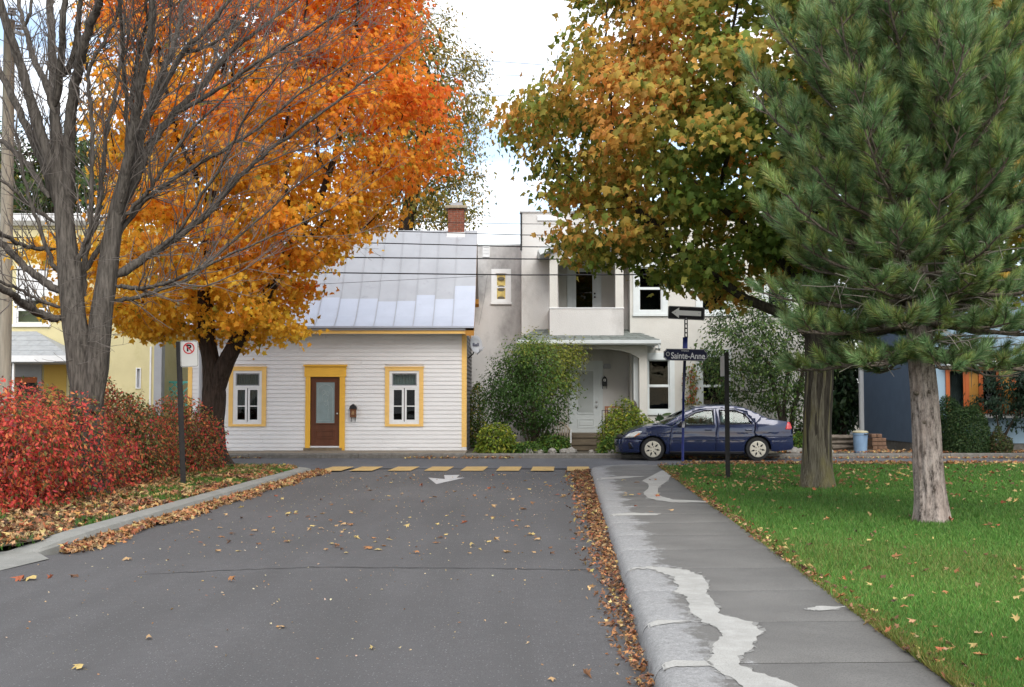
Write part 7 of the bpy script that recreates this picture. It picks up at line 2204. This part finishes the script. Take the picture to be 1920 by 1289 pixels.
# ------------------------------------------------------------------ shrubs
def shrub(name, label, c, rad, n, size, cols, w, stems=30, group=None, cat='shrub', mat=None, tmpl=OVAL, shell=0.75, lump=0.22, up=0.5, stem_r=0.012, colfun=None, seed=1, flat=False, power=2.0, sprig=0, leafname='foliage'):
    """c = ground point; rad = (x, y, height)"""
    t = thing(name, (c[0], c[1], c[2]), label, cat, group)
    d = unit(rng.normal(0, 1, (n, 3)))
    d[:, 2] = np.abs(d[:, 2]) if not flat else d[:, 2]
    rr = rng.uniform(0, 1, n) ** (1 - shell)
    k = 1 / (np.sum(np.abs(d) ** power, axis=1) ** (1 / power))
    lf = 1 + lump * lumpnoise(d * 3.2, 1.0, seed)
    base_ = d * (rr * k * lf)[:, None]
    hz = rad[2]
    P = np.array(c) + np.stack([base_[:, 0] * rad[0], base_[:, 1] * rad[1], 0.06 + (base_[:, 2] * hz if not flat else (base_[:, 2] * 0.5 + 0.5) * hz)], 1)
    if sprig:
        m_ = sprig
        dd = unit(rng.normal(0, 1, (m_, 3)) + np.array([0, 0, 0.5])); dd[:, 2] = np.abs(dd[:, 2])
        st_ = np.array(c) + dd * np.array([rad[0], rad[1], hz]) * 0.92
        e = []
        tb = []
        for i in range(m_):
            L_ = rng.uniform(0.12, 0.42); dv_ = unit(dd[i] * np.array([0.6, 0.6, 0.5]) + np.array([0, 0, 0.7]) + rng.normal(0, 0.25, 3))
            for q_ in range(14): e.append(st_[i] + dv_ * L_ * q_ / 14 + rng.normal(0, 0.02, 3))
            tb.append((np.array([st_[i] - dv_ * 0.2, st_[i] + dv_ * L_]), np.array([0.004, 0.002]), 3))
        P = np.concatenate([P, np.array(e)])
        merge_tubes('sprigs', tb, m_stem, t, 'stuff')
    P[:, 2] = np.maximum(P[:, 2], c[2] + 0.03)
    ow_ = unit(P - (np.array(c) + np.array([0, 0, hz * 0.4])))
    cc = colfun(P) if colfun else palette(cols, w, len(P), 0.22)
    leaf_crown(t, P, ow_, size, cc, mat or m_leafg, tmpl, leafname, up, 0.7, 0.75)
    tb = []
    for i in range(stems):
        a = rng.uniform(0, 6.28); q_ = rng.uniform(0.1, 0.9)
        b_ = np.array(c) + np.array([math.cos(a) * rad[0] * 0.3 * q_, math.sin(a) * rad[1] * 0.3 * q_, -0.03])
        e_ = np.array(c) + np.array([math.cos(a) * rad[0] * q_ * 0.9, math.sin(a) * rad[1] * q_ * 0.9, hz * rng.uniform(0.6, 0.92) * math.sqrt(max(0.05, 1 - q_ ** 2 * 0.6))])
        mid_ = (b_ + e_) / 2 + rng.normal(0, 0.05, 3)
        tb.append((np.array([b_, mid_, e_]), np.array([stem_r, stem_r * 0.75, stem_r * 0.35]), 4))
    if tb: merge_tubes('stems', tb, m_stem, t, 'stuff')
    return t

def hedge_cols(base_w):
    C_ = [(0.76, 0.11, 0.085), (0.52, 0.065, 0.075), (0.76, 0.26, 0.10), (0.18, 0.20, 0.065), (0.22, 0.085, 0.07), (0.34, 0.22, 0.09)]
    def f(P):
        out = palette(C_, base_w, len(P), 0.22)
        g = palette([(0.095, 0.12, 0.035), (0.15, 0.15, 0.045), (0.15, 0.07, 0.045)], [2, 1.4, 1.2], len(P), 0.2)
        k = (lumpnoise(P, 2.0, 11) + rng.normal(0, 0.5, len(P))) > 0.75
        out[k] = g[k]
        return out
    return f
hd = [  # along the verge, near to far
 ('bright red leaved shrub at the left edge, nearest of the hedge', (-7.2, 15.9, 0.1), (1.3, 1.5, 1.60), [4.5, 2.2, 3.2, 1.4, 1.6, 1.0], 21000, 3),
 ('red and crimson shrub around the foot of the bare tree', (-7.0, 18.1, 0.1), (1.0, 1.6, 1.52), [3.4, 2.0, 2.8, 2.2, 2.0, 1.4], 19000, 5),
 ('red green shrub behind the no-parking sign', (-7.2, 21.2, 0.1), (1.0, 1.6, 1.52), [1.5, 1.0, 2.4, 4.0, 2.0, 2.6], 18000, 8),
 ('rusty red shrub against the trunk of the orange maple', (-6.75, 23.9, 0.1), (0.85, 1.35, 1.3), [1.8, 1.1, 2.2, 3.0, 2.0, 2.2], 10000, 9),
 ('dull red shrub at the back of the hedge beside the utility pole', (-9.6, 19.2, 0.1), (1.6, 2.0, 1.75), [1.8, 1.5, 1.6, 3.2, 2, 1.2], 16000, 12),
]
for lb, c, rad, w_, n_, sd in hd:
    shrub('red_shrub', lb, c, rad, n_, 0.066, None, None, 150, 'shrubs of the red hedge', 'shrub', m_leaf, OVAL, 0.56, 0.34, 0.35, 0.009, hedge_cols(w_), sd, power=2.3, sprig=150)

G1 = [(0.075, 0.15, 0.025), (0.12, 0.20, 0.03), (0.05, 0.10, 0.02), (0.22, 0.24, 0.04)]
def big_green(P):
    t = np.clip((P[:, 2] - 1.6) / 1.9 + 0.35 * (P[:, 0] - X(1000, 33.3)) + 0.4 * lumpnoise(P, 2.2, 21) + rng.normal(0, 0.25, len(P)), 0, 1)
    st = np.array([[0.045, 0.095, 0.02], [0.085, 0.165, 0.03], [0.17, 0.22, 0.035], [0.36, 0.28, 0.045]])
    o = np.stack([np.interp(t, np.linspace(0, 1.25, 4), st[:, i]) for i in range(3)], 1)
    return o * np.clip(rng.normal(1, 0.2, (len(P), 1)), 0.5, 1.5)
bg_c = at(1003, 842, 33.3)
# big shrub: many sprays on a vase of stems
bgs = thing('green_shrub', (bg_c.x, 33.3, 0.1), 'tall feathery green shrub in front of the grey porch', 'shrub')
BPOLY = [(912, 800), (900, 760), (905, 710), (930, 690), (960, 640), (985, 622), (1010, 628), (1040, 640), (1075, 648), (1106, 660), (1085, 690), (1085, 730), (1060, 760), (1068, 790), (1040, 805), (1020, 825), (975, 820), (950, 800)]
att = crown_points(BPOLY, 33.3, 1.25, 520, 5, 0.85)
s0 = densify([Vector((bg_c.x, 33.3, 0.1)), at(1003, 810, 33.3)])
nodes, par = colonize(att, [(s0, -1)], 0.18, 0.32, up=0.12)
r, paths, term, acc = skeleton(nodes, par, 0.004, 0.07, 2.0)
for k in range(7):
    e_ = at(955 + k * 16, 735 + 12 * abs(k - 3), 33.3 + rng.uniform(-0.4, 0.4))
    merge_tubes('stem', [(np.array([(bg_c.x + (k - 3) * 0.05, 33.3, 0.08), (0.5 * (bg_c.x + e_.x), 33.3, 0.8), tuple(e_)]), np.array([0.03, 0.022, 0.012]), 6)], m_stem, bgs)
merge_tubes('branches', [(p_, r_, 4) for p_, r_ in paths if len(p_) > 1], m_stem, bgs, 'stuff')
pos = spray_positions(nodes, r, term, par, 14000, (0.19, 0.19, 0.17), 0.012)
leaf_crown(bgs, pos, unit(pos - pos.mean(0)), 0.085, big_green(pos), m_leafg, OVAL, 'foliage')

YGN = [(0.24, 0.30, 0.035), (0.15, 0.22, 0.03), (0.38, 0.38, 0.05), (0.08, 0.13, 0.025)]
def gpt(px, Y): return (X(px, Y), Y, 0.1)
shrub('lime_shrub', 'low lime green shrub at the right corner of the white house', gpt(930, 32.3), (0.62, 0.5, 0.92), 2600, 0.095, YGN, [3, 3, 1.5, 1.5], 20, seed=31, mat=m_leafg)
shrub('lime_shrub', 'lime green shrub in front of the porch beside the car bonnet', gpt(1180, 32.6), (0.92, 0.6, 1.28), 5200, 0.09, YGN, [3, 3, 1.6, 1.2], 30, seed=32, mat=m_leafg)
shrub('bedding_plant', 'low dark green plants at the foot of the tall shrub', gpt(1040, 32.3), (0.48, 0.35, 0.5), 1600, 0.085, G1, [3, 2, 3, 0.5], 10, cat='plant', seed=33)
shrub('bedding_plant', 'low green plants along the kerb between two shrubs', gpt(985, 32.0), (0.55, 0.3, 0.3), 1100, 0.08, G1, [3, 2, 3, 0.5], 8, cat='plant', seed=34)
shrub('bedding_plant', 'ragged green plants at the kerb in front of the car bumper', gpt(1150, 32.0), (0.45, 0.3, 0.42), 1300, 0.08, G1, [3, 3, 2, 1.2], 8, cat='plant', seed=35)
shrub('bedding_plant', 'green weeds behind the boot of the parked car', gpt(1500, 32.5), (0.75, 0.4, 0.55), 1500, 0.085, G1, [3, 2, 3, 1.2], 8, cat='plant', seed=36)
# round-leaved plant by the lower window
V_, F_ = [], []
disc = (np.array([(0, 0.5, 0.05)] + [(0.5 * math.cos(t), 0.5 + 0.5 * math.sin(t), 0) for t in np.linspace(0, 2 * math.pi, 11)[:-1]]), np.array([(0, 1 + i, 1 + (i + 1) % 10) for i in range(10)]))
shrub('round_leaf_plant', 'plant with large round grey green leaves under the lower window', gpt(1232, 34.2), (0.33, 0.3, 1.05), 70, 0.19, [(0.09, 0.16, 0.06), (0.13, 0.21, 0.09)], [1, 1], 12, cat='plant', tmpl=disc, seed=37)
# vine climbing between the windows
vn = thing('climbing_vine', gpt(1298, 35.4), 'reddening vine climbing the wall between the lower windows', 'vine')
vp = []
for k in range(5):
    path_ = [np.array(tuple(at(1298 + rng.normal(0, 3), 830 - q_ * 14, 35.38))) for q_ in range(11)]
    vp.append((np.array(path_), np.linspace(0.008, 0.003, 11), 4))
merge_tubes('stems', vp, m_stem, vn, 'stuff')
allp = np.concatenate([p_[0] for p_ in vp])
pos = allp[rng.integers(0, len(allp), 420)] + rng.normal(0, 1, (420, 3)) * np.array([0.13, 0.04, 0.09])
pos[:, 1] = np.minimum(pos[:, 1], 35.46)
leaf_crown(vn, pos, np.tile([0, -1.0, 0], (420, 1)), 0.10, palette([(0.10, 0.15, 0.03), (0.36, 0.09, 0.04), (0.28, 0.2, 0.05), (0.2, 0.22, 0.04)], [3, 2, 2, 2], 420), m_leafg, OVAL, 'foliage')
# right-hand shrubs by the blue house
CD = [(0.024, 0.055, 0.018), (0.045, 0.085, 0.026), (0.075, 0.11, 0.035)]
shrub('cedar_shrub', 'dense rounded cedar shrub right of the pine trunk', gpt(1812, 32.0), (0.58, 0.55, 1.32), 15000, 0.055, CD, [3, 3, 1.2], 6, 'cedar shrubs', seed=41, power=2.3, shell=0.85, lump=0.12)
shrub('cedar_shrub', 'darker upright cedar shrub tucked behind the rounded one', gpt(1775, 32.5), (0.45, 0.45, 1.45), 9000, 0.055, CD, [4, 2, 0.6], 6, 'cedar shrubs', seed=42, shell=0.85, lump=0.12)
shrub('low_juniper', 'low dull green juniper in front of the blue wall', gpt(1868, 32.0), (0.42, 0.4, 0.62), 4200, 0.055, [(0.05, 0.075, 0.025), (0.09, 0.10, 0.03), (0.13, 0.07, 0.04)], [3, 2, 0.7], 6, seed=43)
dk = thing('dark_leaf_shrub', gpt(1885, 32.3), 'shrub with dark glossy leaves in front of the orange window', 'shrub')
DPOLY = [(1812, 760), (1840, 730), (1838, 700), (1880, 690), (1930, 690), (1990, 720), (1990, 800), (1940, 790), (1900, 800), (1860, 780)]
att = crown_points(DPOLY, 32.3, 0.7, 150, 3, 0.85)
st1 = densify([at(1880, 846, 32.3), at(1872, 800, 32.3), at(1866, 770, 32.3)]); st2 = densify([at(1893, 800, 32.2), at(1905, 780, 32.2)])
nodes, par = colonize(att, [(st1, -1), (st2, 1)], 0.16, 0.3)
r, paths, term, acc = skeleton(nodes, par, 0.006, 0.05, 2.0)
merge_tubes('branches', [(p_, r_, 5) for p_, r_ in paths if len(p_) > 1], m_bark_rd, dk, 'stuff')
pos = spray_positions(nodes, r, term, par, 2600, (0.13, 0.13, 0.1), 0.02)
leaf_crown(dk, pos, unit(pos - pos.mean(0)), 0.12, palette([(0.018, 0.04, 0.022), (0.03, 0.06, 0.032), (0.055, 0.085, 0.05)], [3, 3, 1], len(pos)), m_leafg, OVAL, 'foliage')
shrub('low_shrub', 'dark shrub behind the parked car at the stucco wall corner', gpt(1520, 34.0), (0.6, 0.5, 0.9), 2600, 0.09, [(0.03, 0.06, 0.02), (0.06, 0.09, 0.03), (0.14, 0.12, 0.05)], [2, 2, 1], 10, seed=45)
shrub('alley_shrub', 'slim leafy shrub in the alley beside the white house', gpt(893, 36.2), (0.35, 0.4, 2.1), 2200, 0.085, [(0.06, 0.12, 0.025), (0.16, 0.18, 0.03), (0.28, 0.22, 0.05)], [3, 2, 1], 8, seed=46)

# ------------------------------------------------------------------ grass and fallen leaves
def lawn_z(x, y): return KERB - 0.005 + 0.03 * np.sin(x * 0.5 + 1) * np.sin(y * 0.35)
def blades(name, label, x, y, z, hgt, wid, cols):
    n = len(x)
    a = rng.uniform(0, 6.28, n); l = rng.normal(0, 0.45, (n, 2)) * hgt[:, None]
    dx, dy = np.cos(a) * wid, np.sin(a) * wid
    p0 = np.stack([x - dx, y - dy, z], 1); p1 = np.stack([x + dx, y + dy, z], 1); p2 = np.stack([x + l[:, 0], y + l[:, 1], z + hgt], 1)
    V = np.stack([p0, p1, p2], 1).reshape(-1, 3)
    o = np_mesh(name, V, np.arange(3 * n).reshape(-1, 3), m_grass, None, np.repeat(cols, 3, 0), False, 'stuff')
    tag(o, label, 'grass')
n = 360000
u = rng.random(n); y = 3.8 * (26.2 / 3.8) ** u            # denser towards the viewer's side of the park
xa = lawn_edge(y) - 0.02 + np.where(y > 25.0, (y - 25.0) * 1.0, 0); xb = np.maximum(xa + 0.3, 0.47 * y + 0.6)
x = xa + (xb - xa) * rng.random(n)
hgt = rng.uniform(0.03, 0.068, n) * (1 + 0.25 * lumpnoise(np.stack([x, y, 0 * x], 1), 1.3, 61)); wid = 0.0022 + 0.00030 * y
gc = palette([(0.065, 0.165, 0.028), (0.09, 0.205, 0.036), (0.125, 0.235, 0.05), (0.20, 0.22, 0.07)], [3, 4, 2, 0.5], n, 0.18)
yl = lumpnoise(np.stack([x, y, 0 * x], 1), 0.55, 64) + rng.normal(0, 0.3, n) > 0.95
gc[yl] = palette([(0.13, 0.19, 0.04), (0.19, 0.19, 0.06)], [2, 1], int(yl.sum()), 0.2)
gc *= (1 + 0.22 * lumpnoise(np.stack([x, y, 0 * x], 1), 0.8, 62))[:, None]
near_edge = (x - xa) < rng.exponential(0.10, n)
gc[near_edge] = palette([(0.20, 0.17, 0.05), (0.13, 0.15, 0.03)], [1, 1], int(near_edge.sum()), 0.2)
blades('grass', 'short green grass of the park lawn', x, y, lawn_z(x, y) - 0.004, hgt, wid, gc)
n = 60000
y = rng.uniform(11.6, 26.0, n); xl = left_edge(y) - 0.29 - np.where(y > 24.6, (y - 24.6) ** 2 * 0.35, 0)
x = xl - rng.random(n) ** 0.8 * 2.0
k = lumpnoise(np.stack([x, y, 0 * x], 1), 1.9, 63) + rng.normal(0, 0.25, n) > 0.28
k |= (y > 22.5) & (rng.random(n) < 0.6)
x, y = x[k], y[k]; n = len(x)
blades('grass', 'ragged tufts of grass on the leafy verge', x, y, np.full(n, 0.095), rng.uniform(0.04, 0.11, n), np.full(n, 0.006), palette([(0.05, 0.14, 0.018), (0.08, 0.18, 0.03), (0.15, 0.16, 0.05)], [3, 2, 1], n, 0.2))

DRYC = [(0.40, 0.26, 0.13), (0.36, 0.17, 0.07), (0.22, 0.115, 0.06), (0.48, 0.36, 0.14), (0.32, 0.10, 0.05), (0.12, 0.065, 0.04)]
DRYV = []
for k, (cu, dr_, sq) in enumerate(((0.55, 0.5, 0.9), (-0.5, -0.55, 0.75), (1.1, 0.3, 0.5), (0.3, 0.9, 0.8), (-1.0, 0.5, 0.45), (0.8, 0.2, 0.32))):
    V, Fc = maple_template(cu, dr_)
    V = V.copy(); V[:, :2] += np.random.default_rng(k).normal(0, 0.07, (len(V), 2)); V[:, 0] *= sq
    V[:, 2] += 0.10 * np.sin(V[:, 0] * 9 + k) * np.cos(V[:, 1] * 7 + k)
    V[:, 2] -= V[:, 2].min()
    DRYV.append((V, Fc))
def litter(name, label, x, y, z, size, cols, tilt=0.18, stack=0.0):
    n = len(x)
    if n == 0: return
    Vs, Fs, Cs, o = [], [], [], 0
    which = rng.integers(0, len(DRYV), n)
    a = rng.uniform(0, 6.28, n)
    nrm = np.stack([rng.normal(0, tilt, n), rng.normal(0, tilt, n), np.ones(n)], 1)
    tip = np.stack([np.cos(a), np.sin(a), np.zeros(n)], 1)
    pos = np.stack([x, y, z + stack * rng.random(n)], 1)
    flat = [(V * np.array([1, 1, 0.55]), Fc) for V, Fc in DRYV]
    for w_ in range(len(DRYV)):
        k = which == w_
        if not k.any(): continue
        V, Fc, q = scatter(flat[w_], pos[k], nrm[k], tip[k], size[k])
        Vs.append(V); Fs.append(Fc + o); Cs.append(np.repeat(cols[k], q, 0)); o += len(V)
    ob_ = np_mesh(name, np.concatenate(Vs), np.concatenate(Fs), m_dry, None, np.concatenate(Cs), False, 'stuff')
    tag(ob_, label, 'leaf litter')
def crown_h(x, y):
    t = np.clip((x - left_edge(y)) / (right_edge(y) - left_edge(y)), 0, 1)
    return 0.02 * np.sin(np.pi * t)
# gutter drifts
n = 3600
y = 4.0 + 21.6 * rng.random(n) ** 0.8
wd = np.abs(rng.normal(0, 0.018 + 0.02 * (np.sin(y * 1.7) * 0.5 + 0.5) + 0.0075 * y, n))
x = right_edge(y) - 0.01 - wd
litter('leaf_litter', 'drift of brown leaves in the gutter along the right kerb', x, y, np.maximum(0.006 + crown_h(x, y), 0.05 * np.exp(-wd * 9) * rng.random(n)), rng.uniform(0.018, 0.032 + 0.0026 * y, n), palette(DRYC, [1.6, 3.4, 4.5, 0.9, 0.8, 4], n, 0.3), 0.6, 0.02)
n = 4200
y = 12.0 + 13.4 * rng.random(n)
wd = np.abs(rng.normal(0, 0.09 + 0.035 * np.sin(y * 2.1), n))
x = left_edge(y) + 0.01 + wd
litter('leaf_litter', 'drift of orange brown leaves in the gutter along the left kerb', x, y, np.maximum(0.006 + crown_h(x, y), 0.06 * np.exp(-wd * 7) * rng.random(n)), rng.uniform(0.04, 0.10, n), palette(DRYC, [4, 4, 2.5, 1.2, 1.2, 1.6], n, 0.25), 0.65, 0.02)
n = 6000
y = rng.uniform(11.5, 25.8, n); x = left_edge(y) - 0.29 - np.where(y > 24.6, (y - 24.6) ** 2 * 0.35, 0) - rng.random(n) * 2.3
k = lumpnoise(np.stack([x, y, 0 * x], 1), 1.9, 63) + rng.normal(0, 0.4, n) < 0.3
x, y = x[k], y[k]; n = len(x)
litter('leaf_litter', 'carpet of fallen leaves on the verge under the red hedge', x, y, np.full(n, 0.115), rng.uniform(0.045, 0.11, n), palette(DRYC, [4, 3.6, 3, 1.2, 1.8, 2], n, 0.25), 0.6, 0.03)
n = 800
y = 4 + 21.5 * rng.random(n); x = lawn_edge(y) + np.abs(rng.normal(0, 0.11, n)) - 0.035
litter('leaf_litter', 'line of brown leaves where the sidewalk meets the lawn', x, y, np.full(n, KERB + 0.018), rng.uniform(0.02, 0.065, n), palette(DRYC, [2, 3, 4, 0.8, 0.8, 3], n, 0.3), 0.5, 0.025)
n = 2200
y = 6 + 20 * rng.random(n) ** 0.5; x = lawn_edge(y) + 0.1 + (0.5 * y - lawn_edge(y)) * rng.random(n)
k = lumpnoise(np.stack([x, y, 0 * x], 1), 0.9, 71) + rng.normal(0, 0.45, n) > 0.12
x, y = x[k], y[k]; n = len(x)
litter('leaf_litter', 'yellow and brown leaves scattered thinly over the lawn', x, y, lawn_z(x, y) + 0.03, rng.uniform(0.04, 0.09, n), palette(DRYC, [3, 2, 2.4, 4, 0.6, 1.6], n, 0.25), 0.6, 0.02)
n = 1300
x = rng.uniform(3.8, 13.0, n); y = 26.25 - np.abs(rng.normal(0, 0.22, n))
litter('leaf_litter', 'leaves blown against the far edge of the lawn by the avenue', x, y, np.full(n, 0.15), rng.uniform(0.06, 0.11, n), palette(DRYC, [3, 4, 2, 2, 1, 1], n, 0.2), 0.5, 0.03)
n = 900
x = rng.uniform(-9, 14, n); y = Y_AV1 - np.abs(rng.normal(0, 0.12, n)) - 0.02
k = (lumpnoise(np.stack([x, y, 0 * x], 1), 0.9, 66) > -0.15) | (x > 7.2)
litter('leaf_litter', 'leaves lying along the foot of the far kerb', x[k], y[k], np.full(k.sum(), 0.02), rng.uniform(0.05, 0.10, k.sum()), palette(DRYC, [3, 3, 2, 2, 1, 1], k.sum(), 0.2), 0.4, 0.02)
n = 700
x = rng.uniform(7.2, 14.5, n); y = rng.uniform(Y_AV1 + 0.28, 32.9, n)
litter('leaf_litter', 'leaves on the gravel yard in front of the blue house', x, y, np.full(n, 0.14), rng.uniform(0.05, 0.10, n), palette(DRYC, [3, 3, 2, 2, 1, 1], n, 0.2), 0.4, 0.02)
# crumbs on the asphalt: bits of leaf and seed
n = 1500
y = 6.5 + 19 * rng.random(n) ** 0.75; x = left_edge(y) + (right_edge(y) - left_edge(y)) * rng.random(n)
litter('leaf_crumbs', 'small leaf fragments scattered over the asphalt', x, y, crown_h(x, y) + 0.004, rng.uniform(0.008, 0.026, n), palette([(0.45, 0.33, 0.18), (0.36, 0.2, 0.09), (0.55, 0.46, 0.3)], [3, 2, 2], n, 0.2), 0.3, 0.0)

# single leaves one can pick out
LEAFM = {}
def leaf_mesh(v, c):
    if (v, c) not in LEAFM:
        me = bpy.data.meshes.new('fallen_leaf')
        V, Fc = DRYV[v]
        st_ = np.array([(0.012, -0.04, 0.03), (-0.012, -0.04, 0.03), (0.06, -0.42, 0.02), (0.045, -0.42, 0.02)])
        VV = np.concatenate([V, st_]); k = len(V)
        me.from_pydata([tuple(p) for p in VV], [], [tuple(int(q) for q in f) for f in Fc] + [(k, k + 1, k + 3, k + 2)])
        ca = me.color_attributes.new('tint', 'FLOAT_COLOR', 'POINT')
        base_c = np.array(DRYC[c]); cc = np.ones((len(VV), 4), np.float32)
        cc[:, :3] = np.clip(base_c * rng.uniform(0.8, 1.2, (len(VV), 1)), 0, 0.9)
        ca.data.foreach_set('color', cc.ravel())
        me.materials.append(m_dry)
        LEAFM[(v, c)] = me
    return LEAFM[(v, c)]
CN = ['tan', 'orange brown', 'brown', 'yellow', 'red brown', 'dark brown']
def one_leaf(x, y, z, size, v, c, label, group):
    o = bpy.data.objects.new('fallen_leaf', leaf_mesh(v, c))
    o.location = (x, y, z); o.scale = (size, size, size * random.uniform(0.25, 0.6))
    o.rotation_euler = (random.gauss(0, 0.07), random.gauss(0, 0.07), random.uniform(0, 6.28))
    col.objects.link(o)
    tag(o, label, 'leaf', group)
special = [(700, 1217, 'curled yellow leaf lying alone at the bottom middle of the road', 3, 0.135), (155, 1255, 'yellow leaf near the bottom left corner of the road', 3, 0.13), (279, 1198, 'tan leaf alone on the lower left of the road', 0, 0.13), (527, 1178, 'small tan leaf with dark underside, left of the road centre', 0, 0.12),
           (432, 1091, 'long orange brown leaf just below the road crack', 1, 0.17), (238, 1049, 'pale tan leaf in the road beside the kerb end', 0, 0.16), (66, 1087, 'large yellow tan leaf by the driveway apron', 3, 0.22), (42, 1089, 'dark red leaf by the driveway apron', 4, 0.18), (145, 1082, 'dark curled leaf right of the driveway apron', 5, 0.16), (97, 1083, 'small red brown leaf between two larger ones at the apron', 4, 0.1),
           (885, 1023, 'yellow leaf in the middle of the road above the crack', 3, 0.17), (697, 1030, 'orange brown leaf left of the road centre above the crack', 1, 0.17), (1150, 1169, 'long curled brown leaf at the edge of the right gutter', 2, 0.2), (1095, 1262, 'brown leaf at the bottom of the road near the right gutter', 2, 0.12), (1035, 1271, 'pale sliver of leaf at the bottom of the road', 0, 0.09)]
for (px, py, lb, c, s) in special:
    g_ = gr(px, py, 0.02); g_.z = float(crown_h(g_.x, g_.y)) + 0.003
    one_leaf(g_.x, g_.y, g_.z, s * 0.68, random.randrange(6), c, lb, 'fallen leaves on the road')
for k in range(190):
    px = random.uniform(360, 1090); py = 890 + 150 * random.random() ** 1.25
    g_ = gr(px, py, 0.02)
    if not (left_edge(g_.y) + 0.3 < g_.x < right_edge(g_.y) - 0.3) or g_.y > 26: continue
    c = random.choices(range(6), [4, 2, 2, 3, 1, 1.5])[0]
    one_leaf(g_.x, g_.y, float(crown_h(g_.x, g_.y)) + 0.003, random.uniform(0.045, 0.10), random.randrange(6), c, CN[c] + ' fallen maple leaf on the asphalt between the two kerbs', 'fallen leaves on the road')
for k in range(14):
    py = 886 + 90 * random.random(); g_ = gr(1200, py, KERB + 0.02)
    g_.x = right_edge(g_.y) + random.uniform(0.3, 1.2)
    c = random.choices(range(6), [2, 2, 2, 2, 1, 2])[0]
    one_leaf(g_.x, g_.y, KERB + 0.022, random.uniform(0.06, 0.11), random.randrange(6), c, CN[c] + ' fallen leaf on the far part of the concrete sidewalk', 'fallen leaves on the sidewalk')
for k in range(80):
    y_ = 6.2 + 12 * random.random(); x_ = lawn_edge(y_) + 0.1 + random.random() * (0.45 * y_ - lawn_edge(y_))
    if x_ < lawn_edge(y_) + 0.05: continue
    c = random.choices(range(6), [3, 3, 2, 3, 1, 1])[0]
    one_leaf(x_, y_, float(lawn_z(x_, y_)) + 0.04, random.uniform(0.035, 0.075), random.randrange(6), c, CN[c] + ' fallen leaf lying in the green grass of the lawn', 'fallen leaves on the lawn')
